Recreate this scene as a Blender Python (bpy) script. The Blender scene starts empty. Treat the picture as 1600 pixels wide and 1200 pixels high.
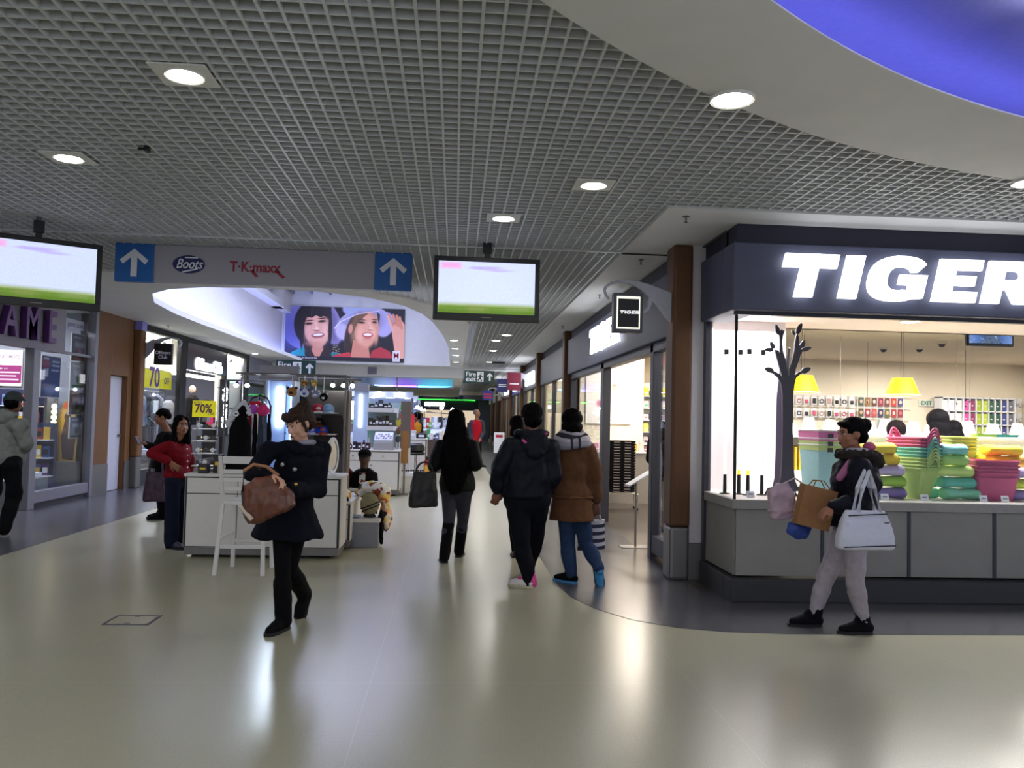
import bpy, bmesh, math, random
import numpy as np
from mathutils import Vector, Matrix, noise

random.seed(11)
SC = bpy.context.scene
COL = SC.collection
PI = math.pi

# ---------------------------------------------------------------- camera, world, exposure
cam_d = bpy.data.cameras.new('camera')
cam = bpy.data.objects.new('camera', cam_d)
COL.objects.link(cam)
cam_d.sensor_fit = 'HORIZONTAL'
cam_d.sensor_width = 36.0
cam_d.lens = 36.0 * 1290.0 / 1600.0
cam_d.clip_start, cam_d.clip_end = 0.05, 200
cam.matrix_world = (Matrix.Translation((0, 0, 1.55)) @ Matrix.Rotation(math.radians(-3.92), 4, 'Z')
                    @ Matrix.Rotation(math.radians(92.42), 4, 'X') @ Matrix.Rotation(math.radians(1.35), 4, 'Z'))
SC.camera = cam
SC.view_settings.view_transform = 'Standard'
SC.view_settings.look = 'None'
SC.view_settings.gamma = 1.0
SC.view_settings.use_curve_mapping = False
SC.view_settings.exposure = 1.15
world = bpy.data.worlds.new('mall_air')
SC.world = world
world.use_nodes = True
world.node_tree.nodes['Background'].inputs[0].default_value = (0.80, 0.84, 1.0, 1)
world.node_tree.nodes['Background'].inputs[1].default_value = 0.56
try:
    SC.cycles.max_bounces = 6
    SC.cycles.transparent_max_bounces = 12
    SC.cycles.sample_clamp_indirect = 4.0
    SC.cycles.caustics_reflective = False
    SC.cycles.caustics_refractive = False
except Exception:
    pass


def area(name, loc, size, power, color=(1, 1, 1), target=None, spread=180, sizey=None):
    d = bpy.data.lights.new(name, 'AREA')
    d.energy, d.color, d.size = power, color, size
    d.spread = math.radians(spread)
    if sizey:
        d.shape, d.size_y = 'RECTANGLE', sizey
    else:
        d.shape = 'DISK'
    o = bpy.data.objects.new(name, d)
    COL.objects.link(o)
    o.location = loc
    if target is not None:
        o.rotation_euler = (Vector(target) - Vector(loc)).to_track_quat('-Z', 'Y').to_euler()
    return o


# unseen fill lights added for the mall lamps behind or above the frame
for lx, ly in ((-4.2, 2.0), (-1.2, 1.4), (-3.0, -1.2), (-0.6, -2.0), (-5.6, 4.2), (-5.3, 8.0), (2.2, -2.6)):
    area('mall_fill', (lx, ly, 3.30), 0.22, 14, (0.98, 0.985, 1.0))
for ly in range(13, 58, 5):  # more unseen fill added to brighten the far walkway
    area('mall_fill', (1.0, ly, 3.30), 0.22, 10, (1.0, 0.98, 0.94))
for ly in range(32, 58, 5):
    area('mall_fill', (-4.8, ly, 2.9), 0.22, 9, (0.9, 0.94, 1.0))
# cool light of the long light wells over the walkway
area('well_light', (-2.7, 20.0, 6.6), 4.4, 430, (0.64, 0.68, 1.0), sizey=14)
area('well_light', (-2.0, 36.0, 3.9), 3.0, 90, (0.55, 0.55, 1.0), sizey=10)
for k in range(7):                      # unseen blue lights added inside the atrium ring to brighten its cove
    ca = math.radians(92 + 10 * k)
    cx, cy = 5.55 + 5.6 * math.cos(ca), -1.5 + 5.6 * math.sin(ca)
    area('cove_fill', (cx, cy, 3.62), 0.9, 70, (0.50, 0.50, 1.0), target=(cx + math.cos(ca), cy + math.sin(ca), 4.75), spread=90, sizey=0.3)
# shop ceilings
area('shop_light', (4.9, 8.3, 2.52), 4.6, 120, (1.0, 0.93, 0.88), sizey=0.9)
for lx, ly in ((3.6, 11.0), (6.0, 12.0), (8.4, 12.0), (3.4, 15.0), (6.2, 15.6), (9.0, 15.6), (11.2, 15.0)):
    area('shop_light', (lx, ly, 2.90), 0.7, 42, (1.0, 0.88, 0.76))
area('shop_light', (-7.9, 13.4, 3.1), 1.6, 55, (0.95, 0.95, 1.0), sizey=2.4)
area('shop_light', (-8.6, 19.0, 3.1), 2.0, 90, (0.98, 0.97, 1.0), sizey=3.0)
area('shop_light', (-8.6, 23.2, 3.1), 2.0, 90, (0.98, 0.97, 1.0), sizey=3.0)


# ---------------------------------------------------------------- materials
def lin(c):
    return tuple((x / 12.92 if x <= 0.04045 else ((x + 0.055) / 1.055) ** 2.4) for x in c)


def hexc(h):
    return lin(tuple(int(h[i:i + 2], 16) / 255 for i in (0, 2, 4)))


_M = {}


def mat(name, col, rough=0.5, metal=0.0, var=0.06, scale=30.0, bump=0.0, bscale=None, emit=0.0, ecol=None, coat=0.0, alpha=1.0, stretch=None, trans=0.0, spec=None):
    if name in _M:
        return _M[name]
    m = bpy.data.materials.new(name)
    m.use_nodes = True
    nt = m.node_tree
    b = nt.nodes['Principled BSDF']
    c = hexc(col) if isinstance(col, str) else col
    tc = nt.nodes.new('ShaderNodeTexCoord')
    mp = nt.nodes.new('ShaderNodeMapping')
    if stretch:
        mp.inputs['Scale'].default_value = stretch
    nt.links.new(tc.outputs['Object'], mp.inputs['Vector'])
    n = nt.nodes.new('ShaderNodeTexNoise')
    n.inputs['Scale'].default_value = scale
    n.inputs['Detail'].default_value = 3
    nt.links.new(mp.outputs[0], n.inputs['Vector'])
    r = nt.nodes.new('ShaderNodeValToRGB')
    r.color_ramp.elements[0].position, r.color_ramp.elements[1].position = 0.3, 0.7
    r.color_ramp.elements[0].color = (*[x * (1 - var) for x in c], 1)
    r.color_ramp.elements[1].color = (*[min(1, x * (1 + var)) for x in c], 1)
    nt.links.new(n.outputs['Fac'], r.inputs['Fac'])
    nt.links.new(r.outputs['Color'], b.inputs['Base Color'])
    b.inputs['Roughness'].default_value = rough
    b.inputs['Metallic'].default_value = metal
    if spec is not None: b.inputs['Specular IOR Level'].default_value = spec
    b.inputs['Coat Weight'].default_value = coat
    b.inputs['Alpha'].default_value = alpha
    b.inputs['Transmission Weight'].default_value = trans
    if emit:
        b.inputs['Emission Color'].default_value = (*(hexc(ecol) if ecol else c), 1)
        b.inputs['Emission Strength'].default_value = emit
    if bump:
        n2 = nt.nodes.new('ShaderNodeTexNoise')
        n2.inputs['Scale'].default_value = bscale or scale * 3
        n2.inputs['Detail'].default_value = 4
        nt.links.new(mp.outputs[0], n2.inputs['Vector'])
        bp = nt.nodes.new('ShaderNodeBump')
        bp.inputs['Strength'].default_value = bump
        bp.inputs['Distance'].default_value = 0.01
        nt.links.new(n2.outputs['Fac'], bp.inputs['Height'])
        nt.links.new(bp.outputs[0], b.inputs['Normal'])
    _M[name] = m
    return m


def glass_mat(name, tint='F3F6F8', gloss=0.10):
    if name in _M:
        return _M[name]
    m = bpy.data.materials.new(name)
    m.use_nodes = True
    nt = m.node_tree
    nt.nodes.remove(nt.nodes['Principled BSDF'])
    out = nt.nodes['Material Output']
    t = nt.nodes.new('ShaderNodeBsdfTransparent')
    t.inputs[0].default_value = (*hexc(tint), 1)
    g = nt.nodes.new('ShaderNodeBsdfGlossy')
    g.inputs['Roughness'].default_value = 0.02
    mx = nt.nodes.new('ShaderNodeMixShader')
    fr = nt.nodes.new('ShaderNodeFresnel')
    fr.inputs['IOR'].default_value = 1.33
    ge = nt.nodes.new('ShaderNodeNewGeometry')      # only the outer face of a pane mirrors
    iv = nt.nodes.new('ShaderNodeMath')
    iv.operation = 'SUBTRACT'
    iv.inputs[0].default_value = 1
    mu = nt.nodes.new('ShaderNodeMath')
    mu.operation = 'MULTIPLY'
    nt.links.new(ge.outputs['Backfacing'], iv.inputs[1])
    nt.links.new(iv.outputs[0], mu.inputs[0])
    nt.links.new(fr.outputs[0], mu.inputs[1])
    nt.links.new(mu.outputs[0], mx.inputs[0])
    nt.links.new(t.outputs[0], mx.inputs[1])
    nt.links.new(g.outputs[0], mx.inputs[2])
    nt.links.new(mx.outputs[0], out.inputs[0])
    _M[name] = m
    return m


def print_mat(name, emit=0.0, rough=0.5):
    if name in _M:
        return _M[name]
    m = bpy.data.materials.new(name)
    m.use_nodes = True
    nt = m.node_tree
    b = nt.nodes['Principled BSDF']
    a = nt.nodes.new('ShaderNodeAttribute')
    a.attribute_name = 'Col'
    nt.links.new(a.outputs['Color'], b.inputs['Base Color'])
    b.inputs['Roughness'].default_value = rough
    if emit:
        nt.links.new(a.outputs['Color'], b.inputs['Emission Color'])
        b.inputs['Emission Strength'].default_value = emit
    _M[name] = m
    return m


# ---------------------------------------------------------------- mesh builder
class MB:
    def __init__(s):
        s.v, s.f, s.mi = [], [], []
        s.cur = 0

    def add(s, vs, fs):
        o = len(s.v)
        s.v.extend([tuple(p) for p in vs])
        s.f.extend([tuple(i + o for i in f) for f in fs])
        s.mi.extend([s.cur] * len(fs))
        return s

    def box(s, x0, y0, z0, x1, y1, z1):
        v = [(x0, y0, z0), (x1, y0, z0), (x1, y1, z0), (x0, y1, z0), (x0, y0, z1), (x1, y0, z1), (x1, y1, z1), (x0, y1, z1)]
        return s.add(v, [(0, 3, 2, 1), (4, 5, 6, 7), (0, 1, 5, 4), (1, 2, 6, 5), (2, 3, 7, 6), (3, 0, 4, 7)])

    def obox(s, c, sx, sy, sz, rot):
        """box of full sizes at centre c turned by the euler rot"""
        R = Matrix.Rotation(rot[2], 3, 'Z') @ Matrix.Rotation(rot[1], 3, 'Y') @ Matrix.Rotation(rot[0], 3, 'X')
        b = MB().box(-sx / 2, -sy / 2, -sz / 2, sx / 2, sy / 2, sz / 2)
        return s.add([R @ Vector(p) + Vector(c) for p in b.v], b.f)

    def ring(s, c, d, r, n, ry=None, up=None):
        d = Vector(d).normalized()
        u = d.cross(Vector(up) if up else (Vector((0, 0, 1)) if abs(d.z) < 0.95 else Vector((0, 1, 0)))).normalized()
        w = u.cross(d).normalized()
        ry = r if ry is None else ry
        return [Vector(c) + u * (r * math.cos(2 * PI * i / n)) + w * (ry * math.sin(2 * PI * i / n)) for i in range(n)]

    def loft(s, rings, cap=True, closed=False):
        n = len(rings[0])
        vs = [p for r in rings for p in r]
        fs = []
        m = len(rings)
        for k in range(m if closed else m - 1):
            a, b = k * n, ((k + 1) % m) * n
            for i in range(n):
                j = (i + 1) % n
                fs.append((a + i, a + j, b + j, b + i))
        if cap and not closed:
            fs.append(tuple(range(n - 1, -1, -1)))
            fs.append(tuple(range((m - 1) * n, m * n)))
        return s.add(vs, fs)

    def cyl(s, p0, p1, r0, r1=None, n=14):
        r1 = r0 if r1 is None else r1
        d = Vector(p1) - Vector(p0)
        return s.loft([s.ring(p0, d, r0, n), s.ring(p1, d, r1, n)])

    def tube(s, pts, r, n=8, closed=False):
        pts = [Vector(p) for p in pts]
        rr = r if isinstance(r, (list, tuple)) else [r] * len(pts)
        R = []
        m = len(pts)
        for i, p in enumerate(pts):
            if closed:
                d = pts[(i + 1) % m] - pts[i - 1]
            else:
                d = pts[min(i + 1, m - 1)] - pts[max(i - 1, 0)]
            R.append(s.ring(p, d, rr[i], n))
        return s.loft(R, closed=closed)

    def lathe(s, prof, c=(0, 0, 0), n=20):
        return s.loft([[Vector((c[0] + r * math.cos(2 * PI * i / n), c[1] + r * math.sin(2 * PI * i / n), c[2] + z)) for i in range(n)] for r, z in prof])

    def ell(s, c, r, n=16, m=10, rot=None):
        R = Matrix.Identity(3) if rot is None else (Matrix.Rotation(rot[2], 3, 'Z') @ Matrix.Rotation(rot[1], 3, 'Y') @ Matrix.Rotation(rot[0], 3, 'X'))
        rings = []
        for k in range(m + 1):
            t = -PI / 2 + PI * k / m
            cr = max(math.cos(t), 0.02)
            rings.append([R @ Vector((r[0] * cr * math.cos(2 * PI * i / n), r[1] * cr * math.sin(2 * PI * i / n), r[2] * math.sin(t))) + Vector(c) for i in range(n)])
        return s.loft(rings)

    def cap(s, p0, p1, r0, r1=None, n=14):
        """tapered capsule"""
        r1 = r0 if r1 is None else r1
        p0, p1 = Vector(p0), Vector(p1)
        d = p1 - p0
        if d.length < 1e-6:
            d = Vector((0, 0, 1e-4))
        dn = d.normalized()
        R = []
        for k in range(5):
            a = -PI / 2 + PI / 2 * k / 4
            R.append(s.ring(p0 + dn * (r0 * math.sin(a)), d, max(r0 * math.cos(a), r0 * .05), n))
        for k in range(5):
            a = PI / 2 * k / 4
            R.append(s.ring(p1 + dn * (r1 * math.sin(a)), d, max(r1 * math.cos(a), r1 * .05), n))
        return s.loft(R)

    def prism(s, poly, axis, a, b):
        """extrude a 2-D polygon; axis 'x': (y,z), 'y': (x,z), 'z': (x,y)"""
        def P(p, t):
            return {'x': (t, p[0], p[1]), 'y': (p[0], t, p[1]), 'z': (p[0], p[1], t)}[axis]
        n = len(poly)
        vs = [P(p, a) for p in poly] + [P(p, b) for p in poly]
        fs = [tuple(range(n)), tuple(range(2 * n - 1, n - 1, -1))] + [(i, i + n, (i + 1) % n + n, (i + 1) % n) for i in range(n)]
        return s.add(vs, fs)

    def xf(s, M):
        s.v = [tuple(M @ Vector(p)) for p in s.v]
        return s

    def mesh(s, name):
        me = bpy.data.meshes.new(name)
        me.from_pydata(s.v, [], s.f)
        me.polygons.foreach_set('material_index', s.mi)
        bm = bmesh.new()
        bm.from_mesh(me)
        bmesh.ops.recalc_face_normals(bm, faces=bm.faces)
        bm.to_mesh(me)
        bm.free()
        me.update()
        return me

    def build(s, name, m, parent=None, smooth=False, bevel=0.0, angle=40, loc=None, rot=None):
        me = s.mesh(name)
        return link(name, me, m, parent, smooth, bevel, angle, loc, rot)


def link(name, me, m, parent=None, smooth=False, bevel=0.0, angle=40, loc=None, rot=None):
    for x in (m if isinstance(m, (list, tuple)) else [m]):
        if x is not None:
            me.materials.append(x)
    o = bpy.data.objects.new(name, me)
    COL.objects.link(o)
    if parent is not None:
        o.parent = parent
    if smooth:
        me.polygons.foreach_set('use_smooth', [True] * len(me.polygons))
        if smooth != 'all':
            try:
                me.set_sharp_from_angle(angle=math.radians(angle))
            except Exception:
                pass
    if bevel:
        md = o.modifiers.new('edge', 'BEVEL')
        md.width, md.segments, md.limit_method = bevel, 2, 'ANGLE'
    if loc is not None:
        o.location = loc
    if rot is not None:
        o.rotation_euler = rot
    return o


def tag(o, label=None, cat=None, group=None, kind=None):
    if label: o['label'] = label
    if cat: o['category'] = cat
    if group: o['group'] = group
    if kind: o['kind'] = kind
    return o


def thing(name, label, cat, loc=(0, 0, 0), rz=0.0, group=None):
    o = bpy.data.objects.new(name, None)
    COL.objects.link(o)
    o.location, o.rotation_euler = loc, (0, 0, rz)
    o.empty_display_size = 0.1
    return tag(o, label, cat, group)


KIDS = {}


def dup(root, loc, rz=None, label=None, group=None):
    def rec(o, parent):
        c = o.copy()
        COL.objects.link(c)
        if parent is not None:
            c.parent = parent
        for k in list(o.children):
            rec(k, c)
        return c
    r = rec(root, None)
    r.location = loc
    if rz is not None:
        r.rotation_euler = (0, 0, rz)
    if label: r['label'] = label
    if group: r['group'] = group
    return r


def structure(o, label=None):
    o['kind'] = 'structure'
    if label: o['label'] = label
    return o


def shape2d(polys, extrude=0.01, bevel=0.0):
    """mesh of a filled 2-D outline (holes by even-odd) in the XY plane, thickness 2*extrude"""
    cu = bpy.data.curves.new('outline', 'CURVE')
    cu.dimensions, cu.fill_mode = '2D', 'BOTH'
    cu.extrude, cu.bevel_depth, cu.bevel_resolution = extrude, bevel, 2
    if bevel: cu.offset = -bevel
    for p in polys:
        sp = cu.splines.new('POLY')
        sp.points.add(len(p) - 1)
        for q, xy in zip(sp.points, p):
            q.co = (xy[0], xy[1], 0, 1)
        sp.use_cyclic_u = True
    o = bpy.data.objects.new('outline', cu)
    me = bpy.data.meshes.new_from_object(o)
    bpy.data.objects.remove(o)
    bpy.data.curves.remove(cu)
    return me


def text_mesh(body, size, extrude=0.002, bold=0.0, shear=0.0, xs=1.0, align='CENTER', spacing=1.0, bevel=0.0):
    cu = bpy.data.curves.new('lettering', 'FONT')
    cu.body, cu.size, cu.extrude, cu.offset, cu.shear = body, size, extrude, bold * size, shear
    cu.align_x, cu.align_y, cu.space_character = align, 'CENTER', spacing
    cu.bevel_depth = bevel
    cu.resolution_u = 4
    o = bpy.data.objects.new('lettering', cu)
    me = bpy.data.meshes.new_from_object(o)
    bpy.data.objects.remove(o)
    bpy.data.curves.remove(cu)
    if xs != 1.0:
        me.transform(Matrix.Diagonal((xs, 1, 1, 1)))
    return me


FACE_S = (PI / 2, 0, 0)            # flat work facing -Y (towards the camera)
FACE_W = (PI / 2, 0, -PI / 2)      # facing -X
FACE_E = (PI / 2, 0, PI / 2)       # facing +X


def text(body, size, m, parent, loc, rot=FACE_S, name='lettering', **k):
    return link(name, text_mesh(body, size, **k), m, parent, loc=loc, rot=rot)


# ---------------------------------------------------------------- flat prints: a fine grid carrying one colour per vertex
class Canvas:
    def __init__(s, w, h, col):
        s.w, s.h = w, h
        s.a = np.zeros((h, w, 3)) + np.array(col if not isinstance(col, str) else s.c(col))
        s.Y, s.X = np.mgrid[0:h, 0:w]
        s.X = (s.X + .5) / w
        s.Y = (s.Y + .5) / h          # 0 = top

    @staticmethod
    def c(col):
        return np.array([int(col[i:i + 2], 16) / 255 for i in (0, 2, 4)]) if isinstance(col, str) else np.array(col)

    def mix(s, k, col):
        k = np.clip(k, 0, 1)[..., None]
        s.a = s.a * (1 - k) + s.c(col) * k
        return s

    def ell(s, x, y, rx, ry, col, rot=0.0, soft=0.08, op=1.0, clip=None):
        asp = s.w / s.h
        dx, dy = (s.X - x) * asp, (s.Y - y)
        c, n = math.cos(rot), math.sin(rot)
        u, v = dx * c + dy * n, -dx * n + dy * c
        d = np.sqrt((u / rx) ** 2 + (v / ry) ** 2)
        k = np.clip((1 + soft - d) / (2 * soft), 0, 1) * op
        if clip is not None: k = k * clip
        return s.mix(k, col)

    def mask(s, pts):
        """inside test of a polygon"""
        m = np.zeros((s.h, s.w), bool)
        j = len(pts) - 1
        for i in range(len(pts)):
            xi, yi = pts[i]
            xj, yj = pts[j]
            if yi != yj:
                m ^= ((yi > s.Y) != (yj > s.Y)) & (s.X < (xj - xi) * (s.Y - yi) / (yj - yi) + xi)
            j = i
        return m.astype(float)

    def poly(s, pts, col, op=1.0):
        return s.mix(s.mask(pts) * op, col)

    def rect(s, x0, y0, x1, y1, col, op=1.0, soft=0.0):
        if soft:
            k = np.clip((s.X - x0) / soft + .5, 0, 1) * np.clip((x1 - s.X) / soft + .5, 0, 1) * np.clip((s.Y - y0) / soft + .5, 0, 1) * np.clip((y1 - s.Y) / soft + .5, 0, 1)
        else:
            k = ((s.X >= x0) & (s.X < x1) & (s.Y >= y0) & (s.Y < y1)).astype(float)
        return s.mix(k * op, col)

    def line(s, x0, y0, x1, y1, wd, col, op=1.0):
        asp = s.w / s.h
        px, py, dx, dy = (s.X - x0) * asp, s.Y - y0, (x1 - x0) * asp, y1 - y0
        t = np.clip((px * dx + py * dy) / (dx * dx + dy * dy + 1e-9), 0, 1)
        d = np.hypot(px - t * dx, py - t * dy)
        return s.mix(np.clip((wd - d) / (wd * .4) , 0, 1) * op, col)

    def grain(s, amt, seed=1):
        s.a = np.clip(s.a + np.random.default_rng(seed).normal(0, amt, (s.h, s.w, 1)), 0, 1)
        return s

    def build(s, name, w, h, m, parent=None, loc=None, rot=FACE_S):
        H, W = s.h, s.w
        xs = np.linspace(-w / 2, w / 2, W)
        ys = np.linspace(h / 2, -h / 2, H)
        co = np.zeros((H, W, 3))
        co[..., 0] = xs[None]
        co[..., 1] = ys[:, None]
        idx = np.arange(H * W).reshape(H, W)
        fs = np.stack([idx[1:, :-1], idx[1:, 1:], idx[:-1, 1:], idx[:-1, :-1]], -1).reshape(-1, 4)
        me = bpy.data.meshes.new(name)
        me.vertices.add(H * W)
        me.vertices.foreach_set('co', co.ravel())
        nf = len(fs)
        me.loops.add(nf * 4)
        me.loops.foreach_set('vertex_index', fs.ravel())
        me.polygons.add(nf)
        me.polygons.foreach_set('loop_start', np.arange(0, nf * 4, 4))
        me.update(calc_edges=True)
        at = me.color_attributes.new('Col', 'FLOAT_COLOR', 'POINT')
        a = np.clip(s.a, 0, 1)
        l = np.where(a <= 0.04045, a / 12.92, ((a + 0.055) / 1.055) ** 2.4)
        at.data.foreach_set('color', np.concatenate([l.reshape(-1, 3), np.ones((H * W, 1))], 1).ravel())
        return link(name, me, m, parent, loc=loc, rot=rot)


PRINT = print_mat('printed_paper')
SCREEN = print_mat('lit_screen', emit=0.40)
GLOWPRINT = print_mat('glowing_print', emit=0.11)  # print that gives off some of its own colour
# ================================================================ THE SETTING
NTH = ['first', 'second', 'third', 'fourth', 'fifth', 'sixth', 'seventh', 'eighth', 'ninth', 'tenth', 'eleventh', 'twelfth', 'thirteenth', 'fourteenth', 'fifteenth', 'sixteenth', 'seventeenth', 'eighteenth', 'nineteenth', 'twentieth']
WHITE = mat('white_paint', 'DCDCD8', .55, var=.02, scale=6)
PLASTER = mat('ceiling_plaster', 'E2E3E4', .7, var=.025, scale=3)
BLADE = mat('blade_enamel', 'CACDCE', .45, var=.03, scale=12)
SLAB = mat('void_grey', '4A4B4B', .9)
WOOD = mat('stained_beech', '74502E', .5, spec=.25, var=.16, scale=14, bump=.08, stretch=(6, 6, .35))
WOOD2 = mat('pale_beech', '5C4029', .5, spec=.25, var=.14, scale=14, bump=.06, stretch=(6, 6, .35))
STEEL = mat('brushed_steel', '74726F', .38, metal=.55, var=.08, scale=60, stretch=(1, 1, 8))
ALU = mat('window_aluminium', '2F313A', .45, metal=.25, var=.05)
NAVY = mat('fascia_navy_grey', '454960', .55, var=.04, scale=8)
NAVYD = mat('fascia_dark_navy', '14172C', .6, var=.04, scale=8)
GREYFA = mat('fascia_grey', '6A6A72', .55, var=.03)
PLINTH = mat('plinth_charcoal', '2A2B2F', .5, var=.1, scale=50)
STALL = mat('stallriser_grey', '85847E', .45, var=.05, scale=5)
BLACK = mat('black_plastic', '0B0B0D', .38, var=.05)
BLACKM = mat('black_matt', '111114', .75, var=.1)
GLASS = glass_mat('shop_glass')
CREAM = mat('shop_wall_cream', 'E6DCC8', .7, var=.02, scale=3)
DIFF = mat('lamp_diffuser', 'FFFFFF', .5, emit=26, ecol='FFFAF0')
LIT = mat('lit_acrylic', 'FFFFFF', .4, emit=2.6, ecol='F4F7FF')


def floor_mat(name, a, b, rough, seam=None, speck=0.06):
    m = bpy.data.materials.new(name)
    m.use_nodes = True
    nt = m.node_tree
    L, N = nt.links.new, nt.nodes.new
    bs = nt.nodes['Principled BSDF']
    tc = N('ShaderNodeTexCoord')
    n1 = N('ShaderNodeTexNoise'); n1.inputs['Scale'].default_value = 220; n1.inputs['Detail'].default_value = 2
    n2 = N('ShaderNodeTexNoise'); n2.inputs['Scale'].default_value = .7; n2.inputs['Detail'].default_value = 5
    L(tc.outputs['Object'], n1.inputs['Vector']); L(tc.outputs['Object'], n2.inputs['Vector'])
    r = N('ShaderNodeValToRGB')
    r.color_ramp.elements[0].color = (*hexc(a), 1); r.color_ramp.elements[1].color = (*hexc(b), 1)
    r.color_ramp.elements[0].position, r.color_ramp.elements[1].position = .35, .65
    L(n1.outputs['Fac'], r.inputs['Fac'])
    mx = N('ShaderNodeMix'); mx.data_type = 'RGBA'; mx.blend_type = 'MULTIPLY'; mx.inputs[0].default_value = 1
    r2 = N('ShaderNodeValToRGB')
    r2.color_ramp.elements[0].color = (.90, .90, .90, 1); r2.color_ramp.elements[1].color = (1, 1, 1, 1)
    r2.color_ramp.elements[0].position, r2.color_ramp.elements[1].position = .1, .9
    L(n2.outputs['Fac'], r2.inputs['Fac'])
    L(r.outputs[0], mx.inputs[6]); L(r2.outputs[0], mx.inputs[7])
    col = mx.outputs[2]
    if seam:                      # weld lines between the sheets of vinyl
        sx = N('ShaderNodeSeparateXYZ'); L(tc.outputs['Object'], sx.inputs[0])
        out = None
        for ax, per, off in ((0, 1.9, .45), (1, 6.1, 1.2)):
            a1 = N('ShaderNodeMath'); a1.operation = 'ADD'; a1.inputs[1].default_value = off + 100 * per
            md = N('ShaderNodeMath'); md.operation = 'MODULO'; md.inputs[1].default_value = per
            lt = N('ShaderNodeMath'); lt.operation = 'LESS_THAN'; lt.inputs[1].default_value = .005
            L(sx.outputs[ax], a1.inputs[0]); L(a1.outputs[0], md.inputs[0]); L(md.outputs[0], lt.inputs[0])
            if out is None: out = lt.outputs[0]
            else:
                mm = N('ShaderNodeMath'); mm.operation = 'MAXIMUM'; L(out, mm.inputs[0]); L(lt.outputs[0], mm.inputs[1]); out = mm.outputs[0]
        k = N('ShaderNodeMath'); k.operation = 'MULTIPLY'; k.inputs[1].default_value = .16; L(out, k.inputs[0])
        m3 = N('ShaderNodeMix'); m3.data_type = 'RGBA'; L(k.outputs[0], m3.inputs[0]); L(col, m3.inputs[6]); m3.inputs[7].default_value = (*hexc(seam), 1)
        col = m3.outputs[2]
    L(col, bs.inputs['Base Color'])
    rr = N('ShaderNodeMapRange'); rr.inputs[3].default_value = rough * .8; rr.inputs[4].default_value = rough * 1.25
    bs.inputs['Roughness'].default_value = rough
    n3 = N('ShaderNodeTexNoise'); n3.inputs['Scale'].default_value = 60; n3.inputs['Detail'].default_value = 3
    L(tc.outputs['Object'], n3.inputs['Vector'])
    bp = N('ShaderNodeBump'); bp.inputs['Strength'].default_value = speck; bp.inputs['Distance'].default_value = .004
    L(n3.outputs['Fac'], bp.inputs['Height']); L(bp.outputs[0], bs.inputs['Normal'])
    return m


FLOORC = floor_mat('cream_vinyl', '96947E', 'ACAA92', .25, seam='CFC9AE')
FLOORD = floor_mat('charcoal_vinyl', '3E3F43', '5E5F64', .24)
FLOORS = floor_mat('shop_vinyl', '38332F', '48423C', .28)

# ---- floor: one cream field, charcoal borders let in along the shop fronts
fl = MB().box(-12, -5, -.12, 13, 62, 0).build('floor', FLOORC)
structure(fl, 'glossy cream vinyl floor')
arc = [(1.0, 62), (1.0, 8.4), (1.01, 7.7), (1.06, 7.25), (1.2, 6.82), (1.42, 6.46), (1.72, 6.21), (2.07, 6.09), (2.5, 6.05), (9, 6.04), (9, 7.3), (2.6, 7.3), (2.4, 8.2), (2.4, 62)]
structure(link('floor_border', shape2d([arc], .0015), FLOORD, fl, loc=(0, 0, .0015)), 'charcoal vinyl border curving round the corner shop')
structure(link('floor_border', shape2d([[(-6.7, -5), (-4.68, -5), (-4.68, 62), (-6.7, 62)]], .0015), FLOORD, fl, loc=(0, 0, .0015)))
structure(MB().box(2.3, 7.6, 0, 12.5, 17.2, .004).build('floor_shop', FLOORS, fl))
structure(MB().box(-10.5, 8, 0, -6.5, 30, .004).build('floor_shop', FLOORS, fl))

# ---- ceiling: open-cell grid of crossing blades below a dark slab
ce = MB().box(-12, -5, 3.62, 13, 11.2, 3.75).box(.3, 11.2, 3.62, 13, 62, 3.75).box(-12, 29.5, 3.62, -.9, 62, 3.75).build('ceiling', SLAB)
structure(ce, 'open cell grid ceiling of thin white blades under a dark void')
RC, RO, RI = (5.55, -1.50), 7.15, 6.25
RC2 = (5.27, -1.55)
HOLE = [(-5.18, 28.5), (-5.18, 17.0), (-5.14, 15.4), (-4.98, 13.9), (-4.64, 12.85), (-4.2, 12.3), (-3.6, 12.0), (-2.8, 11.9), (-2.0, 12.05), (-1.35, 12.5), (-.86, 13.3), (-.6, 14.3), (-.45, 15.5), (-.3, 18), (-.2, 21), (-.2, 28.5)]
EDGE = [(-7, 10.9), (-4.6, 10.9), (-3, 11.1), (-2.1, 11.4), (-1.4, 11.86), (-.85, 12.4), (-.4, 13.15), (-.05, 14.0), (.14, 14.8), (.24, 15.8), (.24, 29.4)]


def in_grid(x, y):
    if (x - RC[0]) ** 2 + (y - RC[1]) ** 2 < RO ** 2: return False
    if y < 6.72:
        return True
    if x > 1.73: return False
    if 8.58 < y < 8.66 or 29.4 < y < 30.1: return False
    if y > 30.1: return x > .24
    if x > .24: return True
    if y > 15.8: return False
    for (xa, ya), (xb, yb) in zip(EDGE, EDGE[1:]):
        if xa <= x < xb:
            return y < ya + (yb - ya) * (x - xa) / (xb - xa + 1e-9)
    return y < 10.9


def runs(fn, a, b, st=.02):
    out, start, t = [], None, a
    while t <= b + 1e-9:
        k = fn(t)
        if k and start is None: start = t
        if not k and start is not None:
            out.append((start, t)); start = None
        t += st
    if start is not None: out.append((start, b))
    return [r for r in out if r[1] - r[0] > .05]


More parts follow.
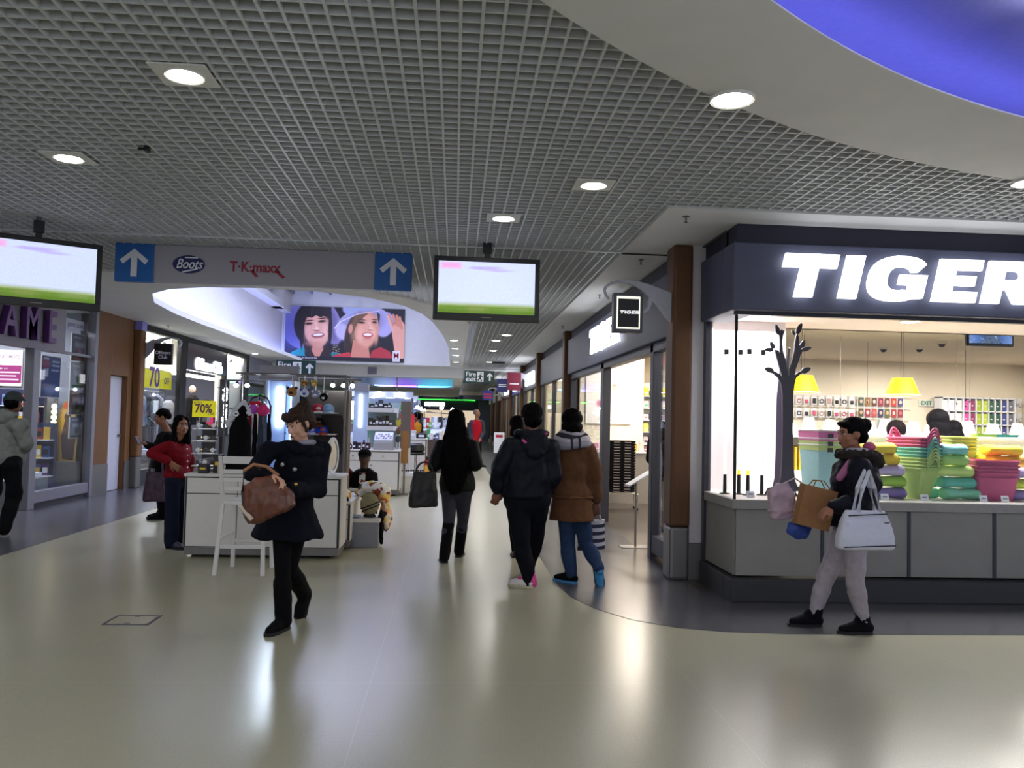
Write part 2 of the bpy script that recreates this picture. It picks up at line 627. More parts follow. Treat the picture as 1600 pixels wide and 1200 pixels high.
BH, BT = .05, .0078
far = MB()
for i in range(126):
    x = -6.45 + .1 * i + .03
    mb = MB()
    for a, b in runs(lambda y: in_grid(x, y), 2.5, 56, .03):
        mb.box(x - BT, a, 3.35, x + BT, b, 3.35 + BH)
    if mb.v: mb.build('blade', BLADE, ce)
for j in range(540):
    y = 2.5 + .1 * j
    if y > 56: break
    tgt = MB() if y < 16 else far
    for a, b in runs(lambda x: in_grid(x, y), -6.45, 6.1, .03):
        tgt.box(a, y - BT * .8, 3.352, b, y + BT * .8, 3.35 + BH)
    if y < 16 and tgt.v: tgt.build('blade', BLADE, ce)
tag(far.build('cross_blades', BLADE, ce), kind='stuff')

# ---- white plaster soffits
out1 = [(-7, 29.5)] + EDGE[:-1] + [(.24, 29.5)]
sof = link('ceiling_soffit', shape2d([out1, HOLE], .05), PLASTER, loc=(0, 0, 3.375))
structure(sof, 'white plaster soffit round the long light well')
structure(link('ceiling_soffit', shape2d([[(1.73, 6.70), (9, 6.70), (9, 7.4), (2.7, 7.4), (2.7, 62), (1.73, 62)]], .05), PLASTER, loc=(0, 0, 3.385)), 'white plaster soffit along the right shop fronts')
structure(MB().box(-.2, 29.4, 3.28, 2.7, 30.1, 3.42).build('beam_cross', PLASTER), 'white cross beam over the walkway')
structure(MB().box(-7, 8.59, 3.34, 1.73, 8.65, 3.40).build('trim_1', BLADE), 'thin expansion trim across the grid')
structure(MB().box(1.73, 8.59, 3.325, 2.3, 8.62, 3.34).build('trim_2', BLACKM), 'dark joint in the soffit')
# lower ceiling beyond the well and its second, violet-lit opening
structure(MB().box(-7, 29.5, 2.96, .24, 29.8, 3.5).build('beam_bulkhead', PLASTER), 'white bulkhead under the far end of the well')
H2 = [(-4.2, 30.6), (-.1, 30.6), (-.1, 40), (-.6, 41.5), (-1.5, 42.2), (-3, 42.2), (-3.9, 41.5), (-4.2, 40)]
structure(link('ceiling_soffit', shape2d([[(-7, 29.8), (.24, 29.8), (.24, 57), (-7, 57)], H2], .04), PLASTER, loc=(0, 0, 3.0)), 'low white ceiling beyond the light well')
w2 = MB()
w2.box(-4.7, 30.0, 3.05, -4.6, 42.8, 4.2).box(.24, 30, 3.05, .3, 42.8, 4.2).box(-4.7, 42.7, 3.05, .3, 42.8, 4.2).box(-4.7, 29.9, 4.2, .3, 42.8, 4.3)
structure(w2.build('wall_well', WHITE), 'upstand walls of the second light well')
for nm, c, x0, x1 in (('CYAN', '58D8FF', -1.9, -.2), ('VIOLET', '9A58FF', -3.1, -1.95), ('ICE', 'A8C8FF', -4.1, -3.15)):
    o = MB().box(x0, 42.25, 3.05, x1, 42.33, 3.12).build('led_strip', mat('led_' + nm.lower(), c, .5, emit=3.5, ecol=c))
    tag(o, {'CYAN': 'cyan', 'VIOLET': 'violet', 'ICE': 'pale blue'}[nm] + ' light strip along the edge of the far ceiling opening', 'light strip')

# walls of the long light well, standing back behind its lip
wl = MB()
wl.box(-6.0, 11.3, 3.43, -5.9, 28.4, 6.9)
wl.box(.3, 15.9, 3.43, .4, 28.4, 6.9).prism([(-6, 11.2), (-2.1, 11.5), (-.9, 12.5), (-.1, 14), (.3, 16), (.4, 16), (0, 13.8), (-.8, 12.3), (-2.1, 11.3), (-6, 11.1)], 'z', 3.43, 6.9)
structure(wl.build('wall_well', WHITE), 'white upstand walls of the long light well')
structure(MB().box(-6.0, 28.3, 3.3, .4, 28.42, 6.9).build('wall_well', WHITE), 'white end wall of the light well')
structure(MB().box(-6.0, 11.1, 6.9, .4, 28.5, 7.0).build('ceiling_well', WHITE), 'white ceiling of the light well')
structure(MB().box(-5.9, 12, 4.95, -5.55, 27.2, 5.15).box(-5.9, 26.6, 4.95, -5.62, 28.3, 5.9).build('trim_3', WHITE), 'ledge along the well')
raf = tag(thing('skylight_rafters', 'row of white tapering rafters above the billboard at the light well end', 'rafters', (0, 0, 0)), kind='thing')
for k in range(9):
    x = -5.55 + k * .62
    MB().prism([(22.0, 5.95), (28.28, 5.62), (28.28, 6.25), (22.0, 6.25)], 'x', x - .03, x + .03).build('rafter', mat('rafter_shade', '9298B4', .6), raf)  # lilac grey put into the white rafters in place of shading
MB().box(-5.8, 27.5, 6.0, -.2, 27.6, 6.1).build('batten', WHITE, raf)
for x0, y0, x1, y1 in ((-5.85, 13, -5.75, 28.2),):
    o = MB().box(x0, y0, 3.44, x1, y1, 3.48).build('led_strip', mat('led_lavender', 'A9B2FF', .5, emit=7, ecol='9AA6FF'))
    tag(o, 'lavender light strip hidden on the left ledge of the long light well', 'light strip')

# ---- round atrium ring, top right
N = 128
def arcpts(r, a0=-.2, a1=PI + .2, n=N): return [(RC[0] + r * math.cos(a0 + (a1 - a0) * i / n), RC[1] + r * math.sin(a0 + (a1 - a0) * i / n)) for i in range(n + 1)]
ring = MB()
prof = [(RO, 3.36), (RO, 3.30), (RO - .05, 3.285), (RI + .03, 3.285), (RI, 3.288), (RI, 3.296), (RO, 3.42)]
ro = []
for i in range(N + 1):
    a = PI * .2 + (PI * .75) * i / N
    ro.append([Vector(((RC if r > 6.6 else RC2)[0] + r * math.cos(a), (RC if r > 6.6 else RC2)[1] + r * math.sin(a), z)) for r, z in prof])
ring.loft(ro)
structure(ring.build('ceiling_ring', PLASTER, smooth=True, angle=35), 'broad white plaster ring round the atrium opening')
dr = MB()
ra = []
for i in range(65):
    a = PI * .1 + PI * .95 * i / 64
    ra.append([Vector((RC[0] + r * math.cos(a), RC[1] + r * math.sin(a), z)) for r, z in ((RI + .75, 3.42), (RI + .75, 5.3), (RI + .85, 5.3), (RI + .85, 3.42))])
dr.loft(ra)
structure(dr.build('wall_atrium', WHITE, smooth=True, angle=35), 'curved upstand wall of the atrium')
structure(link('ceiling_atrium', shape2d([arcpts(RI + .9, 0, 2 * PI)], .05), WHITE, loc=(0, 0, 5.35)), 'round white ceiling of the atrium')
st = MB()
sa = []
for i in range(97):
    a = PI * .22 + PI * .7 * i / 96
    sa.append([Vector((RC[0] + r * math.cos(a), RC[1] + r * math.sin(a), z)) for r, z in ((6.62, 3.35), (6.62, 3.405), (6.67, 3.405), (6.67, 3.35))])
st.loft(sa)
tag(st.build('led_strip', mat('led_blue', '7A7CFF', .5, emit=17, ecol='6E70FF')), 'blue light strip lying on the back of the atrium ring', 'light strip')

# ---- outer shell, end of the mall
structure(MB().box(-12.1, -5, 0, -12, 62, 3.75).build('wall_left', CREAM), 'plain outer wall of the mall')
structure(MB().box(12.9, 6.8, 0, 13, 62, 3.75).build('wall_right', CREAM), 'plain outer wall of the mall')
structure(MB().box(-12, 61.5, 0, 13, 61.6, 3.75).build('wall_end', WHITE), 'end wall of the mall')

# ================================================================ RIGHT SIDE: corner shop
PILW = mat('pilaster_pale', 'C9C4C4', .35, metal=.15, var=.03)
def pilaster(y, wood=WOOD2, base=.52, top=3.34, x0=2.15):
    p = thing('pilaster', 'tall pilaster with a wooden face and steel foot on the right shop fronts', 'pilaster', (x0, y, 0))
    MB().box(0, 0, base, .2, .30, top).build('wood_face', wood, p, bevel=.03)
    MB().box(.002, .003, 0, .198, .297, base).build('steel_foot', STEEL, p, bevel=.03)
    MB().box(.2, .04, .36, .42, .36, top).build('pale_flank', PILW, p, bevel=.008)
    MB().box(.2, .035, 0, .42, .36, .36).build('skirting', STEEL, p, bevel=.006)
    return tag(p, kind='structure')
p0 = pilaster(8.07)
p0['label'] = 'nearest wooden pilaster with steel foot beside the corner shop window'
PY = [16.35, 21.85, 27.3, 32.8, 38.3, 43.8, 49.3]
ORD = ['first', 'second', 'third', 'fourth', 'fifth', 'sixth', 'seventh']
for k, y in enumerate(PY):
    p = dup(p0, (2.15, y, 0))
    p['label'] = 'wooden pilaster with steel foot, %s beyond the corner shop doorway' % ORD[k]

# stallriser, plinth, ledge
sr = thing('stallriser', 'grey panelled stallriser under the corner shop window', 'stallriser', (2.5, 7.2, 0))
MB().box(-.06, -.1, 0, 6, .1, .20).box(-.06, .1, 0, .1, .85, .20).build('plinth', PLINTH, sr, bevel=.01)
x = 0.0
for k in range(7):
    MB().box(x + .012, .0, .215, x + .785, .03, .80).build('panel', STALL, sr, bevel=.004)
    MB().box(x + .785, -.008, .215, x + .812, .03, .80).build('batten', ALU, sr)
    x += .8
MB().box(-.005, .03, .215, .02, .85, .80).build('panel', STALL, sr, bevel=.004)
MB().box(-.03, -.02, .80, 6, .04, .885).box(-.03, .04, .80, .03, .86, .885).build('rail', mat('rail_grey', '8E8D88', .4), sr, bevel=.006)
MB().box(.03, .04, .84, 6, 1.25, .88).build('display_floor', mat('display_pale', 'D9D2CC', .4), sr)
tag(sr, kind='structure')
# glass
structure(MB().box(2.5, 7.21, .885, 8.5, 7.222, 2.58).build('window_1', GLASS), 'large pane of the corner shop window')
structure(MB().box(2.49, 7.23, .885, 2.502, 8.06, 2.58).build('window_2', GLASS), 'side pane of the corner shop window')
structure(MB().box(2.488, 7.198, .885, 2.506, 7.226, 2.58).build('trim_4', BLACKM), 'thin black joint at the glass corner')
structure(MB().box(2.47, 8.02, .2, 2.53, 8.1, 2.58).build('trim_5', ALU), 'grey post beside the corner shop window')
# fascia
fa = thing('fascia_front', 'dark navy fascia board over the corner shop window', 'fascia', (2.42, 7.08, 2.56))
MB().box(0, 0, 0, 6.5, .3, .60).box(0, .3, 0, .3, .98, .60).build('board', NAVY, fa, bevel=.012)
MB().box(.05, .05, .60, 6.5, .35, .78).box(.05, .3, .60, .35, .98, .78).build('top_band', NAVYD, fa)
MB().box(.06, .1, -.03, 6.5, .16, 0).build('bottom_rail', ALU, fa)
tag(fa, kind='structure')
fs = thing('fascia_side', 'dark navy fascia board over the corner shop doorway', 'fascia', (2.22, 8.37, 2.46))
MB().box(0, 0, 0, .15, 7.95, .68).build('board', NAVY, fs, bevel=.012)
MB().box(.06, 0, .68, .2, 7.95, .86).build('top_band', NAVYD, fs)
tag(fs, kind='structure')
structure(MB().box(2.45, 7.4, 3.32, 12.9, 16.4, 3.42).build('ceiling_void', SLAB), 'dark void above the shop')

# lit letters ---------------------------------------------------------------
def rarc(cx, cy, rx, ry, a0, a1, n=26):
    def sg(v, p): return math.copysign(abs(v) ** p, v)
    return [(cx + rx * sg(math.cos(math.radians(a0 + (a1 - a0) * i / n)), .8), cy + ry * sg(math.sin(math.radians(a0 + (a1 - a0) * i / n)), .8)) for i in range(n + 1)]
T_ = [[(.42, 0), (.85, 0), (.85, .68), (1.27, .68), (1.27, 1), (0, 1), (0, .68), (.42, .68)]]
I_ = [[(1.45, 0), (1.88, 0), (1.88, 1), (1.45, 1)]]
G_ = [rarc(2.77, .5, .71, .53, 36, 302) + [(3.45, .06), (3.45, .60), (2.80, .60), (2.80, .36), (3.05, .36), (3.05, .235)] + rarc(2.80, .5, .29, .27, -72, -330, 20) + [(3.20, .66)]]
E_ = [[(3.68, 0), (4.72, 0), (4.72, .25), (4.11, .25), (4.11, .39), (4.62, .39), (4.62, .62), (4.11, .62), (4.11, .75), (4.72, .75), (4.72, 1), (3.68, 1)]]
R_ = [[(4.87, 0), (5.30, 0), (5.30, .33), (5.42, .33), (5.66, 0), (6.16, 0), (5.84, .38)] + rarc(5.70, .68, .36, .32, -55, 90, 14) + [(4.87, 1)],
      [(5.30, .56), (5.56, .56), (5.66, .60), (5.68, .66), (5.65, .73), (5.56, .77), (5.30, .77)]]
WORDPOLY = [T_, I_, G_, E_, R_]


def tiger_word(parent, h, loc, rot, m, ex=.02, bev=.012, standoff=None, xs=1.0):
    for P in WORDPOLY:
        pts = [[((x + .23 * y) * h * xs, y * h) for x, y in q] for q in P]
        me = shape2d(pts, ex, min(bev, h * .035))
        me.materials.append(m)
        if standoff:
            me.materials.append(standoff)
        link('letter', me, [], parent, loc=loc, rot=rot)


sg = thing('lit_shop_sign', 'big white illuminated shop name letters on the front fascia', 'sign', (2.80 - .02, 7.03, 2.68))
tiger_word(sg, .385, (0, 0, 0), FACE_S, mat('letter_white', 'FFFFFF', .4, emit=1.5, ecol='FBFCFF'), ex=.014)
sg2 = thing('lit_shop_sign', 'smaller white illuminated shop name letters on the side fascia over the doorway', 'sign', (2.17, 13.35, 2.62))
tiger_word(sg2, .40, (0, 0, 0), FACE_W, mat('letter_white', 'FFFFFF'), ex=.008)

# side shop front: posts, glass, doorway
sf = thing('shopfront_frame', 'grey aluminium frame of the corner shop doorway with glass side panels', 'shopfront', (2.28, 0, 0))
for y0, y1 in ((8.40, 8.46), (9.42, 9.56), (12.62, 12.86), (16.16, 16.32)):
    MB().box(0, y0, 0, .12, y1, 2.46).build('post', ALU, sf, bevel=.006)
MB().box(.0, 8.42, 2.36, .12, 16.3, 2.46).build('head_rail', ALU, sf, bevel=.006)
for y0, y1 in ((8.46, 9.42), (12.86, 16.16)):
    MB().box(.01, y0, .06, .11, y1, .26).build('bottom_rail', ALU, sf, bevel=.006)
    MB().box(.05, y0, .26, .062, y1, 2.36).build('pane', GLASS, sf)
tag(sf, kind='structure')
# shop interior shell
structure(MB().box(2.4, 17.15, 0, 12.9, 17.25, 3.3).build('wall_back_shop', CREAM), 'cream back wall of the corner shop')
structure(MB().box(2.42, 8.9, 2.97, 12.9, 17.2, 3.05).box(2.42, 8.2, 2.97, 3.45, 8.9, 3.05).build('ceiling_shop', mat('shop_ceiling', 'DACDB9', .7, var=.02)), 'pale ceiling of the corner shop')
structure(MB().box(2.56, 7.34, 2.62, 8.6, 8.45, 2.72).box(3.45, 8.45, 2.62, 12.9, 8.9, 2.72).box(3.45, 8.82, 2.62, 12.9, 8.9, 3.05).build('beam_window', mat('bulkhead_blush', 'E2D2C6', .6, var=.02)), 'pale dropped ceiling over the shop window')
structure(MB().box(12.3, 7.5, 0, 12.4, 17.2, 3.05).build('wall_side_shop', CREAM), 'cream side wall of the corner shop')
structure(MB().box(2.56, 8.36, .0, 3.42, 8.44, 2.66).build('wall_display', mat('display_white', 'F4F0F2', .5, var=.01)), 'bright white display panel behind the shop window tree')
structure(MB().box(2.36, 16.35, 0, 2.44, 17.2, 3.0).build('wall_stub', CREAM))
structure(MB().box(3.52, 16.2, 0, 3.74, 17.2, 2.97).build('wall_pier', CREAM), 'cream pier in the shop')

# other right shop fronts, receding
FR = [('mid_grey', '63646C', None, 'E8E1D0'), ('dark_grey', '4A4B55', 'FFFFFF', 'E6DCC8'), ('violet', '3A3A86', 'FFFFFF', 'E8DFD2'), ('plum', '5A2A44', 'F4F0FF', 'E8DFD2'), ('slate', '70747C', None, 'A8B0BC'), ('slate', '70747C', None, '98A0AC'), ('slate', '70747C', None, 'A0A4AC')]
for k, (nm, c, sgn, inn) in enumerate(FR):
    y0, y1 = PY[k] + .36, (PY + [54.8])[k + 1] - .02
    s = thing('shopfront', 'receding shop front with %s fascia, %s past the corner shop' % (nm.replace('_', ' '), ORD[k]), 'shopfront', (2.25, y0, 0))
    L = y1 - y0
    MB().box(0, 0, 2.46, .15, L, 3.12).build('fascia_board', mat('fascia_' + nm, c, .5), s, bevel=.01)
    MB().box(.06, 0, 3.12, .2, L, 3.34).build('top_band', NAVYD if k < 2 else PLASTER, s)
    for t in (0, .5, 1):
        MB().box(.02, t * (L - .08), 0, .12, t * (L - .08) + .08, 2.46).build('post', ALU, s)
    MB().box(.02, .08, 0, .12, L - .08, .22).build('sill', ALU, s)
    MB().box(.06, .08, .22, .07, L - .08, 2.46).build('pane', GLASS, s)
    MB().box(1.0, -.2, 0, 1.08, L + .2, 3.0).box(.16, -.25, 0, 1.0, -.2, 3).box(.16, L + .0, 0, 1.0, L + .05, 3).box(.16, -.2, 2.6, 1.0, L, 2.66).build('back_wall', mat('inner_' + inn.lower(), inn, .7), s)
    if k < 4:
        MB().box(.3, .3, 2.57, .5, L - .3, 2.6).build('ceiling_light', mat('shop_strip', 'FFFFFF', .5, emit=9, ecol='FFF2DC'), s)
    if sgn:
        MB().box(-.06, L * .25, 2.58, 0, L * .75, 2.95).build('lit_sign', LIT, s, bevel=.02)
    tag(s, kind='structure')
# far end unit
# ================================================================ LEFT SIDE
GAMEG = mat('fascia_stone_grey', '8A8791', .5, var=.03)
structure(MB().box(-6.62, -5, 2.45, -6.42, 14.02, 3.36).build('wall_fascia_games', GAMEG), 'grey fascia of the games shop')
structure(MB().box(-6.95, -5, 3.34, -6.4, 30, 3.62).build('wall_upper_left', PLASTER), 'upper wall over the left shop fronts')
gl = thing('fascia_lettering', 'large purple block letters GAME on the grey fascia at the left edge', 'sign', (-6.42, 0, 2.62))
PURP = mat('letter_purple', '5A2A70', .35, var=.04)
for ch, yy in (('G', 11.56), ('A', 12.16), ('M', 12.76), ('E', 13.36)):
    text(ch, .70, PURP, gl, (.062, yy, .17), FACE_E, name='letter', extrude=.04, xs=.80, bold=.010, bevel=.006)
# games shop front
gf = thing('shopfront_frame', 'aluminium frame and tall glass pane of the games shop window', 'shopfront', (-6.45, 12.95, 0))
GA = mat('frame_silver', '85858E', .4, metal=.3)
MB().box(-.06, 0, 0, .08, .20, 2.45).build('post', GA, gf, bevel=.01)
MB().box(-.06, 2.10, 0, .08, 2.22, 3.34).build('post', GA, gf, bevel=.01)
MB().box(-.05, 1.05, 2.45, .03, 2.1, 2.49).build('transom', GA, gf)
MB().box(-.05, .2, .08, .06, 2.1, .26).build('bottom_rail', GA, gf, bevel=.01)
MB().box(-.03, .2, 0, .03, 2.1, .08).build('kick_plate', PLINTH, gf)
MB().box(-.01, .2, .26, .0, 2.1, 3.32).build('pane', GLASS, gf)
tag(gf, kind='structure')
structure(MB().box(-10.5, 9.2, 0, -10.4, 15.3, 3.3).box(-10.5, 15.2, 0, -6.6, 15.3, 3.3).build('wall_games_shop', mat('games_wall', '8E929E', .7)), 'cream inner walls of the games shop')
structure(MB().box(-10.5, 8, 3.25, -6.5, 15.3, 3.33).build('ceiling_games_shop', WHITE))
# club shop
structure(MB().box(-10.5, 17.1, 0, -10.4, 26.2, 3.3).box(-10.5, 26.1, 0, -6.6, 26.2, 3.3).box(-10.5, 17.0, 0, -6.7, 17.1, 3.3).build('wall_club_shop', mat('shop_grey_wall', '4E505C', .7)), 'grey inner walls of the clothes shop')
structure(MB().box(-10.5, 17.1, 3.25, -6.5, 26.2, 3.33).build('ceiling_club_shop', WHITE))
structure(MB().box(-6.9, 17.3, 2.48, -6.8, 20.9, 3.25).box(-6.75, 23.7, .9, -6.65, 26.7, 3.25).build('wall_club_bulkhead', mat('bulkhead_white', 'F6F4EA', .6)), 'bright white bulkhead inside the clothes shop window')
for ya, px in ((18.6, 30), (25.0, 40)):
    wsp = area('window_spots', (-6.55, ya, 3.18), .12, px, (1, .98, .92), sizey=2.6)
    wsp.rotation_euler = (0, math.radians(32), 0)
cf = thing('shopfront_frame', 'black steel frame and glass of the clothes shop window', 'shopfront', (-6.45, 17.2, 0))
for y0, y1 in ((0, .06), (2.52, 2.95), (6.28, 6.42), (8.6, 8.9)):
    MB().box(-.06, y0, 0, .05, y1, 3.28).build('post', BLACKM, cf, bevel=.008)
MB().box(-.06, 0, 3.2, .06, 8.9, 3.34).build('head_rail', BLACKM, cf)
MB().box(-.06, 0, 0, .05, 8.8, .32).build('sill', PLINTH, cf)
for y0, y1 in ((.06, 2.52), (6.42, 8.6)):
    MB().box(-.01, y0, .32, .0, y1, 3.2).build('pane', GLASS, cf)
MB().box(-.08, 2.95, 2.55, .06, 6.28, 3.2).build('fascia_board', mat('fascia_gloss_navy', '1B1C2A', .22), cf, bevel=.01)
MB().box(-.3, 2.9, 2.42, -.15, 6.2, 2.48).build('door_light', mat('shop_strip', 'FFFFFF', .5, emit=9, ecol='FFF2DC'), cf)
tag(cf, kind='structure')
ts = thing('fascia_lettering', 'white lit letters reading Officers Club along the dark fascia of the clothes shop', 'sign', (-6.38, 21.9, 2.72))
text('Officers Club', .42, mat('letter_white', 'FFFFFF'), ts, (0, .0, 0), FACE_E, extrude=.02, bold=.02)
vs = thing('banner_sign', 'tall black banner with white letters running upwards beside the clothes shop door', 'sign', (-6.25, 22.95, 1.7))
MB().box(-.03, -.42, -.8, .0, .42, .72).build('board', BLACKM, vs)
for z in (-.6, .5): MB().box(-.2, -.03, z, -.03, .03, z + .04).build('bracket', STEEL, vs)
text('Officers Club', .62, mat('letter_white', 'FFFFFF'), vs, (.012, 0, -.03), (0, -PI / 2, -PI), extrude=.01, bold=.02, xs=.33)
# timber wall with the white door between the two shops
tw = MB().box(-6.7, 15.2, 0, -6.4, 15.83, 3.34).box(-6.7, 16.62, 0, -6.4, 16.86, 3.34).box(-6.7, 15.83, 2.2, -6.4, 16.62, 3.34).build('wall_timber', WOOD)
structure(tw, 'brown timber wall panel with a white service door')
for y0, y1 in ((15.2, 15.83), (16.62, 16.86)):
    MB().box(-6.41, y0, 0, -6.385, y1, .55).build('kick_plate', STEEL, tw)
MB().box(-6.41, 16.845, 0, -6.39, 16.86, 3.34).build('joint_strip', BLACKM, tw)
dd = MB().box(-6.66, 15.84, .01, -6.5, 16.61, 2.19).build('door_1', mat('door_white', 'C9CBD6', .4), bevel=.006)
structure(dd, 'plain white service door in the timber wall')
MB().cyl((-6.5, 16.5, 1.05), (-6.45, 16.5, 1.05), .025).build('door_handle', STEEL, dd, smooth=True)
def leftpil(y, lab):
    p = thing('pilaster', lab, 'pilaster', (-6.5, y, 0))
    MB().box(0, 0, .62, .24, .26, 3.15).build('wood_face', WOOD, p, bevel=.03)
    MB().box(.002, .002, 0, .238, .258, .62).build('steel_foot', STEEL, p, bevel=.03)
    MB().box(.0, .0, 3.15, .24, .26, 3.34).build('lit_top', mat('lilac_lit_top', '8E8BE0', .4), p)  # pilaster top coloured lilac for the purple light falling on it
    return tag(p, kind='structure')
leftpil(16.88, 'brown wooden pilaster with steel foot beside the clothes shop window')
leftpil(31.5, 'distant wooden pilaster on the left shop fronts behind the kiosk lights')
for k, y in enumerate((26.3, 32.0, 38.0, 44.0)):
    s = thing('shopfront', ['pale shop front beyond the clothes shop', 'blue grey shop front behind the kiosks', 'grey shop front far on the left', 'last shop front on the left'][k], 'shopfront', (-6.5, y, 0))
    MB().box(-.1, 0, 2.5, .05, 5.2, 3.34).build('fascia_board', mat('fascia_bluegrey', '7F8498', .5), s)
    MB().box(-.8, 0, 0, -.7, 5.3, 2.5).build('back_wall', mat('inner_pale', 'AEB8CC', .6), s)
    MB().box(-.02, 0, .2, -.01, 5.2, 2.5).build('pane', GLASS, s)
    MB().box(-.1, 5.2, 0, .05, 5.5, 3.34).build('post', ALU, s)
    tag(s, kind='structure')

# end of the mall: optician front
en = thing('shopfront', 'dark navy shop front with lit sign and green neon line at the far end', 'shopfront', (0, 57.5, 0))
MB().box(-4.6, 0, 2.05, 1.6, .3, 3.0).build('fascia_board', NAVYD, en)
MB().box(-6.6, .05, 0, -4.6, .3, 3.0).build('side_wall', mat('inner_slate', '5B6273', .6), en)
MB().box(1.6, .05, 0, 2.6, .3, 3.0).build('side_wall', mat('inner_slate', '5B6273', .6), en)
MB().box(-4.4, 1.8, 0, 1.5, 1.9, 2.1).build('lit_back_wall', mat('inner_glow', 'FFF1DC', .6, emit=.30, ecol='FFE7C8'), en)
MB().box(-4.6, -.06, 2.76, -3.0, 0, 2.83).box(-2.7, -.06, 2.76, 1.4, 0, 2.83).build('neon_line', mat('neon_green', '3CFF4A', .5, emit=4, ecol='2CFF3A'), en)
MB().box(-2.9, -.5, 2.78, 2.2, -.4, 3.12).build('directory_panel', mat('panel_grey', '8A8C96', .5), en)
MB().box(-2.5, -.53, 2.80, -2.2, -.5, 3.10).build('direction_square', mat('sign_blue', '1F5DA8', .5), en)
for sx in (.1, .42): MB().lathe([(.09, 0), (.15, 0), (.15, .03), (.09, .03)], n=16).xf(Matrix.Translation((sx, -.5, 2.95)) @ Matrix.Rotation(PI / 2, 4, 'X')).build('ring_emblem', mat('sign_navy', '1B2452', .5), en)
MB().box(-2.1, -.09, 2.30, -.7, -.02, 2.58).build('lit_backing', mat('sign_halo', 'FFFFFF', .4, emit=1.2), en, bevel=.1)
text('opticians', .30, mat('letter_white', 'FFFFFF'), en, (-1.4, -.12, 2.44), extrude=.02, bold=.03)
for k in range(7): MB().box(-4.2 + k * .85, .9, 0, -3.9 + k * .85, 1.2, 1.2 + .3 * (k % 3)).build('display_case', mat('case_%d' % (k % 3), ('8A5A3A', '443C3A', 'B08A60')[k % 3], .5), en)
tag(en, kind='structure')

# ================================================================ CEILING FITTINGS
DLG = 'round downlights'
def downlight(name, x, y, z, r, label, plate=True, group=DLG, strength=None):
    d = thing(name, label, 'downlight', (x, y, z), 0, group)
    if plate:
        MB().box(-.15, -.15, -.008, .15, .15, .0).build('trim_plate', WHITE, d, bevel=.003)
    MB().lathe([(r * .98, -.010), (r * 1.16, -.016), (r * 1.2, -.008), (r * 1.2, .0)], n=28).build('bezel', WHITE, d, smooth=True)
    MB().lathe([(.001, -.0095), (r * .97, -.0095), (r * .99, -.013), (.001, -.013)], n=28).build('lens', DIFF, d)
    return d
d0 = downlight('downlight', -1.49, 4.46, 3.35, .088, 'round downlight in a square white plate, largest of those in the open grid')
for (x, y), lb in {(-2.81, 6.06): 'downlight in a square plate near the left screen, high in the grid', (1.01, 6.17): 'downlight in the grid above the hanging shop light box',
                   (.39, 7.32): 'downlight in the grid just above the right hanging screen', (1.06, 17.6): 'downlight in the grid strip just below the right hanging screen',
                   (.90, 18.9): 'first downlight in the narrow grid strip past the right screen', (.97, 21.8): 'second downlight in the narrow grid strip past the right screen',
                   (1.05, 26.2): 'third downlight in the narrow grid strip past the right screen, beside a dark vent', (.98, 32): 'downlight in the far grid over the fire exit sign',
                   (1.0, 37): 'second downlight in the far grid beyond the beam', (1.0, 42): 'last downlight in the far grid beyond the beam'}.items():
    dup(d0, (x, y, 3.35), label=lb)
d1 = downlight('downlight', 1.43, 4.24, 3.283, .10, 'largest bright downlight set in the white atrium ring', plate=False)
dup(d1, (3.95, 5.42, 3.283), label='downlight in the atrium ring at the right picture edge')
dup(d1, (.05, 3.1, 3.283), label='downlight in the atrium ring just above the frame')
d2 = downlight('downlight', -.06, 18.9, 3.325, .08, 'first of the small downlights in the white strip beside the light well', plate=False)
for (x, y), lb in {(-.03, 21.2): 'second of the small downlights in the white strip beside the light well', (-.02, 23.4): 'third of the small downlights in the white strip beside the light well',
                   (0.0, 26.3): 'fourth of the small downlights in the white strip beside the light well', (-6.0, 25.1): 'downlight in the left soffit beyond the clothes shop'}.items():
    dup(d2, (x, y, 3.325), label=lb)
for (x, y, z), lb in {(4.5, 7.9, 2.62): 'downlight in the pale ceiling right behind the corner shop window', (3.0, 7.75, 2.62): 'downlight over the tree in the corner shop window',
                      (6.3, 7.9, 2.62): 'downlight over the window display beyond the right edge', (3.65, 16.0, 2.97): 'farther downlight inside the shop doorway', (3.95, 15.6, 2.97): 'nearer downlight inside the shop doorway',
                      (3.9, 14.2, 2.97): 'small downlight inside the doorway beside the detector'}.items():
    dup(d2, (x, y, z), label=lb)
sp0 = thing('sprinkler', 'ceiling sprinkler on the soffit corner above the corner shop', 'sprinkler', (1.95, 6.95, 3.335), 0, 'ceiling sprinklers')
MB().lathe([(.03, 0), (.03, -.006), (.008, -.01), (.008, -.05), (.002, -.052)], n=10).build('stem', STEEL, sp0, smooth=True)
MB().lathe([(.002, -.050), (.018, -.052), (.018, -.056), (.002, -.056)], n=10).build('deflector', STEEL, sp0)
for (x, y), lb in {(2.0, 8.9): 'sprinkler on the soffit above the hanging light box', (2.0, 11.5): 'sprinkler on the soffit above the side fascia letters', (2.0, 15.5): 'sprinkler on the soffit near the second pilaster', (-6.0, 17.6): 'sprinkler on the left soffit above the clothes shop'}.items():
    dup(sp0, (x, y, 3.335 if x > 0 else 3.325), label=lb)
cm = thing('ceiling_speaker', 'small dark vent in the grid strip beside the third downlight', 'vent', (1.35, 26.3, 3.35))
MB().box(-.2, -.3, -.03, .2, .3, 0).build('frame', BLACKM, cm, bevel=.01)
MB().box(-.16, -.26, -.04, .16, .26, -.03).build('grille', BLACK, cm)
vg = thing('wall_vent', 'square grey vent on the white bulkhead under the billboard', 'vent', (-2.95, 29.49, 3.14))
MB().box(-.16, -.02, -.13, .16, 0, .13).build('frame', mat('vent_grey', '8F8FA0', .5), vg)
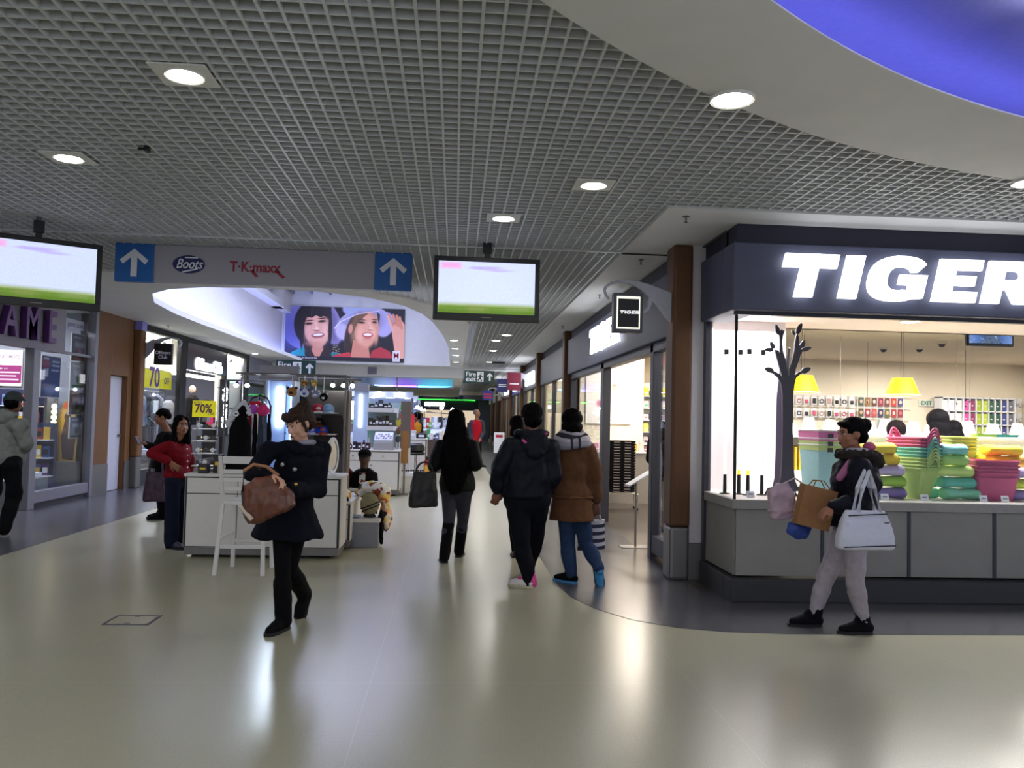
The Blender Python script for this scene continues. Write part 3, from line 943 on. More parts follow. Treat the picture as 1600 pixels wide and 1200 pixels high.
for k in range(5): MB().box(-.13, -.03, -.1 + .045 * k, .13, -.02, -.08 + .045 * k).build('slat', mat('vent_slat', '75758A', .5), vg)
gc = thing('grid_bracket', 'small black clip hanging in the grid left of the first aisle downlight', 'bracket', (-2.15, 5.75, 3.35))
MB().box(-.012, -.03, -.03, .012, .03, .02).build('clip', BLACK, gc); MB().box(-.06, -.01, -.02, -.02, .01, -.005).build('pin', BLACK, gc)

# ================================================================ HANGING SIGNS AND SCREENS
BLUE = mat('sign_blue_square', '1D63B0', .45, var=.02)
SGREY = mat('sign_grey', 'A5A3AB', .5, var=.02)
SWHITE = mat('sign_white', 'E9EBF2', .5, var=.01)
hs = thing('direction_sign', 'long grey hanging direction sign with two blue arrow squares and shop logos', 'sign', (-2.115, 9.2, 2.945))
MB().box(-1.6, -.03, 0, 1.6, .03, .41).build('panel', SGREY, hs, bevel=.004)
ARW = [[(-.035, -.15), (.035, -.15), (.035, .05), (.115, -.03), (.165, .02), (0, .165), (-.165, .02), (-.115, -.03), (-.035, .05)]]
for sx, nm in ((-1.395, 'a'), (1.395, 'b')):
    q = MB().box(sx - .205, -.045, -.004, sx + .205, .035, .414).build('arrow_square', BLUE, hs, bevel=.004)
    a = [(-.033, -.155), (.033, -.155), (.033, .055), (.115, -.02), (.150, .025), (0, .150), (-.150, .025), (-.115, -.02), (-.033, .055)]
    link('arrow', shape2d([a], .002), SWHITE, q, loc=(sx, -.048, .205), rot=FACE_S)
ov = MB().lathe([(.001, 0), (.17, 0), (.17, .008), (.001, .008)], n=40).xf(Matrix.Translation((-.82, -.032, .205)) @ Matrix.Rotation(PI / 2, 4, 'X') @ Matrix.Diagonal((1, .58, 1, 1))).build('oval_logo', mat('logo_navy', '16205A', .45), hs)
text('Boots', .15, SWHITE, ov, (-.815, -.045, .205), shear=.35, bold=.008, xs=.78, extrude=.002, name='script')
MB().prism([(-.89, .125), (-.72, .165), (-.72, .150), (-.88, .112)], 'y', -.046, -.044).prism([(-.86, .285), (-.72, .285), (-.72, .272), (-.86, .272)], 'y', -.046, -.044).build('flourish', SWHITE, ov)
RED = mat('logo_red', '9A1230', .45)
text('T·K·maxx', .155, RED, hs, (-.11, -.034, .195), bold=.022, xs=.88, extrude=.002, name='logo_lettering')
MB().prism([(-.17, .165), (-.1, .09), (-.07, .10), (-.13, .17)], 'y', -.036, -.033).prism([(.10, .16), (.19, .085), (.22, .10), (.13, .17)], 'y', -.036, -.033).build('logo_tail', RED, hs)
for sx in (-1.1, 1.1): MB().cyl((sx, 0, .41), (sx, 0, .47), .012).build('hanger', STEEL, hs)


def screen_print(seed):
    c = Canvas(140, 80, 'CBD7FA')
    c.mix((1 - c.Y) * .3, 'DDE2FF')
    c.rect(0, .80, 1, 1.1, '9DB07A', .8, .06).rect(0, .85, 1, 1.1, '66862E', 1, .04).rect(.0, .93, 1, 1.1, '587A22', .9, .03)
    c.rect(.3, .84, .5, .96, '8A8F58', .5, .08).rect(.7, .84, .95, .92, '8FA070', .5, .08)
    c.rect(.02, .03, .24, .15, 'F0B4E4', .9, .03).rect(.05, .06, .21, .12, 'EFA0DC', .7, .03)
    for k, (x, y, w) in enumerate(((.45, .13, .2), (.55, .11, .16), (.62, .16, .2), (.40, .12, .1))):
        c.ell(x, y, w, .022, 'B6A4EC', soft=.7, op=.7)
    return c.grain(.008, seed)


def telly(label, loc, rz, w=1.09, h=.655, pole=.17):
    t = thing('hanging_screen', label, 'screen', loc, rz)
    MB().box(-w / 2, 0, 0, w / 2, .07, h).box(-w / 2 + .12, .07, .1, w / 2 - .12, .12, h - .1).build('casing', BLACK, t, bevel=.012)
    b = .048
    MB().box(-w / 2, -.012, 0, w / 2, 0, .075).box(-w / 2, -.012, h - b, w / 2, 0, h).box(-w / 2, -.012, .075, -w / 2 + b, 0, h - b).box(w / 2 - b, -.012, .075, w / 2, 0, h - b).build('bezel', BLACK, t, bevel=.004)
    screen_print(3).build('display', w - 2 * b, h - b - .075, SCREEN, t, loc=(0, -.002, (.075 + h - b) / 2))
    MB().box(-.05, -.0135, .03, .05, -.012, .038).build('badge', STEEL, t)
    MB().box(-.03, .05, h, .03, .11, h + .06).box(-.045, .03, h + .055, .045, .12, h + .17).build('mount', BLACK, t, bevel=.005)
    MB().cyl((0, .08, h), (0, .08, 3.36 - loc[2]), .022).build('pole', STEEL, t, smooth=True)
    return t
telly('wide hanging screen with a pale picture left of the hanging light box', (.295, 8.43, 2.545), .03)
telly('hanging screen cut by the left picture edge in front of the purple letters', (-3.955, 8.02, 2.50), math.radians(31))

# billboard
def billboard():
    c = Canvas(384, 176, '14101E')
    A = 384 / 176
    SK, SK2 = 'E0A898', 'C98A78'
    # left woman
    c.ell(.17, .36, .42 * 1.05, .46, '8C88C8', rot=-.55, soft=.02).ell(.17, .36, .40 * 1.05, .44, '64629E', rot=-.55, soft=.3, op=.8)
    c.ell(.02, .5, .3, .35, '4A50A0', rot=.3, soft=.5, op=.6)
    c.ell(.37, .30, .20, .42, '8B82B4', rot=-.35, soft=.05).ell(.36, .30, .17, .38, '6D6494', rot=-.35, soft=.25)
    c.ell(.215, .33, .31, .40, '150F14', soft=.04).ell(.245, .14, .27, .2, '1A1217', soft=.1)
    c.poly([(.02, 1), (.06, .86), (.17, .74), (.22, 1)], '1E8C9C').poly([(.36, .9), (.40, .84), (.46, .86), (.45, 1), (.3, 1)], '1C7484')
    c.poly([(.15, .66), (.36, .70), (.40, .95), (.36, 1), (.19, 1)], '241A1E')
    c.ell(.275, .84, .11, .2, SK2, soft=.15)
    c.poly([(.17, .75), (.22, .8), (.26, .95), (.2, 1), (.17, .9)], '2A1C1C').poly([(.34, .75), (.31, .85), (.29, .95), (.38, 1), (.39, .8)], '2A1C1C')
    c.ell(.268, .42, .235, .33, 'B87E70', rot=-.10, soft=.04).ell(.266, .42, .20, .30, SK, rot=-.10, soft=.22).ell(.285, .63, .12, .11, SK, soft=.3)
    c.ell(.19, .52, .08, .14, 'E9B0A8', soft=.5, op=.6).ell(.34, .46, .07, .13, 'EFC0B4', soft=.5, op=.7).ell(.25, .70, .16, .05, SK2, soft=.5, op=.7)
    c.poly([(.13, .0), (.38, .0), (.385, .28), (.35, .20), (.32, .18), (.29, .20), (.25, .17), (.22, .22), (.18, .20), (.15, .30), (.12, .4)], '1A1216')
    c.ell(.375, .42, .035, .28, '1A1216', soft=.2).ell(.14, .48, .035, .3, '1A1216', soft=.2)
    for x, y in ((.195, .325), (.305, .275)):
        c.ell(x, y - .055, .07, .012, '3A201C', rot=-.12, soft=.5).ell(x, y, .062, .022, '2A1616', rot=-.1, soft=.4).ell(x, y + .03, .06, .014, SK2, rot=-.1, soft=.5, op=.6)
    c.line(.255, .30, .265, .40, .022, 'F2C4B8', .6).ell(.262, .415, .04, .025, 'F4CCC0', soft=.4).ell(.262, .45, .055, .014, 'A86658', soft=.5)
    c.ell(.275, .535, .115, .045, '8A3440', rot=-.12, soft=.15).ell(.275, .527, .095, .026, 'F4EAE8', rot=-.12, soft=.2).ell(.275, .585, .09, .014, 'C08478', rot=-.12, soft=.6, op=.7)
    c.line(.195, .47, .185, .57, .012, SK2, .6).line(.345, .42, .36, .5, .012, SK2, .6)
    # sparkle between
    for k in range(24):
        c.ell(.40 + .06 * random.random(), .72 + .15 * random.random(), .006, .006, 'D8C8A0', soft=.5)
    # right woman
    c.ell(.64, .30, .50, .30, 'A8A4CC', rot=-.36, soft=.02).ell(.60, .03, .28, .16, '9CA4D0', soft=.08)
    c.ell(.83, .30, .17, .24, 'A9A4D4', rot=.2, soft=.08).ell(.63, .33, .46, .25, '8E88B8', rot=-.36, soft=.15, op=.8)
    c.ell(.475, .46, .12, .16, 'C4BCE6', rot=-.4, soft=.2, op=.8)
    c.ell(.57, .55, .16, .42, '4A3428', rot=.12, soft=.06).ell(.545, .72, .10, .28, '2E211C', soft=.2).ell(.60, .38, .11, .28, '8A6A50', rot=.2, soft=.25)
    c.ell(.745, .7, .10, .25, '241A1A', soft=.2)
    c.poly([(.36, 1), (.42, .89), (.54, .83), (.60, 1)], 'B83440').poly([(.70, 1), (.73, .80), (.80, .72), (.88, .80), (.93, 1)], 'A82E3A')
    c.poly([(.57, .6), (.70, .72), (.72, 1), (.55, 1)], 'C98270')
    c.ell(.675, .41, .205, .34, 'BE7C66', rot=.16, soft=.04).ell(.68, .41, .17, .31, 'E0A08A', rot=.16, soft=.22).ell(.695, .60, .11, .13, 'DA9A84', soft=.3).ell(.76, .42, .05, .26, 'D49480', soft=.3)
    c.ell(.62, .50, .07, .14, 'EDB49C', soft=.5, op=.6).ell(.735, .46, .05, .10, 'F0BCA6', soft=.5, op=.7)
    c.poly([(.60, .13), (.70, .08), (.66, .16), (.60, .30), (.56, .5), (.55, .30)], '6E5038')
    c.poly([(.76, .06), (.79, .12), (.785, .34), (.77, .2)], '2A2024')
    for x, y, w in ((.635, .275, .07), (.745, .265, .05)):
        c.ell(x, y - .05, w, .012, '5A3A2C', rot=.05, soft=.5).ell(x, y, w * .85, .02, '33201C', rot=.05, soft=.4).ell(x, y + .03, w * .8, .012, 'C48672', soft=.5, op=.6)
    c.line(.70, .27, .715, .37, .02, 'F2C0AA', .6).ell(.715, .385, .035, .022, 'F4C8B4', soft=.4).ell(.71, .41, .045, .012, 'A86650', soft=.5)
    c.ell(.69, .505, .098, .05, 'B4454C', rot=-.03, soft=.15).ell(.69, .498, .078, .028, 'F8EEEA', rot=-.03, soft=.2).ell(.69, .575, .07, .014, 'C07C68', rot=-.03, soft=.6, op=.7)
    c.ell(.545, .40, .04, .09, 'D29280', rot=.1, soft=.2)
    # brim edge, hand
    c.line(.41, .40, .46, .27, .012, 'E4DEF8', .9).line(.46, .27, .6, .12, .012, 'E4DEF8', .8).line(.6, .12, .78, .05, .012, 'D8C8E4', .8)
    c.poly([(.935, 1), (.905, .6), (.89, .42), (.90, .3), (.97, .2), (1, .3), (1, 1)], 'DFA090')
    for q in ((.86, .12, .90, .30), (.90, .12, .93, .30), (.93, .13, .95, .32), (.955, .16, .975, .36)):
        c.line(*q, .03, 'CF8672', 1)
    c.line(.855, .14, .90, .42, .022, 'E4AC9A', 1)
    c.rect(0, .925, 1, 1.1, '141020')
    return c.grain(.012)
bb = thing('billboard', 'wide billboard of two smiling women in hats on the far white wall', 'billboard', (-3.78, 28.24, 3.38))
MB().box(-2.0, 0, 0, 2.0, .05, 1.82).build('backing_board', BLACKM, bb)
billboard().build('poster_print', 4.0, 1.82, GLOWPRINT, bb, loc=(0, -.008, .91))
text('shopping as it should be.', .105, SWHITE, bb, (-1.93, -.012, .07), align='LEFT', extrude=.001)
lg = MB().box(1.62, -.03, .02, 1.87, -.008, .38).build('logo_plate', mat('logo_white', 'F4F2F6', .5), bb, bevel=.03)
text('M', .28, mat('logo_crimson', 'B0103C', .5), lg, (1.745, -.034, .215), bold=.008, extrude=.002, xs=.9)
MB().box(1.66, -.034, .07, 1.83, -.03, .085).build('logo_line', mat('logo_crimson', 'B0103C', .5), lg)


def fire_sign(label, loc, w=.74, half=False):
    t = thing('fire_exit_sign', label, 'sign', loc)
    G = mat('exit_green', '123A38', .5)
    MB().box(-w / 2, -.02, 0, w / 2, .02, .30).build('board', G, t)
    text('Fire', .16, SWHITE, t, (-w / 2 + .15, -.023, .205), bold=.02, extrude=.001)
    text('exit', .16, SWHITE, t, (-w / 2 + .15, -.023, .085), bold=.02, extrude=.001)
    d = MB().box(-.06, -.024, .03, .10, -.021, .27).build('door_symbol', SWHITE, t)
    man = MB()
    for p in ([(.02, .24), (.05, .24), (.05, .21), (.02, .21)], [(.0, .2), (.05, .2), (.04, .12), (.0, .12)], [(.0, .12), (.03, .12), (.07, .05), (.05, .04)], [(.0, .13), (.02, .1), (-.03, .05), (-.05, .06)], [(.04, .19), (.09, .15), (.08, .135), (.03, .17)], [(.0, .19), (-.04, .15), (-.03, .135), (.01, .17)]):
        man.prism(p, 'y', -.027, -.024)
    man.build('running_figure', G, t)
    if True:
        a = [(-.02, -.09), (.02, -.09), (.02, .03), (.05, .0), (.075, .03), (0, .1), (-.075, .03), (-.05, .0), (-.02, .03)]
        link('arrow', shape2d([a], .001), SWHITE, t, loc=(.25, -.023, .15), rot=FACE_S)
    for sx in (-.25, .25): MB().cyl((sx, 0, .30), (sx, 0, (3.4 if not half else 6.9) - loc[2]), .0012, n=6).build('hanger', STEEL, t)
    return t
fire_sign('green fire exit sign with running figure and arrow, hanging past the right screen', (.575, 20, 2.40), .72)
fire_sign('green fire exit sign half hidden behind the hanging plush hats', (-2.95, 15.5, 2.24), .72, True)


# blade signs on swept brackets
BRK = mat('bracket_grey', 'A9AAB4', .4, metal=.2)
def swoosh(parent, side, sc=1.0):
    """leaf shaped bracket in the XZ plane; root edge at x=0, sweeping towards -x*side"""
    top = [(0, .30), (.12, .345), (.24, .385), (.36, .415), (.46, .425), (.55, .42), (.64, .40), (.70, .36), (.715, .31), (.695, .26), (.66, .22)]
    low = [(.645, .225), (.675, .265), (.69, .31), (.675, .345), (.62, .38), (.55, .395), (.47, .39), (.38, .36), (.30, .31), (.22, .24), (.14, .14), (.07, .05), (0, -.02)]
    MB().prism([(-side * x * sc, z * sc) for x, z in top + low], 'y', -.022, .022).build('swept_arm', BRK, parent, bevel=.006)
    crv = [(.20, .24), (.24, .13), (.30, .085), (.40, .07), (.40, .095), (.31, .115), (.265, .16), (.25, .26)]
    MB().prism([(-side * x * sc, z * sc) for x, z in crv], 'y', -.02, .02).build('lower_hook', BRK, parent, bevel=.004)


b1 = thing('projecting_sign', 'black hanging light box with lit border and white shop name on a swept grey bracket', 'sign', (2.17, 8.17, 2.55))
swoosh(b1, 1)
MB().box(-.615, -.06, -.11, -.32, .06, .285).build('box_frame', mat('box_grey', '4A4A55', .45), b1, bevel=.006)
MB().box(-.585, -.068, -.075, -.35, -.06, .25).build('lit_panel', mat('edge_light', 'F4F6DC', .5, emit=.45, ecol='FBFAE6'), b1)
bp = MB().box(-.572, -.072, -.06, -.363, -.068, .225).build('black_panel', BLACK, b1)
tiger_word(b1, .032, (-.557, -.075, .075), FACE_S, mat('letter_soft', 'FFFFFF', .5, emit=.3), ex=.002, bev=0)

b2 = thing('projecting_sign', 'black square hanging sign reading Officers Club on a dark swept bracket', 'sign', (-6.27, 17.15, 2.62))
BRKD = BRK
swoosh(b2, -1)
MB().box(.18, -.05, -.14, .53, .05, .29).build('box', BLACK, b2, bevel=.006)
text('Officers', .095, SWHITE, b2, (.355, -.053, .10), extrude=.001, bold=.005)
text('Club', .095, SWHITE, b2, (.355, -.053, .01), extrude=.001, bold=.005)
for (x, y, z), c, w, lab, tx in (((2.0, 24.6, 2.45), '6E1832', .40, 'crimson square hanging sign on the right, nearest of the distant ones', '—'),
                                ((1.78, 26.9, 2.46), '1C2258', .36, 'navy square hanging sign with two white lines, between crimson and far blue signs', '='),
                                ((1.73, 37.5, 2.42), '1E2C78', .44, 'blue and red striped hanging sign, farthest on the right', '')):
    t = thing('projecting_sign', lab, 'sign', (2.2, y, z + .1))
    swoosh(t, 1)
    xx = x - 2.2 - .25
    MB().box(xx - w / 2, -.05, -.15, xx + w / 2, .05, .28 + (.1 if c[0] == '6' else 0)).build('box', mat('sign_' + c.lower(), c, .5, emit=.12, ecol=c), t)
    if tx == '':
        MB().box(xx - w / 2 + .03, -.056, .08, xx + w / 2 - .03, -.05, .16).box(xx - w / 2 + .03, -.056, -.06, xx + w / 2 - .03, -.05, .02).build('stripe', mat('stripe_red', 'B02040', .5), t)
    else:
        MB().box(xx - w * .35, -.056, .03, xx + w * .35, -.05, .06).build('white_line', SWHITE, t)
        if tx == '=': MB().box(xx - w * .35, -.056, .09, xx + w * .35, -.05, .115).build('white_line', SWHITE, t)
# floor hatch
hz = thing('floor_hatch', 'square metal framed access hatch in the cream floor', 'hatch', (-2.33, 6.34, 0))
MB().box(-.165, -.145, 0, .165, -.125, .004).box(-.165, .125, 0, .165, .145, .004).box(-.165, -.125, 0, -.145, .125, .004).box(.145, -.125, 0, .165, .125, .004).build('rim', mat('hatch_rim', '55565E', .4, metal=.4), hz)
MB().box(-.143, -.123, 0, .143, .123, .003).build('lid', FLOORC, hz)
MB().box(-.02, .09, .003, .02, .11, .005).build('lift_point', STEEL, hz)
MB().box(-.02, -.11, .003, .02, -.09, .005).build('lift_point', STEEL, hz)
# ================================================================ CORNER SHOP: WINDOW DISPLAY
Z0 = .88
TREE = mat('tree_board', '2C2230', .55, var=.12, scale=9, stretch=(3, 3, .5))
tr = thing('display_tree', 'dark cut-out board tree with upturned branches in the shop window', 'display tree', (3.20, 7.72, Z0))
tree_k = .00161
def tp(u, v): return ((u - 430) * tree_k * 1.12, (1104 - v) * tree_k)
trunk = [tp(*p) for p in [(300, 1100), (318, 1062), (350, 1052), (375, 1040), (386, 1000), (391, 900), (393, 700), (390, 500), (382, 440), (365, 405), (340, 382), (318, 372), (322, 362), (350, 370), (372, 384), (386, 398),
         (372, 340), (352, 262), (345, 240), (366, 240), (372, 262), (374, 200), (370, 150), (376, 118), (388, 116), (392, 150), (386, 190), (392, 250), (404, 290), (410, 330), (414, 395),
         (424, 395), (430, 350), (444, 290), (452, 240), (456, 190), (462, 150), (470, 140), (476, 160), (478, 200), (490, 232), (500, 240), (488, 262), (478, 300), (462, 350), (456, 388), (476, 368), (500, 358), (512, 366), (488, 380), (464, 405), (456, 440), (450, 500), (448, 700), (452, 900), (462, 1010), (476, 1048), (520, 1060), (530, 1072), (470, 1078), (446, 1104), (420, 1108), (392, 1096), (372, 1112), (362, 1094), (330, 1085)]]
link('trunk_board', shape2d([trunk], .012, .002), TREE, tr, rot=FACE_S)
back = [tp(*p) for p in [(330, 1104), (365, 1060), (378, 1000), (384, 800), (386, 520), (396, 430), (402, 360), (394, 300), (400, 250), (412, 300), (418, 380), (436, 390), (446, 300), (456, 220), (464, 230), (456, 310), (452, 420), (458, 520), (462, 800), (468, 1000), (490, 1060), (520, 1104)]]
link('cross_board', shape2d([back], .012, .002), mat('tree_board_lit', '3C3048', .55, var=.1), tr, rot=(PI / 2, 0, -1.02), loc=(-.030, .05, 0))  # lighter board tone stands in for purple light on this side
for u, v, ln, wd, a in ((352, 118, 66, 26, 20), (486, 108, 70, 28, -24), (386, 135, 30, 14, -20), (449, 132, 32, 14, 22), (322, 212, 46, 24, 30), (302, 240, 52, 24, 84), (508, 200, 52, 26, -24), (532, 228, 60, 26, -72), (305, 360, 54, 30, 72), (530, 355, 58, 32, -66)):
    pts = []
    for i in range(24):
        t = 2 * PI * i / 24
        yy = math.cos(t) * ln / 2
        xx = math.sin(t) * wd / 2 * (1 - .25 * math.cos(t))
        r = math.radians(a)
        pts.append(((u - 430) * tree_k + (xx * math.cos(r) - yy * math.sin(r)) * tree_k, (1104 - v) * tree_k + (xx * math.sin(r) + yy * math.cos(r)) * tree_k))
    link('leaf', shape2d([pts], .010, .002), TREE, tr, rot=FACE_S)

STICK = [(2.605, 7.80, 'FFFFFF', 'white', 'leftmost, near the glass corner'), (2.735, 7.78, 'FFF0E6', 'warm', 'behind the orange one'), (2.795, 7.70, 'FFE8D8', 'orange', 'beside the purple one'), (2.945, 7.74, 'D9A8FF', 'purple', 'nearest the tree')]
for x, y, c, nm, wh in STICK:
    s = thing('tube_lamp', 'thin %s glowing tube lamp with black ends, %s' % (nm, wh), 'lamp', (x, y, Z0), 0, 'tube lamps in the window')
    MB().lathe([(.05, 0), (.05, .008), (.018, .014), (.015, .19), (.001, .19)], n=14).build('base', BLACK, s, smooth=True)
    MB().cyl((0, 0, .19), (0, 0, 1.34), .012, n=12).build('tube', mat('tube_' + nm, c, .3, emit=1.6 if nm != 'purple' else 1.1, ecol=c), s, smooth=True)
    MB().cyl((0, 0, .19), (0, 0, .235), .013, n=12).build('glow_collar', mat('collar_' + nm, 'FFA020' if nm in ('warm', 'orange') else c, .3, emit=1.5, ecol='FF9A10' if nm in ('warm', 'orange') else c), s)
    MB().box(-.02, -.015, 1.34, .02, .015, 1.39).build('end_cap', BLACK, s, bevel=.004)

# bolster cushions
def bolster(L=.37, r=.056, waist=.86):
    mb = MB()
    R = []
    n = 22
    prof = [(-.5, .12), (-.497, .4), (-.485, .68), (-.46, .9), (-.42, 1.0), (-.30, 1.0), (-.15, (1 + waist) / 2), (0, waist), (.15, (1 + waist) / 2), (.30, 1.0), (.42, 1.0), (.46, .9), (.485, .68), (.497, .4), (.5, .12)]
    for t, k in prof:
        R.append([Vector((t * L, 1.75 * r * k * math.cos(2 * PI * i / n), r * k * math.sin(2 * PI * i / n) * (1 if math.sin(2 * PI * i / n) > 0 else .92))) for i in range(n)])
    mb.loft(R)
    return mb
CU = {}
def cushion(x, y, z, col, nm, where, L=.37, r=.056, rz=0.0):
    m = mat('cushion_' + col.lower(), col, .62, var=.03, scale=40, bump=.04)
    o = bolster(L, r).build('bolster_cushion', m, smooth='all', loc=(x, y, z + r * .95), rot=(0, 0, rz))
    MB().tube([(L * .43, 1.78 * r * math.cos(a) * .98, r * .98 * math.sin(a)) for a in [i * PI / 10 for i in range(20)]], .0025, 5, closed=True).build('seam', m, o)
    return tag(o, '%s bolster cushion %s' % (nm, where), 'cushion', 'bolster cushions in the window')
Y1 = 7.62
for z, x, c, nm, wh in ((0, 4.10, '8672B0', 'deep purple', 'at the bottom of the stack left of the basket tower'), (.107, 4.095, '9CCB34', 'lime green', 'second from the bottom left of the basket tower'), (.212, 4.08, 'C6B6E2', 'pale lilac', 'third from the bottom left of the basket tower'),
                        (.316, 4.03, 'F2CE1C', 'yellow', 'second from the top left of the basket tower'), (.42, 4.0, 'F6DE3A', 'bright yellow', 'topmost of the stack left of the basket tower')):
    cushion(x, Y1, Z0 + z, c, nm, wh)
for z, x, c, nm, wh, L in ((0, 4.845, '8FDCB4', 'mint green', 'at the bottom beside the pink crates', .36), (.107, 4.81, '5CC0AC', 'teal', 'second from the bottom beside the pink crates', .34), (.214, 4.77, 'D2EE86', 'pale lime', 'in the middle of the stack beside the pink crates', .38),
                           (.32, 4.765, 'B4E47A', 'apple green', 'second from the top right of the basket tower', .28), (.42, 4.76, '8ADCD8', 'aqua', 'topmost right of the basket tower', .27)):
    cushion(x, Y1 + .02, Z0 + z, c, nm, wh, L)
cushion(4.64, 7.85, Z0, '7CD8A8', 'mint', 'lying end on in the gap right of the basket tower', .3, .05, PI / 2)
cushion(4.66, 7.90, Z0 + .1, '1F9A78', 'dark green', 'lying end on above the mint one in the gap', .3, .05, PI / 2)
for z, x, c, nm, wh in ((0, 5.50, '8672B0', 'violet', 'at the bottom right of the pink crates by the picture edge'), (.107, 5.50, 'C6D82E', 'yellow green', 'second from the bottom right of the pink crates'), (.212, 5.49, 'B4A0DC', 'light purple', 'third from the bottom right of the pink crates'),
                        (.318, 5.42, 'F2B81C', 'amber', 'fourth from the bottom right of the pink crates'), (.42, 5.36, 'F8E21E', 'lemon yellow', 'topmost at the right picture edge')):
    cushion(x, Y1 + (.16 if z > .3 else 0), Z0 + z, c, nm, wh)
cushion(5.34, 7.98, Z0 + .33, 'F4E420', 'golden yellow', 'lying end on behind the topmost at the right edge', .3, .06, PI / 2)
cushion(5.33, 7.95, Z0 + .22, 'D8E028', 'greenish yellow', 'lying end on behind the amber one', .3, .055, PI / 2)
cushion(5.33, 7.95, Z0 + .11, 'E6E03C', 'soft yellow', 'lying end on lowest behind the amber one', .3, .055, PI / 2)
cushion(5.33, 7.95, Z0, 'BCD040', 'olive lime', 'lying end on at the foot behind the amber one', .3, .055, PI / 2)


def weave_mat(name, col):
    if name in _M: return _M[name]
    m = mat(name, col, .55, var=.05)
    nt = m.node_tree
    tc = [n for n in nt.nodes if n.type == 'TEX_COORD'][0]
    w1 = nt.nodes.new('ShaderNodeTexChecker'); w1.inputs['Scale'].default_value = 55
    nt.links.new(tc.outputs['Object'], w1.inputs['Vector'])
    b = nt.nodes.new('ShaderNodeBump'); b.inputs['Strength'].default_value = .8; b.inputs['Distance'].default_value = .008
    nt.links.new(w1.outputs['Fac'], b.inputs['Height'])
    nt.links.new(b.outputs[0], nt.nodes['Principled BSDF'].inputs['Normal'])
    return m


def rrect(hx, hy, z, r=.03, n=4):
    pts = []
    for cx, cy, a in ((hx - r, hy - r, 0), (-hx + r, hy - r, 90), (-hx + r, -hy + r, 180), (hx - r, -hy + r, 270)):
        for i in range(n + 1):
            t = math.radians(a + 90 * i / n)
            pts.append(Vector((cx + r * math.cos(t), cy + r * math.sin(t), z)))
    return pts


def basket(name, m, loc, rz, label, group, bx, by, tx, ty, h, handle=True, th=.008, cat='basket'):
    t = thing(name, label, cat, loc, rz, group)
    mb = MB()
    st = 5
    rings = [rrect(bx + (tx - bx) * k / st, by + (ty - by) * k / st, h * k / st) for k in range(st + 1)]
    inn = [rrect(bx + (tx - bx) * k / st - th, by + (ty - by) * k / st - th, max(th, h * k / st)) for k in range(st, -1, -1)]
    mb.loft(rings + inn)
    mb.build('body', m, t, smooth=True)
    rim = rrect(tx + .004, ty + .004, h)
    MB().tube(rim, .009, 6, closed=True).build('rim', m, t, smooth=True)
    if handle:
        for s in (1, -1):
            pts = [(s * (tx + .010 + .022 * math.sin(PI * i / 10)), -.085 + .17 * i / 10, h - .01 + .105 * math.sin(PI * i / 10)) for i in range(11)]
            MB().tube(pts, .010, 6).build('handle', m, t, smooth=True)
    return t
PK, TQ, LM = weave_mat('weave_pink', 'CC4C7C'), weave_mat('weave_teal', '62B8A0'), weave_mat('weave_lime', 'B2D070')
names = ['topmost', 'second', 'third', 'fourth', 'fifth', 'sixth', 'seventh', 'eighth', 'ninth', 'lowest']
for k in range(10):
    m, nm = (LM, 'lime green') if k < 4 else ((TQ, 'teal green') if k < 7 else (PK, 'rose pink'))
    basket('woven_basket', m, (4.44, 7.72, Z0 + .032 * k), -1.22, '%s woven basket with arched handles, %s in the nested tower' % (nm, names[9 - k]), 'nested baskets in the window', .115, .085, .205, .135, .29)
CRM = mat('crate_pink', 'C24A78', .45, var=.04)
for k in range(5):
    zz = Z0 + (0, .045, .075, .11, .16)[k]
    basket('storage_crate', CRM, (5.18, 7.68, zz), -.10 + .03 * (k % 2), 'rose pink plastic storage crate, %s in the nested pile' % ['lowest', 'second from the bottom', 'middle one', 'second from the top', 'topmost'][k], 'nested pink crates', .165, .125, .20 + .002 * k, .15, .215, False, cat='crate')
OLV = weave_mat('weave_olive', 'B4B85C')
for k in range(5):
    basket('storage_bin', OLV, (5.12, 8.10, Z0 + .26 + .033 * k), 0, 'olive green storage bin behind the pink crates, %s' % ['lowest', 'second from the bottom', 'middle one', 'second from the top', 'topmost'][k], 'nested olive bins', .11, .1, .145, .12, .20, False, cat='bin')
MB_ = MB().box(4.95, 8.0, Z0, 5.28, 8.2, Z0 + .26)
tag(MB_.build('display_plinth', WHITE, bevel=.006), 'white block carrying the olive green bins', 'plinth')
# tapering gift boxes left of the basket tower
for k, (c, nm, h0, h1, s) in enumerate((('9CCBCC', 'pale blue', 0, .50, .15), ('B9CF78', 'yellow green', .44, .56, .155), ('D872A4', 'pink', .53, .635, .16))):
    b = thing('nested_box', '%s tapering cardboard box, %s' % (nm, ['lowest and tallest of the nest behind the striding woman', 'in the middle of the nest', 'on top of the nest'][k]), 'box', (3.55, 7.78, Z0), .25, 'nested cardboard boxes')
    m = mat('card_' + nm.replace(' ', '_'), c, .6, var=.05, scale=60)
    MB().loft([rrect(s * (.82 if k == 0 else .96), s * (.82 if k == 0 else .96), h0, .012), rrect(s, s, h1, .012)]).build('body', m, b)
    MB().box(-s - .006, -s - .006, h1 - .012, s + .006, s + .006, h1).build('rim', WHITE, b, bevel=.002)
    MB().box(-.05, -s - .009, h1 - .075, .0, -s * .96, h1 - .035).build('label_holder', BLACKM, b)
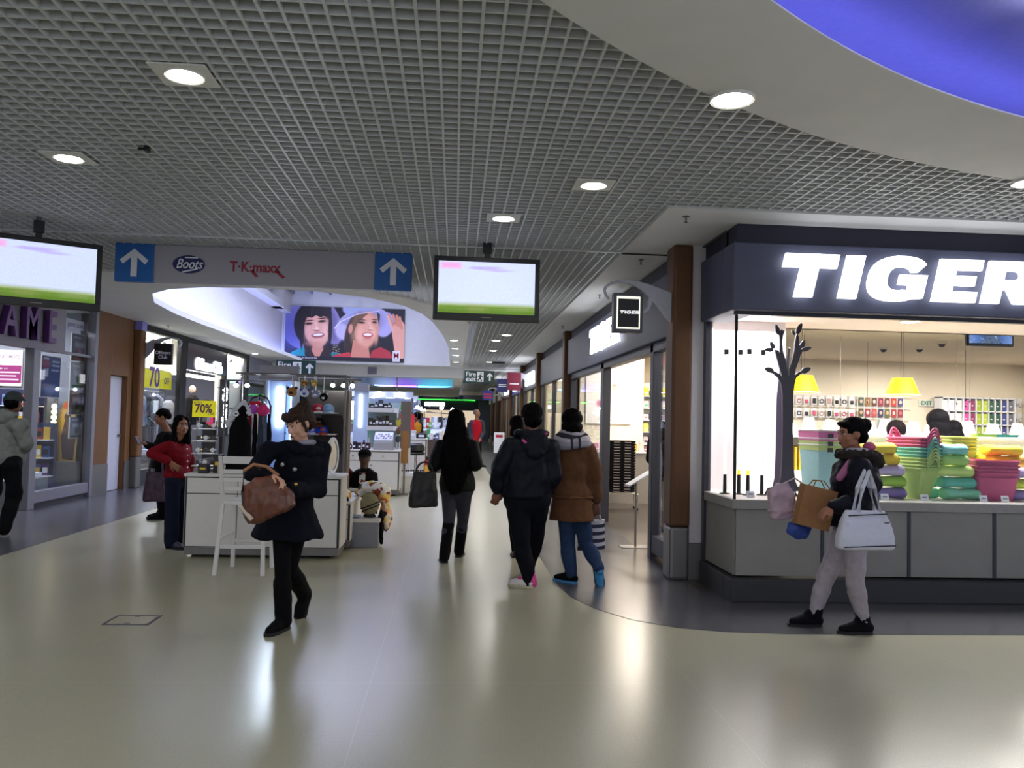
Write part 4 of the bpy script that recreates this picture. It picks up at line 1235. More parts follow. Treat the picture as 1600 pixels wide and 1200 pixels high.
for k, (x, wh) in enumerate(((3.98, 'in front of the purple cushion'), (4.36, 'in front of the basket tower'), (4.93, 'in front of the mint cushion'), (5.14, 'in front of the pink crates'), (2.72, 'beside the tube lamps'), (3.10, 'at the foot of the tree'))):
    c = thing('price_card', 'small white price card on the window ledge %s' % wh, 'price card', (x, 7.40 if x > 3.5 else 7.42, Z0), 0, 'price cards')
    MB().obox((0, 0, .032), .075, .003, .06, (-.25, 0, 0)).build('card', SWHITE, c)
    MB().box(-.03, 0, 0, .03, .03, .003).build('foot', SWHITE, c)
    MB().obox((0, -.003, .034), .045, .001, .012, (-.25, 0, 0)).build('print_line', mat('ink_grey', '8A8A96', .6), c)
bl = thing('display_counter', 'long white counter wall behind the window goods', 'counter', (4.0, 8.30, 0))
MB().box(0, 0, 0, 4.8, .06, 1.44).build('front_board', mat('counter_ivory', 'F4EFD8', .5), bl)
MB().box(-.01, -.02, 1.44, 4.8, .35, 1.475).build('top_board', WHITE, bl, bevel=.004)
shl = thing('low_shelf', 'low white shelf with yellow folders between tree and boxes', 'shelf', (3.62, 9.0, 0))
MB().box(0, 0, 0, .75, .35, 1.05).build('carcass', WHITE, shl, bevel=.004)
MB().box(0, 0, 1.42, .75, .35, 1.45).box(0, .33, 1.05, .75, .35, 1.45).build('upper_shelf', WHITE, shl)
for k in range(8):
    o = MB().box(0, 0, 0, .028, .22, .28 - .01 * (k % 3)).build('folder', mat('folder_yellow', 'C8A81E', .5), loc=(3.72 + .05 * k, 9.05, 1.05), bevel=.002)
    tag(o, '%s yellow folder from the left on the low white shelf behind the tree' % NTH[k], 'folder', 'yellow folders')

# pendants
def pendant(x, y, lab):
    p = thing('pendant_lamp', lab, 'lamp', (x, y, 1.945), 0, 'yellow pendant lamps')
    YL = mat('shade_yellow', 'F6C400', .5, emit=.75, ecol='FFC800')
    MB().lathe([(.192, 0), (.115, .20), (.11, .20), (.187, 0)], n=36).build('shade', YL, p, smooth=True)
    MB().tube([(.192 * math.cos(a), .192 * math.sin(a), 0) for a in [2 * PI * i / 36 for i in range(36)]], .005, 5, closed=True).build('rim', mat('shade_rim', 'FFF6D0', .5, emit=.8, ecol='FFF0B0'), p)
    MB().ell((0, 0, .07), (.035, .035, .05)).build('bulb', mat('bulb_warm', 'FFF4DC', .4, emit=12, ecol='FFE9BE'), p, smooth='all')
    for s in (-1, 1): MB().cyl((s * .02, 0, .19), (s * .012, 0, 1.03), .0028, n=5).build('cord', BLACK, p)
    MB().cyl((0, 0, .12), (0, 0, .20), .018).build('socket', WHITE, p)
    return p
pendant(5.32, 9.5, 'yellow conical pendant lamp hanging in the middle of the shop window view')
pendant(4.10, 9.5, 'yellow conical pendant lamp half hidden by the window tree')
random.seed(5)
for k in range(16):
    x = 4.7 + .5 * k + random.uniform(-.15, .15)
    y = random.uniform(11.0, 14.5)
    o = MB().cyl((0, 0, 0), (0, 0, 1.02), .003, n=5).build('hanging_wire', mat('wire_grey', '77706A', .5), loc=(x, y, 1.97))
    tag(o, 'thin wire hanging from the shop ceiling', 'wire', 'ceiling wires in the shop')
    MB().ell((0, 0, 0), (.012, .012, .02), 6, 4).build('weight', BLACK, o)
tv = thing('ceiling_monitor', 'small monitor with a security picture hung inside the corner shop', 'monitor', (6.15, 9.1, 2.515))
MB().box(-.285, 0, 0, .285, .06, .35).build('casing', BLACK, tv, bevel=.015)
c = Canvas(64, 40, '6A86C0').ell(.5, .9, .5, .6, '3E5C96', soft=.4).poly([(.25, 1), (.4, .5), (.65, .5), (.75, 1)], '50607E')
for k in range(60): c.rect(*(lambda x, y: (x, y, x + .03, y + .04))(random.random(), random.random()), random.choice(['C8D8F4', '24324E', '8FB0EA']), .8)
c.build('display', .52, .29, SCREEN, tv, loc=(0, -.003, .18))
MB().cyl((0, .03, .35), (0, .03, .455), .02).build('pole', BLACK, tv)
for (x, y), lb in {(7.6, 14.2): 'left of the three', (8.15, 14.0): 'middle of the three, lowest', (7.95, 13.0): 'right of the three, nearest'}.items():
    d = thing('dome_camera', 'small black dome camera on the shop ceiling, %s' % lb, 'camera', (x, y, 2.97), 0, 'dome cameras')
    MB().lathe([(.07, 0), (.07, -.03), (.055, -.03)], n=16).build('base', WHITE, d)
    MB().ell((0, 0, -.03), (.055, .055, .05), 12, 8).build('dome', BLACK, d, smooth='all')
ex = thing('exit_sign', 'small green exit sign on the back wall of the shop', 'sign', (10.12, 17.12, 2.08))
MB().box(-.16, 0, -.05, .16, .03, .08).build('board', WHITE, ex)
text('EXIT', .12, mat('exit_letter_green', '1E7A4A', .5), ex, (0, -.004, .015), bold=.02)

# lamp table with glowing table lamps
lt = thing('lamp_table', 'long white table carrying the glowing table lamps inside the shop', 'table', (4.4, 10.55, 0))
MB().box(0, 0, 1.33, 3.9, .8, 1.37).build('table_top', WHITE, lt, bevel=.004)
for x in (.05, 1.9, 3.8):
    for y in (.05, .7): MB().box(x, y, 0, x + .05, y + .05, 1.33).build('leg', WHITE, lt)
MB().box(.05, .05, .5, 3.85, .45, .53).build('shelf', WHITE, lt)
lamps = [(4.62, .22, 'first'), (4.86, .30, 'second'), (5.16, .27, 'third'), (5.36, .24, 'fourth'), (5.72, .26, 'fifth'), (5.95, .30, 'sixth'), (6.15, .25, 'seventh'), (6.35, .27, 'eighth'), (6.60, .24, 'ninth'), (7.13, .30, 'tenth'), (7.50, .27, 'eleventh'), (7.86, .28, 'twelfth')]
for x, h, nm in lamps:
    l = thing('table_lamp', 'glowing white table lamp with tapered shade on the shop table, %s from the left' % nm, 'lamp', (x, 11.05, 1.37), 0, 'glowing table lamps')
    MB().lathe([(.05, 0), (.05, .012), (.014, .03), (.012, h * .5)], n=14).build('base', WHITE, l, smooth=True)
    MB().lathe([(.115, h * .28), (.06, h), (.055, h), (.11, h * .28)], n=22).build('shade', mat('shade_glow', 'FFF8E8', .5, emit=1.9, ecol='FFF0D4'), l, smooth=True)
for x, y, z, sx, sy, sz, c, lb in ((4.85, 10.55, 1.37, .62, .2, .07, '8CC458', 'green tray at the left end of the lamp table'), (6.05, 9.7, 1.30, .7, .25, .06, '9AD070', 'green tray behind the counter wall near the dark heads'), (7.25, 10.75, 1.37, .3, .2, .12, '9AC83A', 'lime bowl on the lamp table'), (7.55, 10.75, 1.37, .34, .2, .12, '2E9C8C', 'teal bowl on the lamp table'), (7.95, 10.8, 1.37, .3, .2, .08, '2E8C8C', 'small teal bowl at the right end of the lamp table')):
    b = thing('bowl' if 'bowl' in lb else 'tray', lb, 'bowl' if 'bowl' in lb else 'tray', (x, y + .15, z if 'bowl' in lb else z))
    MB().loft([rrect(sx * .4, sy * .4, 0), rrect(sx / 2, sy / 2, sz), rrect(sx / 2 - .012, sy / 2 - .012, sz), rrect(sx * .38, sy * .38, .012)]).build('body', mat('ware_' + c.lower(), c, .3), b, smooth=True)
    MB().tube(rrect(sx / 2, sy / 2, sz), .006, 5, closed=True).build('rim', mat('ware_' + c.lower(), c, .3), b)
    if 'tray' in lb and 'counter wall' in lb:
        o = MB().box(x - sx / 2, y, 0, x + sx / 2, y + .3, z).build('display_plinth', WHITE, bevel=.004)
        tag(o, 'white plinth under the ' + lb.split(' at ')[0].split(' behind ')[0] + (' at the lamp table' if 'end' in lb else ' by the counter wall'), 'plinth')

# back wall goods
gp = thing('wire_panel', 'white wire grid panel with hanging cards on the back wall of the shop', 'display panel', (7.0, 17.1, 1.5))
for k in range(8): MB().box(1.58 + .145 * k - .006, -.012, 0, 1.58 + .145 * k + .006, 0, .72).build('upright', SWHITE, gp)
for k in range(4): MB().box(0, -.018, .0 + .235 * k, 2.75, -.006, .012 + .235 * k).build('rail', SWHITE, gp)
rows = ['top', 'middle', 'bottom']
CC = ['3E5A48', '8A6A34', '5A3A30', '8A3048', '744038', 'C8382E', '4A4A80', '4A4A2E', '96304A', 'B4504A', '343864', '5E6A3A', 'A83A44', '8E3444', '9ABCB0', 'A4C4B4', 'C8B8A8', '7E9A90', 'B0A498', 'C09A8A', '7A5A6A']
for r in range(3):
    for k in range(7):
        c = thing('greeting_card', 'small framed card on the shop back wall, %s row, %s from the left' % (rows[r], ORD[k]), 'card', (8.65 + .145 * k, 17.075, 2.01 - .235 * r), 0, 'cards on the wire grid')
        MB().box(-.055, -.006, -.0, .055, .0, .17).build('card', mat('card_%d' % (r * 7 + k), CC[r * 7 + k], .5), c)
        MB().ell((0, -.008, .09), (.032, .004, .04), 10, 6).build('picture', mat('cardpic_%d' % ((r + k) % 4), ('E0B0A0', 'D8A890', 'E8D0C0', 'C8787A')[(r + k) % 4], .5), c)
random.seed(8)
for r in range(2):
    for k in range(9):
        t = thing('blister_pack', 'white gadget pack on the shop back wall, %s row, %s from the left' % (('top', 'bottom')[r], (ORD + ['eighth', 'ninth'])[k]), 'pack', (7.12 + .165 * k, 17.07, 2.0 - .26 * r), 0, 'gadget packs on the back wall')
        MB().box(-.06, -.004, 0, .06, .0, .19).build('backing_card', SWHITE, t)
        c = random.choice(['18181C', '2A2A30', 'B06A60', 'D05A7A', '26305A', 'C8A098'])
        if k % 3 == 1: MB().tube([(.04 * math.cos(a), -.015, .08 + .04 * math.sin(a)) for a in [2 * PI * i / 16 for i in range(16)]], .010, 6, closed=True).build('gadget', mat('gadget_' + c.lower(), c, .4), t)
        else: MB().box(-.035, -.03, .03, .035, -.004, .11 + .03 * (k % 2)).build('gadget', mat('gadget_' + c.lower(), c, .4), t, bevel=.01)
cs = thing('cube_shelf', 'white cube shelf of coloured boxes on the right of the shop back wall', 'shelf', (10.3, 16.8, 1.38))
XS = [0, .14, .30, .46, .60, .74, .88, 1.02, 1.16, 1.30, 1.44, 1.60]
for x in XS: MB().box(x - .01, 0, 0, x + .01, .3, .86).build('upright', SWHITE, cs)
for z in (0, .28, .56, .84): MB().box(-.01, 0, z - .01, 1.61, .3, z + .01).build('shelf', SWHITE, cs)
colr = ['F4F2F0', 'FAFAF8', 'F6F4F2', 'D848A8', '8E2A64', 'A4B81C', 'B6CC3C', '1C5A3C', '245040', '34408A', '6A6A7A']
nmr = ['ivory', 'white', 'off white', 'magenta', 'plum', 'olive', 'lime', 'dark green', 'bottle green', 'blue', 'grey']
for r in range(3):
    for k in range(11):
        o = MB().box(-.052, 0, 0, .052, .25, .22).build('storage_box', mat('sbox_' + colr[k].lower(), colr[k], .5), loc=(10.3 + (XS[k] + XS[k + 1]) / 2, 16.83, 1.39 + .28 * r), bevel=.004)
        tag(o, '%s box in the %s row of the cube shelf' % (nmr[k], rows[2 - r]), 'box', 'boxes in the cube shelf')
        MB().box(-.02, -.003, .1, .02, 0, .12).build('tab', SWHITE, o)
for k in range(8):
    t = thing('hanging_toy', 'bright packed toy hanging at the right end of the shop back wall, %s' % (ORD + ['eighth'])[k], 'toy', (11.98 + .13 * (k % 4), 17.14, 2.02 - .33 * (k // 4)), 0, 'hanging toys')
    MB().box(-.05, -.004, 0, .05, 0, .24).build('backing_card', SWHITE, t)
    MB().ell((0, -.03, .09), (.045, .03, .055), 10, 8).build('toy', mat('toy_%d' % (k % 4), ('E8642A', '3A8AD0', 'C8C4BC', 'E04A3A')[k % 4], .5), t, smooth='all')

# seen through the doorway
wp = thing('wall_poster', 'big white poster with small pastel pictures on the wall inside the doorway', 'poster', (3.02, 16.12, 1.5))
MB().box(-.45, 0, 0, .45, .03, 1.0).build('board', WHITE, wp)
c = Canvas(90, 100, 'FBF8F4').ell(.62, .30, .06, .055, 'E8B090', soft=.5).ell(.62, .24, .05, .03, 'C86A60', soft=.5, op=.8).ell(.83, .55, .05, .06, 'F0CDB8', soft=.5).ell(.30, .6, .05, .06, 'D07AA0', soft=.5).ell(.45, .70, .03, .05, 'EBD0C0', soft=.6)
for q in ((.30, .10, .8, .10), (.35, .135, .62, .135), (.4, .92, .72, .92)): c.line(*q, .006, 'A8A4A8', .8)
c.build('print', .9, 1.0, PRINT, wp, loc=(0, -.004, .5))
structure(MB().box(2.45, 16.15, 0, 3.52, 16.2, 2.97).build('wall_door_view', CREAM), 'cream wall inside the doorway')
bn = thing('side_counter', 'pale counter with small goods against the wall inside the doorway', 'counter', (2.9, 15.5, 0))
MB().box(-.4, 0, 0, .9, .55, .95).build('carcass', mat('counter_grey', '8A857E', .5), bn, bevel=.006)
MB().box(-.42, -.02, .95, .92, .57, .98).build('worktop', WHITE, bn, bevel=.004)
random.seed(21)
for k in range(10):
    cc = ['E8D23A', 'C86AA0', 'E8E0D0', 'D8C81E', 'A8446A', 'F0E8DC', '9AC050', 'E4A23A', 'CFC8C0', 'B05A80'][k]
    o = MB().box(-.045, -.05, 0, .045, .05, .10 + .05 * (k % 3)).build('gift_pack', mat('gift_%d' % k, cc, .5), loc=(2.58 + .125 * k, 15.65, .98), bevel=.008)
    tag(o, 'small coloured gift pack on the pale counter inside the doorway, %s from the left' % (ORD + ['eighth', 'ninth', 'tenth'])[k], 'pack', 'gift packs inside the doorway')
    MB().box(-.046, -.052, .04, .046, .052, .055).build('band', SWHITE, o)
rk = thing('product_rack', 'white shelf rack packed with small goods inside the doorway', 'rack', (4.25, 16.3, 0))
MB().box(-.5, .28, 0, .6, .32, 2.35).build('back_panel', WHITE, rk)
for k in range(6): MB().box(-.5, 0, .86 + .24 * k, .6, .3, .875 + .24 * k).build('shelf', SWHITE, rk)
MB().box(-.5, 0, 0, .6, .3, .84).build('base_cabinet', mat('counter_grey', '8A857E', .5), rk)
pal = ['C88A9A', 'E8D83A', '6A4A3A', 'F0ECE8', '4A3A44', 'B8B0B8', 'E0708A', '3AA08A', 'D8CCC4', '8A7A8A', 'F0E060', 'A05A5A']
for r in range(6):
    for k in range(8):
        cc = pal[(r * 5 + k * 3 + r * k) % 12]
        o = MB().box(-.05, -.06, 0, .05, .06, .11 + .03 * ((r + k) % 3)).build('small_goods', mat('goods_' + cc.lower(), cc, .5), loc=(3.83 + .125 * k, 16.40, .875 + .24 * r), bevel=.012)
        tag(o, 'small pack on the rack inside the doorway, %s shelf up, %s from the left' % (ORD[r], (ORD + ['eighth'])[k]), 'pack', 'goods on the doorway rack')
        MB().box(-.03, -.062, .03, .03, -.06, .07).build('label_patch', mat('goods_' + pal[(r + k * 5 + 3) % 12].lower(), pal[(r + k * 5 + 3) % 12], .5), o)
# trolley with the tower of black shopping baskets
BSK = mat('basket_black', '16161A', .45)
tl = thing('basket_trolley', 'wheeled chrome trolley under the tower of black shopping baskets', 'trolley', (2.955, 14.5, 0))
CH = mat('chrome', 'C8C4BC', .2, metal=.9)
for y in (-.15, .15): MB().tube([(-.30, y, .05), (-.30, y, .32), (-.27, y, .30), (.25, y, .30), (.28, y, .28), (.28, y, .05)], .011, 8).build('frame', CH, tl, smooth=True)
MB().box(-.26, -.15, .285, .26, .15, .30).build('platform', CH, tl)
for x in (-.30, .28):
    for y in (-.15, .15): MB().cyl((x - .012, y, .03), (x + .012, y, .03), .03, n=12).build('wheel', BLACK, tl)
for k in range(19):
    b = thing('shopping_basket', 'black shopping basket inside the doorway, %s from the bottom of the tower' % NTH[k], 'basket', (2.955, 14.5, .302 + .048 * k), 0, 'tower of black baskets')
    MB().loft([rrect(.22, .13, 0, .03), rrect(.25, .16, .046, .03), rrect(.24, .15, .046, .03), rrect(.21, .12, .006, .03)]).build('tub', BSK, b)
    for sx in (-.10, .09): MB().box(sx - .055, -.168, .012, sx + .055, -.150, .026).build('grip', mat('grip_grey', '8A8480', .4, metal=.3), b)
# lectern style notice stand at the door
nb = thing('notice_stand', 'slim metal floor stand with a tilted white notice at the shop door', 'stand', (2.27, 10.15, 0))
MB().box(-.19, -.12, 0, .19, .12, .012).build('base_plate', STEEL, nb, bevel=.003)
MB().cyl((0, 0, .01), (0, 0, .80), .014, n=10).build('post', STEEL, nb, smooth=True)
MB().obox((.03, 0, .845), .36, .27, .012, (0, -.55, 0)).build('tilted_board', mat('notice_frame', '9A9CA4', .4, metal=.3), nb, bevel=.003)
MB().obox((.026, 0, .853), .32, .23, .004, (0, -.55, 0)).build('notice_sheet', SWHITE, nb)
an = thing('notice_board', 'small white notice standing far down the right side of the walkway', 'sign', (1.31, 24.0, 0))
MB().box(-.15, -.02, .55, .15, .02, 1.15).build('panel', SWHITE, an, bevel=.004)
MB().box(-.1, -.024, 1.0, .1, -.02, 1.08).build('heading', mat('stripe_red', 'B02040', .5), an)
MB().cyl((0, 0, 0), (0, 0, .55), .015).build('post', STEEL, an); MB().box(-.14, -.12, 0, .14, .12, .015).build('base_plate', STEEL, an)
# ================================================================ PEOPLE
JT = {
'coat': {'head': (-1.110, 6.020, 1.480), 'neck': (-1.090, 6.080, 1.300), 'shR': (-1.290, 5.980, 1.290), 'elR': (-1.390, 5.850, 1.130), 'wrR': (-1.210, 5.700, 1.130), 'shL': (-0.972, 6.150, 1.290), 'elL': (-0.962, 6.050, 1.010), 'wrL': (-1.100, 5.760, 1.030), 'pel': (-1.195, 6.120, 0.860), 'hipR': (-1.220, 6.080, 0.850), 'knR': (-1.190, 6.000, 0.470), 'anR': (-1.190, 6.080, 0.100), 'hipL': (-1.100, 6.170, 0.840), 'knL': (-1.160, 6.120, 0.450), 'anL': (-1.120, 6.480, 0.170), 'bag': (-1.220, 5.620, 1.000)},
'red': {'head': (-3.100, 9.650, 1.390), 'neck': (-3.150, 9.700, 1.190), 'shR': (-3.200, 9.580, 1.150), 'elR': (-3.370, 9.500, 1.070), 'wrR': (-3.150, 9.470, 0.980), 'shL': (-3.100, 9.840, 1.150), 'elL': (-3.060, 9.900, 0.940), 'wrL': (-3.050, 9.850, 0.770), 'pel': (-3.140, 9.700, 0.780), 'hipR': (-3.160, 9.620, 0.750), 'knR': (-3.150, 9.620, 0.390), 'anR': (-3.150, 9.620, 0.090), 'hipL': (-3.120, 9.800, 0.740), 'knL': (-3.110, 9.820, 0.370), 'anL': (-3.130, 9.920, 0.070)},
'dark': {'head': (-4.140, 12.050, 1.460), 'neck': (-4.080, 12.100, 1.260), 'shR': (-4.200, 12.300, 1.180), 'elR': (-4.300, 12.300, 0.990), 'wrR': (-4.420, 12.200, 1.070), 'shL': (-4.000, 11.900, 1.190), 'elL': (-4.060, 11.850, 0.960), 'wrL': (-4.260, 11.900, 1.070), 'pel': (-4.110, 12.100, 0.770), 'hipR': (-4.180, 12.200, 0.740), 'knR': (-4.180, 12.200, 0.370), 'anR': (-4.180, 12.300, 0.040), 'hipL': (-4.060, 12.000, 0.750), 'knL': (-4.080, 12.000, 0.390), 'anL': (-4.100, 12.100, 0.050), 'bag': (-4.040, 11.750, 0.460)},
'hood': {'head': (-5.330, 10.400, 1.600), 'neck': (-5.420, 10.400, 1.430), 'shR': (-5.200, 10.300, 1.340), 'elR': (-5.150, 10.350, 1.100), 'wrR': (-5.340, 10.650, 0.980), 'shL': (-5.670, 10.500, 1.330), 'elL': (-5.740, 10.500, 1.060), 'wrL': (-5.830, 10.800, 0.970), 'pel': (-5.390, 10.420, 0.880), 'hipR': (-5.290, 10.360, 0.870), 'knR': (-5.310, 10.450, 0.450), 'anR': (-5.350, 10.370, 0.090), 'hipL': (-5.530, 10.480, 0.850), 'knL': (-5.690, 10.700, 0.420), 'anL': (-5.900, 10.950, 0.040)},
'long': {'head': (0.020, 8.950, 1.520), 'neck': (0.020, 8.950, 1.320), 'shR': (0.190, 8.920, 1.250), 'elR': (0.240, 8.850, 1.050), 'wrR': (0.210, 9.120, 1.070), 'shL': (-0.140, 8.920, 1.240), 'elL': (-0.200, 8.850, 1.040), 'wrL': (-0.140, 9.120, 1.060), 'pel': (0.050, 8.970, 0.790), 'hipR': (0.120, 8.970, 0.770), 'knR': (0.120, 9.100, 0.440), 'anR': (0.090, 9.300, 0.110), 'hipL': (-0.030, 8.970, 0.770), 'knL': (-0.030, 8.950, 0.440), 'anL': (-0.070, 8.930, 0.070), 'bag': (-0.260, 8.800, 0.780)},
'jack': {'head': (0.710, 7.620, 1.570), 'neck': (0.710, 7.620, 1.380), 'shR': (0.870, 7.600, 1.290), 'elR': (0.920, 7.600, 1.070), 'wrR': (0.900, 7.700, 0.880), 'shL': (0.510, 7.580, 1.280), 'elL': (0.420, 7.550, 1.080), 'wrL': (0.400, 7.600, 0.890), 'pel': (0.680, 7.650, 0.840), 'hipR': (0.780, 7.650, 0.810), 'knR': (0.800, 7.950, 0.430), 'anR': (0.770, 8.200, 0.130), 'hipL': (0.600, 7.650, 0.810), 'knL': (0.640, 7.620, 0.450), 'anL': (0.720, 7.650, 0.090)},
'short': {'head': (0.710, 9.320, 1.470), 'neck': (0.700, 9.320, 1.290), 'shR': (0.820, 9.320, 1.230), 'elR': (0.850, 9.320, 1.010), 'wrR': (0.840, 9.320, 0.850), 'shL': (0.580, 9.320, 1.220), 'elL': (0.550, 9.320, 1.000), 'wrL': (0.570, 9.320, 0.850), 'pel': (0.710, 9.340, 0.850), 'hipR': (0.770, 9.340, 0.820), 'knR': (0.780, 9.500, 0.430), 'anR': (0.800, 9.700, 0.100), 'hipL': (0.660, 9.340, 0.820), 'knL': (0.690, 9.300, 0.420), 'anL': (0.720, 9.320, 0.080)},
'tan': {'head': (1.120, 7.850, 1.540), 'neck': (1.120, 7.850, 1.350), 'shR': (1.280, 7.820, 1.270), 'elR': (1.360, 7.850, 1.020), 'wrR': (1.380, 7.900, 0.770), 'shL': (0.990, 7.850, 1.260), 'elL': (0.940, 7.850, 1.030), 'wrL': (0.990, 7.980, 0.830), 'pel': (1.140, 7.870, 0.810), 'hipR': (1.210, 7.870, 0.790), 'knR': (1.300, 7.950, 0.360), 'anR': (1.390, 7.720, 0.180), 'hipL': (1.080, 7.870, 0.780), 'knL': (1.110, 7.920, 0.390), 'anL': (1.150, 7.900, 0.070), 'bag': (1.350, 7.950, 0.360)},
'side': {'head': (2.990, 6.050, 1.500), 'neck': (3.040, 6.070, 1.320), 'shR': (3.120, 6.250, 1.240), 'elR': (3.000, 6.300, 0.970), 'wrR': (2.820, 6.200, 1.010), 'shL': (2.970, 5.880, 1.250), 'elL': (2.970, 5.840, 0.990), 'wrL': (2.710, 5.750, 0.980), 'pel': (3.010, 6.070, 0.760), 'hipR': (3.000, 6.150, 0.720), 'knR': (2.880, 6.240, 0.370), 'anR': (2.820, 6.300, 0.110), 'hipL': (2.990, 5.980, 0.740), 'knL': (2.990, 5.980, 0.410), 'anL': (3.110, 6.080, 0.120), 'bag': (2.770, 5.680, 0.860), 'paper': (2.660, 6.000, 0.980)},
'far': {'head': (0.700, 26.200, 1.700), 'neck': (0.700, 26.200, 1.510), 'shR': (0.870, 26.300, 1.420), 'elR': (0.920, 26.300, 1.110), 'wrR': (0.830, 26.000, 0.910), 'shL': (0.540, 26.200, 1.410), 'elL': (0.510, 26.200, 1.100), 'wrL': (0.570, 26.000, 0.850), 'pel': (0.720, 26.200, 0.810), 'hipR': (0.780, 26.200, 0.770), 'knR': (0.810, 26.200, 0.380), 'anR': (0.850, 26.300, 0.060), 'hipL': (0.660, 26.200, 0.760), 'knL': (0.670, 26.200, 0.380), 'anL': (0.680, 26.200, 0.060)},
}
SKIN_L = mat('skin_fair', 'C99C84', .5, var=.05, scale=20)
SKIN_M = mat('skin_olive', '936249', .5, var=.05, scale=20)
SKIN_D = mat('skin_brown', '7A5040', .5, var=.05, scale=20)
CLOTHM = {}


def cloth(name, col, rough=.85, bump=.25, scale=220):
    return mat('cloth_' + name, col, rough, var=.12, scale=18, bump=bump, bscale=scale, spec=.12)


def blob(name, mb, m, parent=None, voxel=.012, it=4, wr=None, seed=0, strand=None):
    """voxel-merge the shapes of mb into one continuous skin, smooth it and add folds"""
    tmp = bpy.data.objects.new('tmp', mb.mesh('tmp'))
    COL.objects.link(tmp)
    r = tmp.modifiers.new('r', 'REMESH')
    r.mode, r.voxel_size, r.adaptivity = 'VOXEL', voxel, 0
    if it:
        s = tmp.modifiers.new('s', 'SMOOTH')
        s.factor, s.iterations = .5, it
    dg = bpy.context.evaluated_depsgraph_get()
    me = bpy.data.meshes.new_from_object(tmp.evaluated_get(dg))
    me.name = name
    d = tmp.data
    bpy.data.objects.remove(tmp)
    bpy.data.meshes.remove(d)
    if wr or strand:
        n = len(me.vertices)
        co = np.empty(n * 3); me.vertices.foreach_get('co', co); co = co.reshape(-1, 3)
        no = np.empty(n * 3); me.vertex_normals.foreach_get('vector', no); no = no.reshape(-1, 3)
        dsp = np.zeros(n)
        o = Vector((seed * 3.7, seed * 1.3, seed * 2.1))
        if wr:
            amp, sc, zs = wr
            dsp += np.array([noise.noise(Vector((p[0] * sc, p[1] * sc, p[2] * sc * zs)) + o) for p in co]) * amp
            dsp += np.array([noise.noise(Vector((p[0] * sc * 2.3, p[1] * sc * 2.3, p[2] * sc * zs * 2.3)) - o) for p in co]) * amp * .4
        if strand:
            amp, sc = strand
            dsp += np.array([noise.noise(Vector((p[0] * sc, p[1] * sc, p[2] * sc * .12)) + o) for p in co]) * amp
        me.vertices.foreach_set('co', (co + no * dsp[:, None]).ravel())
    me.materials.clear()
    return link(name, me, m, parent, smooth='all')


def sole_mesh(a, f, up, L=.265, w=.046):
    """flat sole under a foot: a = ankle, f = forward, up = leg side"""
    f = Vector(f).normalized(); up = Vector(up); up = (up - f * up.dot(f)).normalized(); s = f.cross(up)
    pts = []
    for t, k in ((-.06, .55), (-.045, .85), (0, .95), (.06, .95), (.12, 1.1), (.165, .95), (.195, .6), (.205, .2)):
        pts.append((t, k))
    out = [(t, k * w) for t, k in pts] + [(t, -k * w) for t, k in reversed(pts)]
    mb = MB()
    R = []
    for h in (-.082, -.062):
        R.append([Vector(a) + f * t + s * k + up * h for t, k in out])
    return mb.loft(R)


def foot_prims(mb, a, f, up, r=.036, shaft=None, rs=.05):
    f = Vector(f).normalized(); up = Vector(up); up = (up - f * up.dot(f)).normalized(); s = f.cross(up)
    a = Vector(a)
    mb.cap(a - f * .035 - up * .036, a + f * .09 - up * .040, r * 1.02, r * 1.08)
    mb.cap(a + f * .09 - up * .042, a + f * .165 - up * .050, r * 1.05, r * .72)
    mb.cap(a + f * .08 + s * .018 - up * .048, a + f * .14 + s * .014 - up * .052, r * .8, r * .7)
    mb.cap(a - f * .012 - up * .03, a + f * .035 + up * .01, r * .98, r * .9)
    if shaft is not None:
        mb.cap(a - f * .01 - up * .02, shaft, rs * .92, rs)


def hand_prims(mb, w, d, pn, curl=.5, side=1, s=1.0, spread=.10, thumb=1.0):
    """hand with a palm, four jointed fingers and a thumb; d = towards the fingertips, pn = palm normal"""
    w, d = Vector(w), Vector(d).normalized()
    pn = Vector(pn); pn = (pn - d * pn.dot(d)).normalized()
    lat = d.cross(pn) * side              # towards the thumb
    for k, off in enumerate((.030, .011, -.009, -.028)):
        base = w + d * (.085 - abs(k - 1) * .004) * s + lat * off * s
        mb.cap(w + lat * off * .55 * s + d * .008, base, .0135 * s, .0125 * s, 10)
        L = (.040, .046, .042, .033)[k] * s
        p, ang = base, 0.0
        dd = (d + lat * (1.5 - k) * spread).normalized()
        for j in range(3):
            ang += curl * (.55, .9, .6)[j]
            v = dd * math.cos(ang) + pn * math.sin(ang)
            q = p + v * L * (1, .68, .52)[j]
            mb.cap(p, q, (.0095 - .001 * j) * s, (.0088 - .001 * j) * s, 10)
            p = q
    p = w + d * .018 * s + lat * .026 * s
    v = (d * .62 + lat * .7 + pn * .25).normalized()
    q = p + v * .042 * s
    mb.cap(p - lat * .012 * s, q, .0145 * s, .011 * s, 10)
    v2 = (d * .9 + lat * (.42 - .5 * curl * thumb) + pn * .45 * curl).normalized()
    r = q + v2 * .032 * s
    mb.cap(q, r, .0108 * s, .0095 * s, 10)
    mb.cap(r, r + (v2 + pn * .3 * curl).normalized() * .024 * s, .0095 * s, .008 * s, 10)


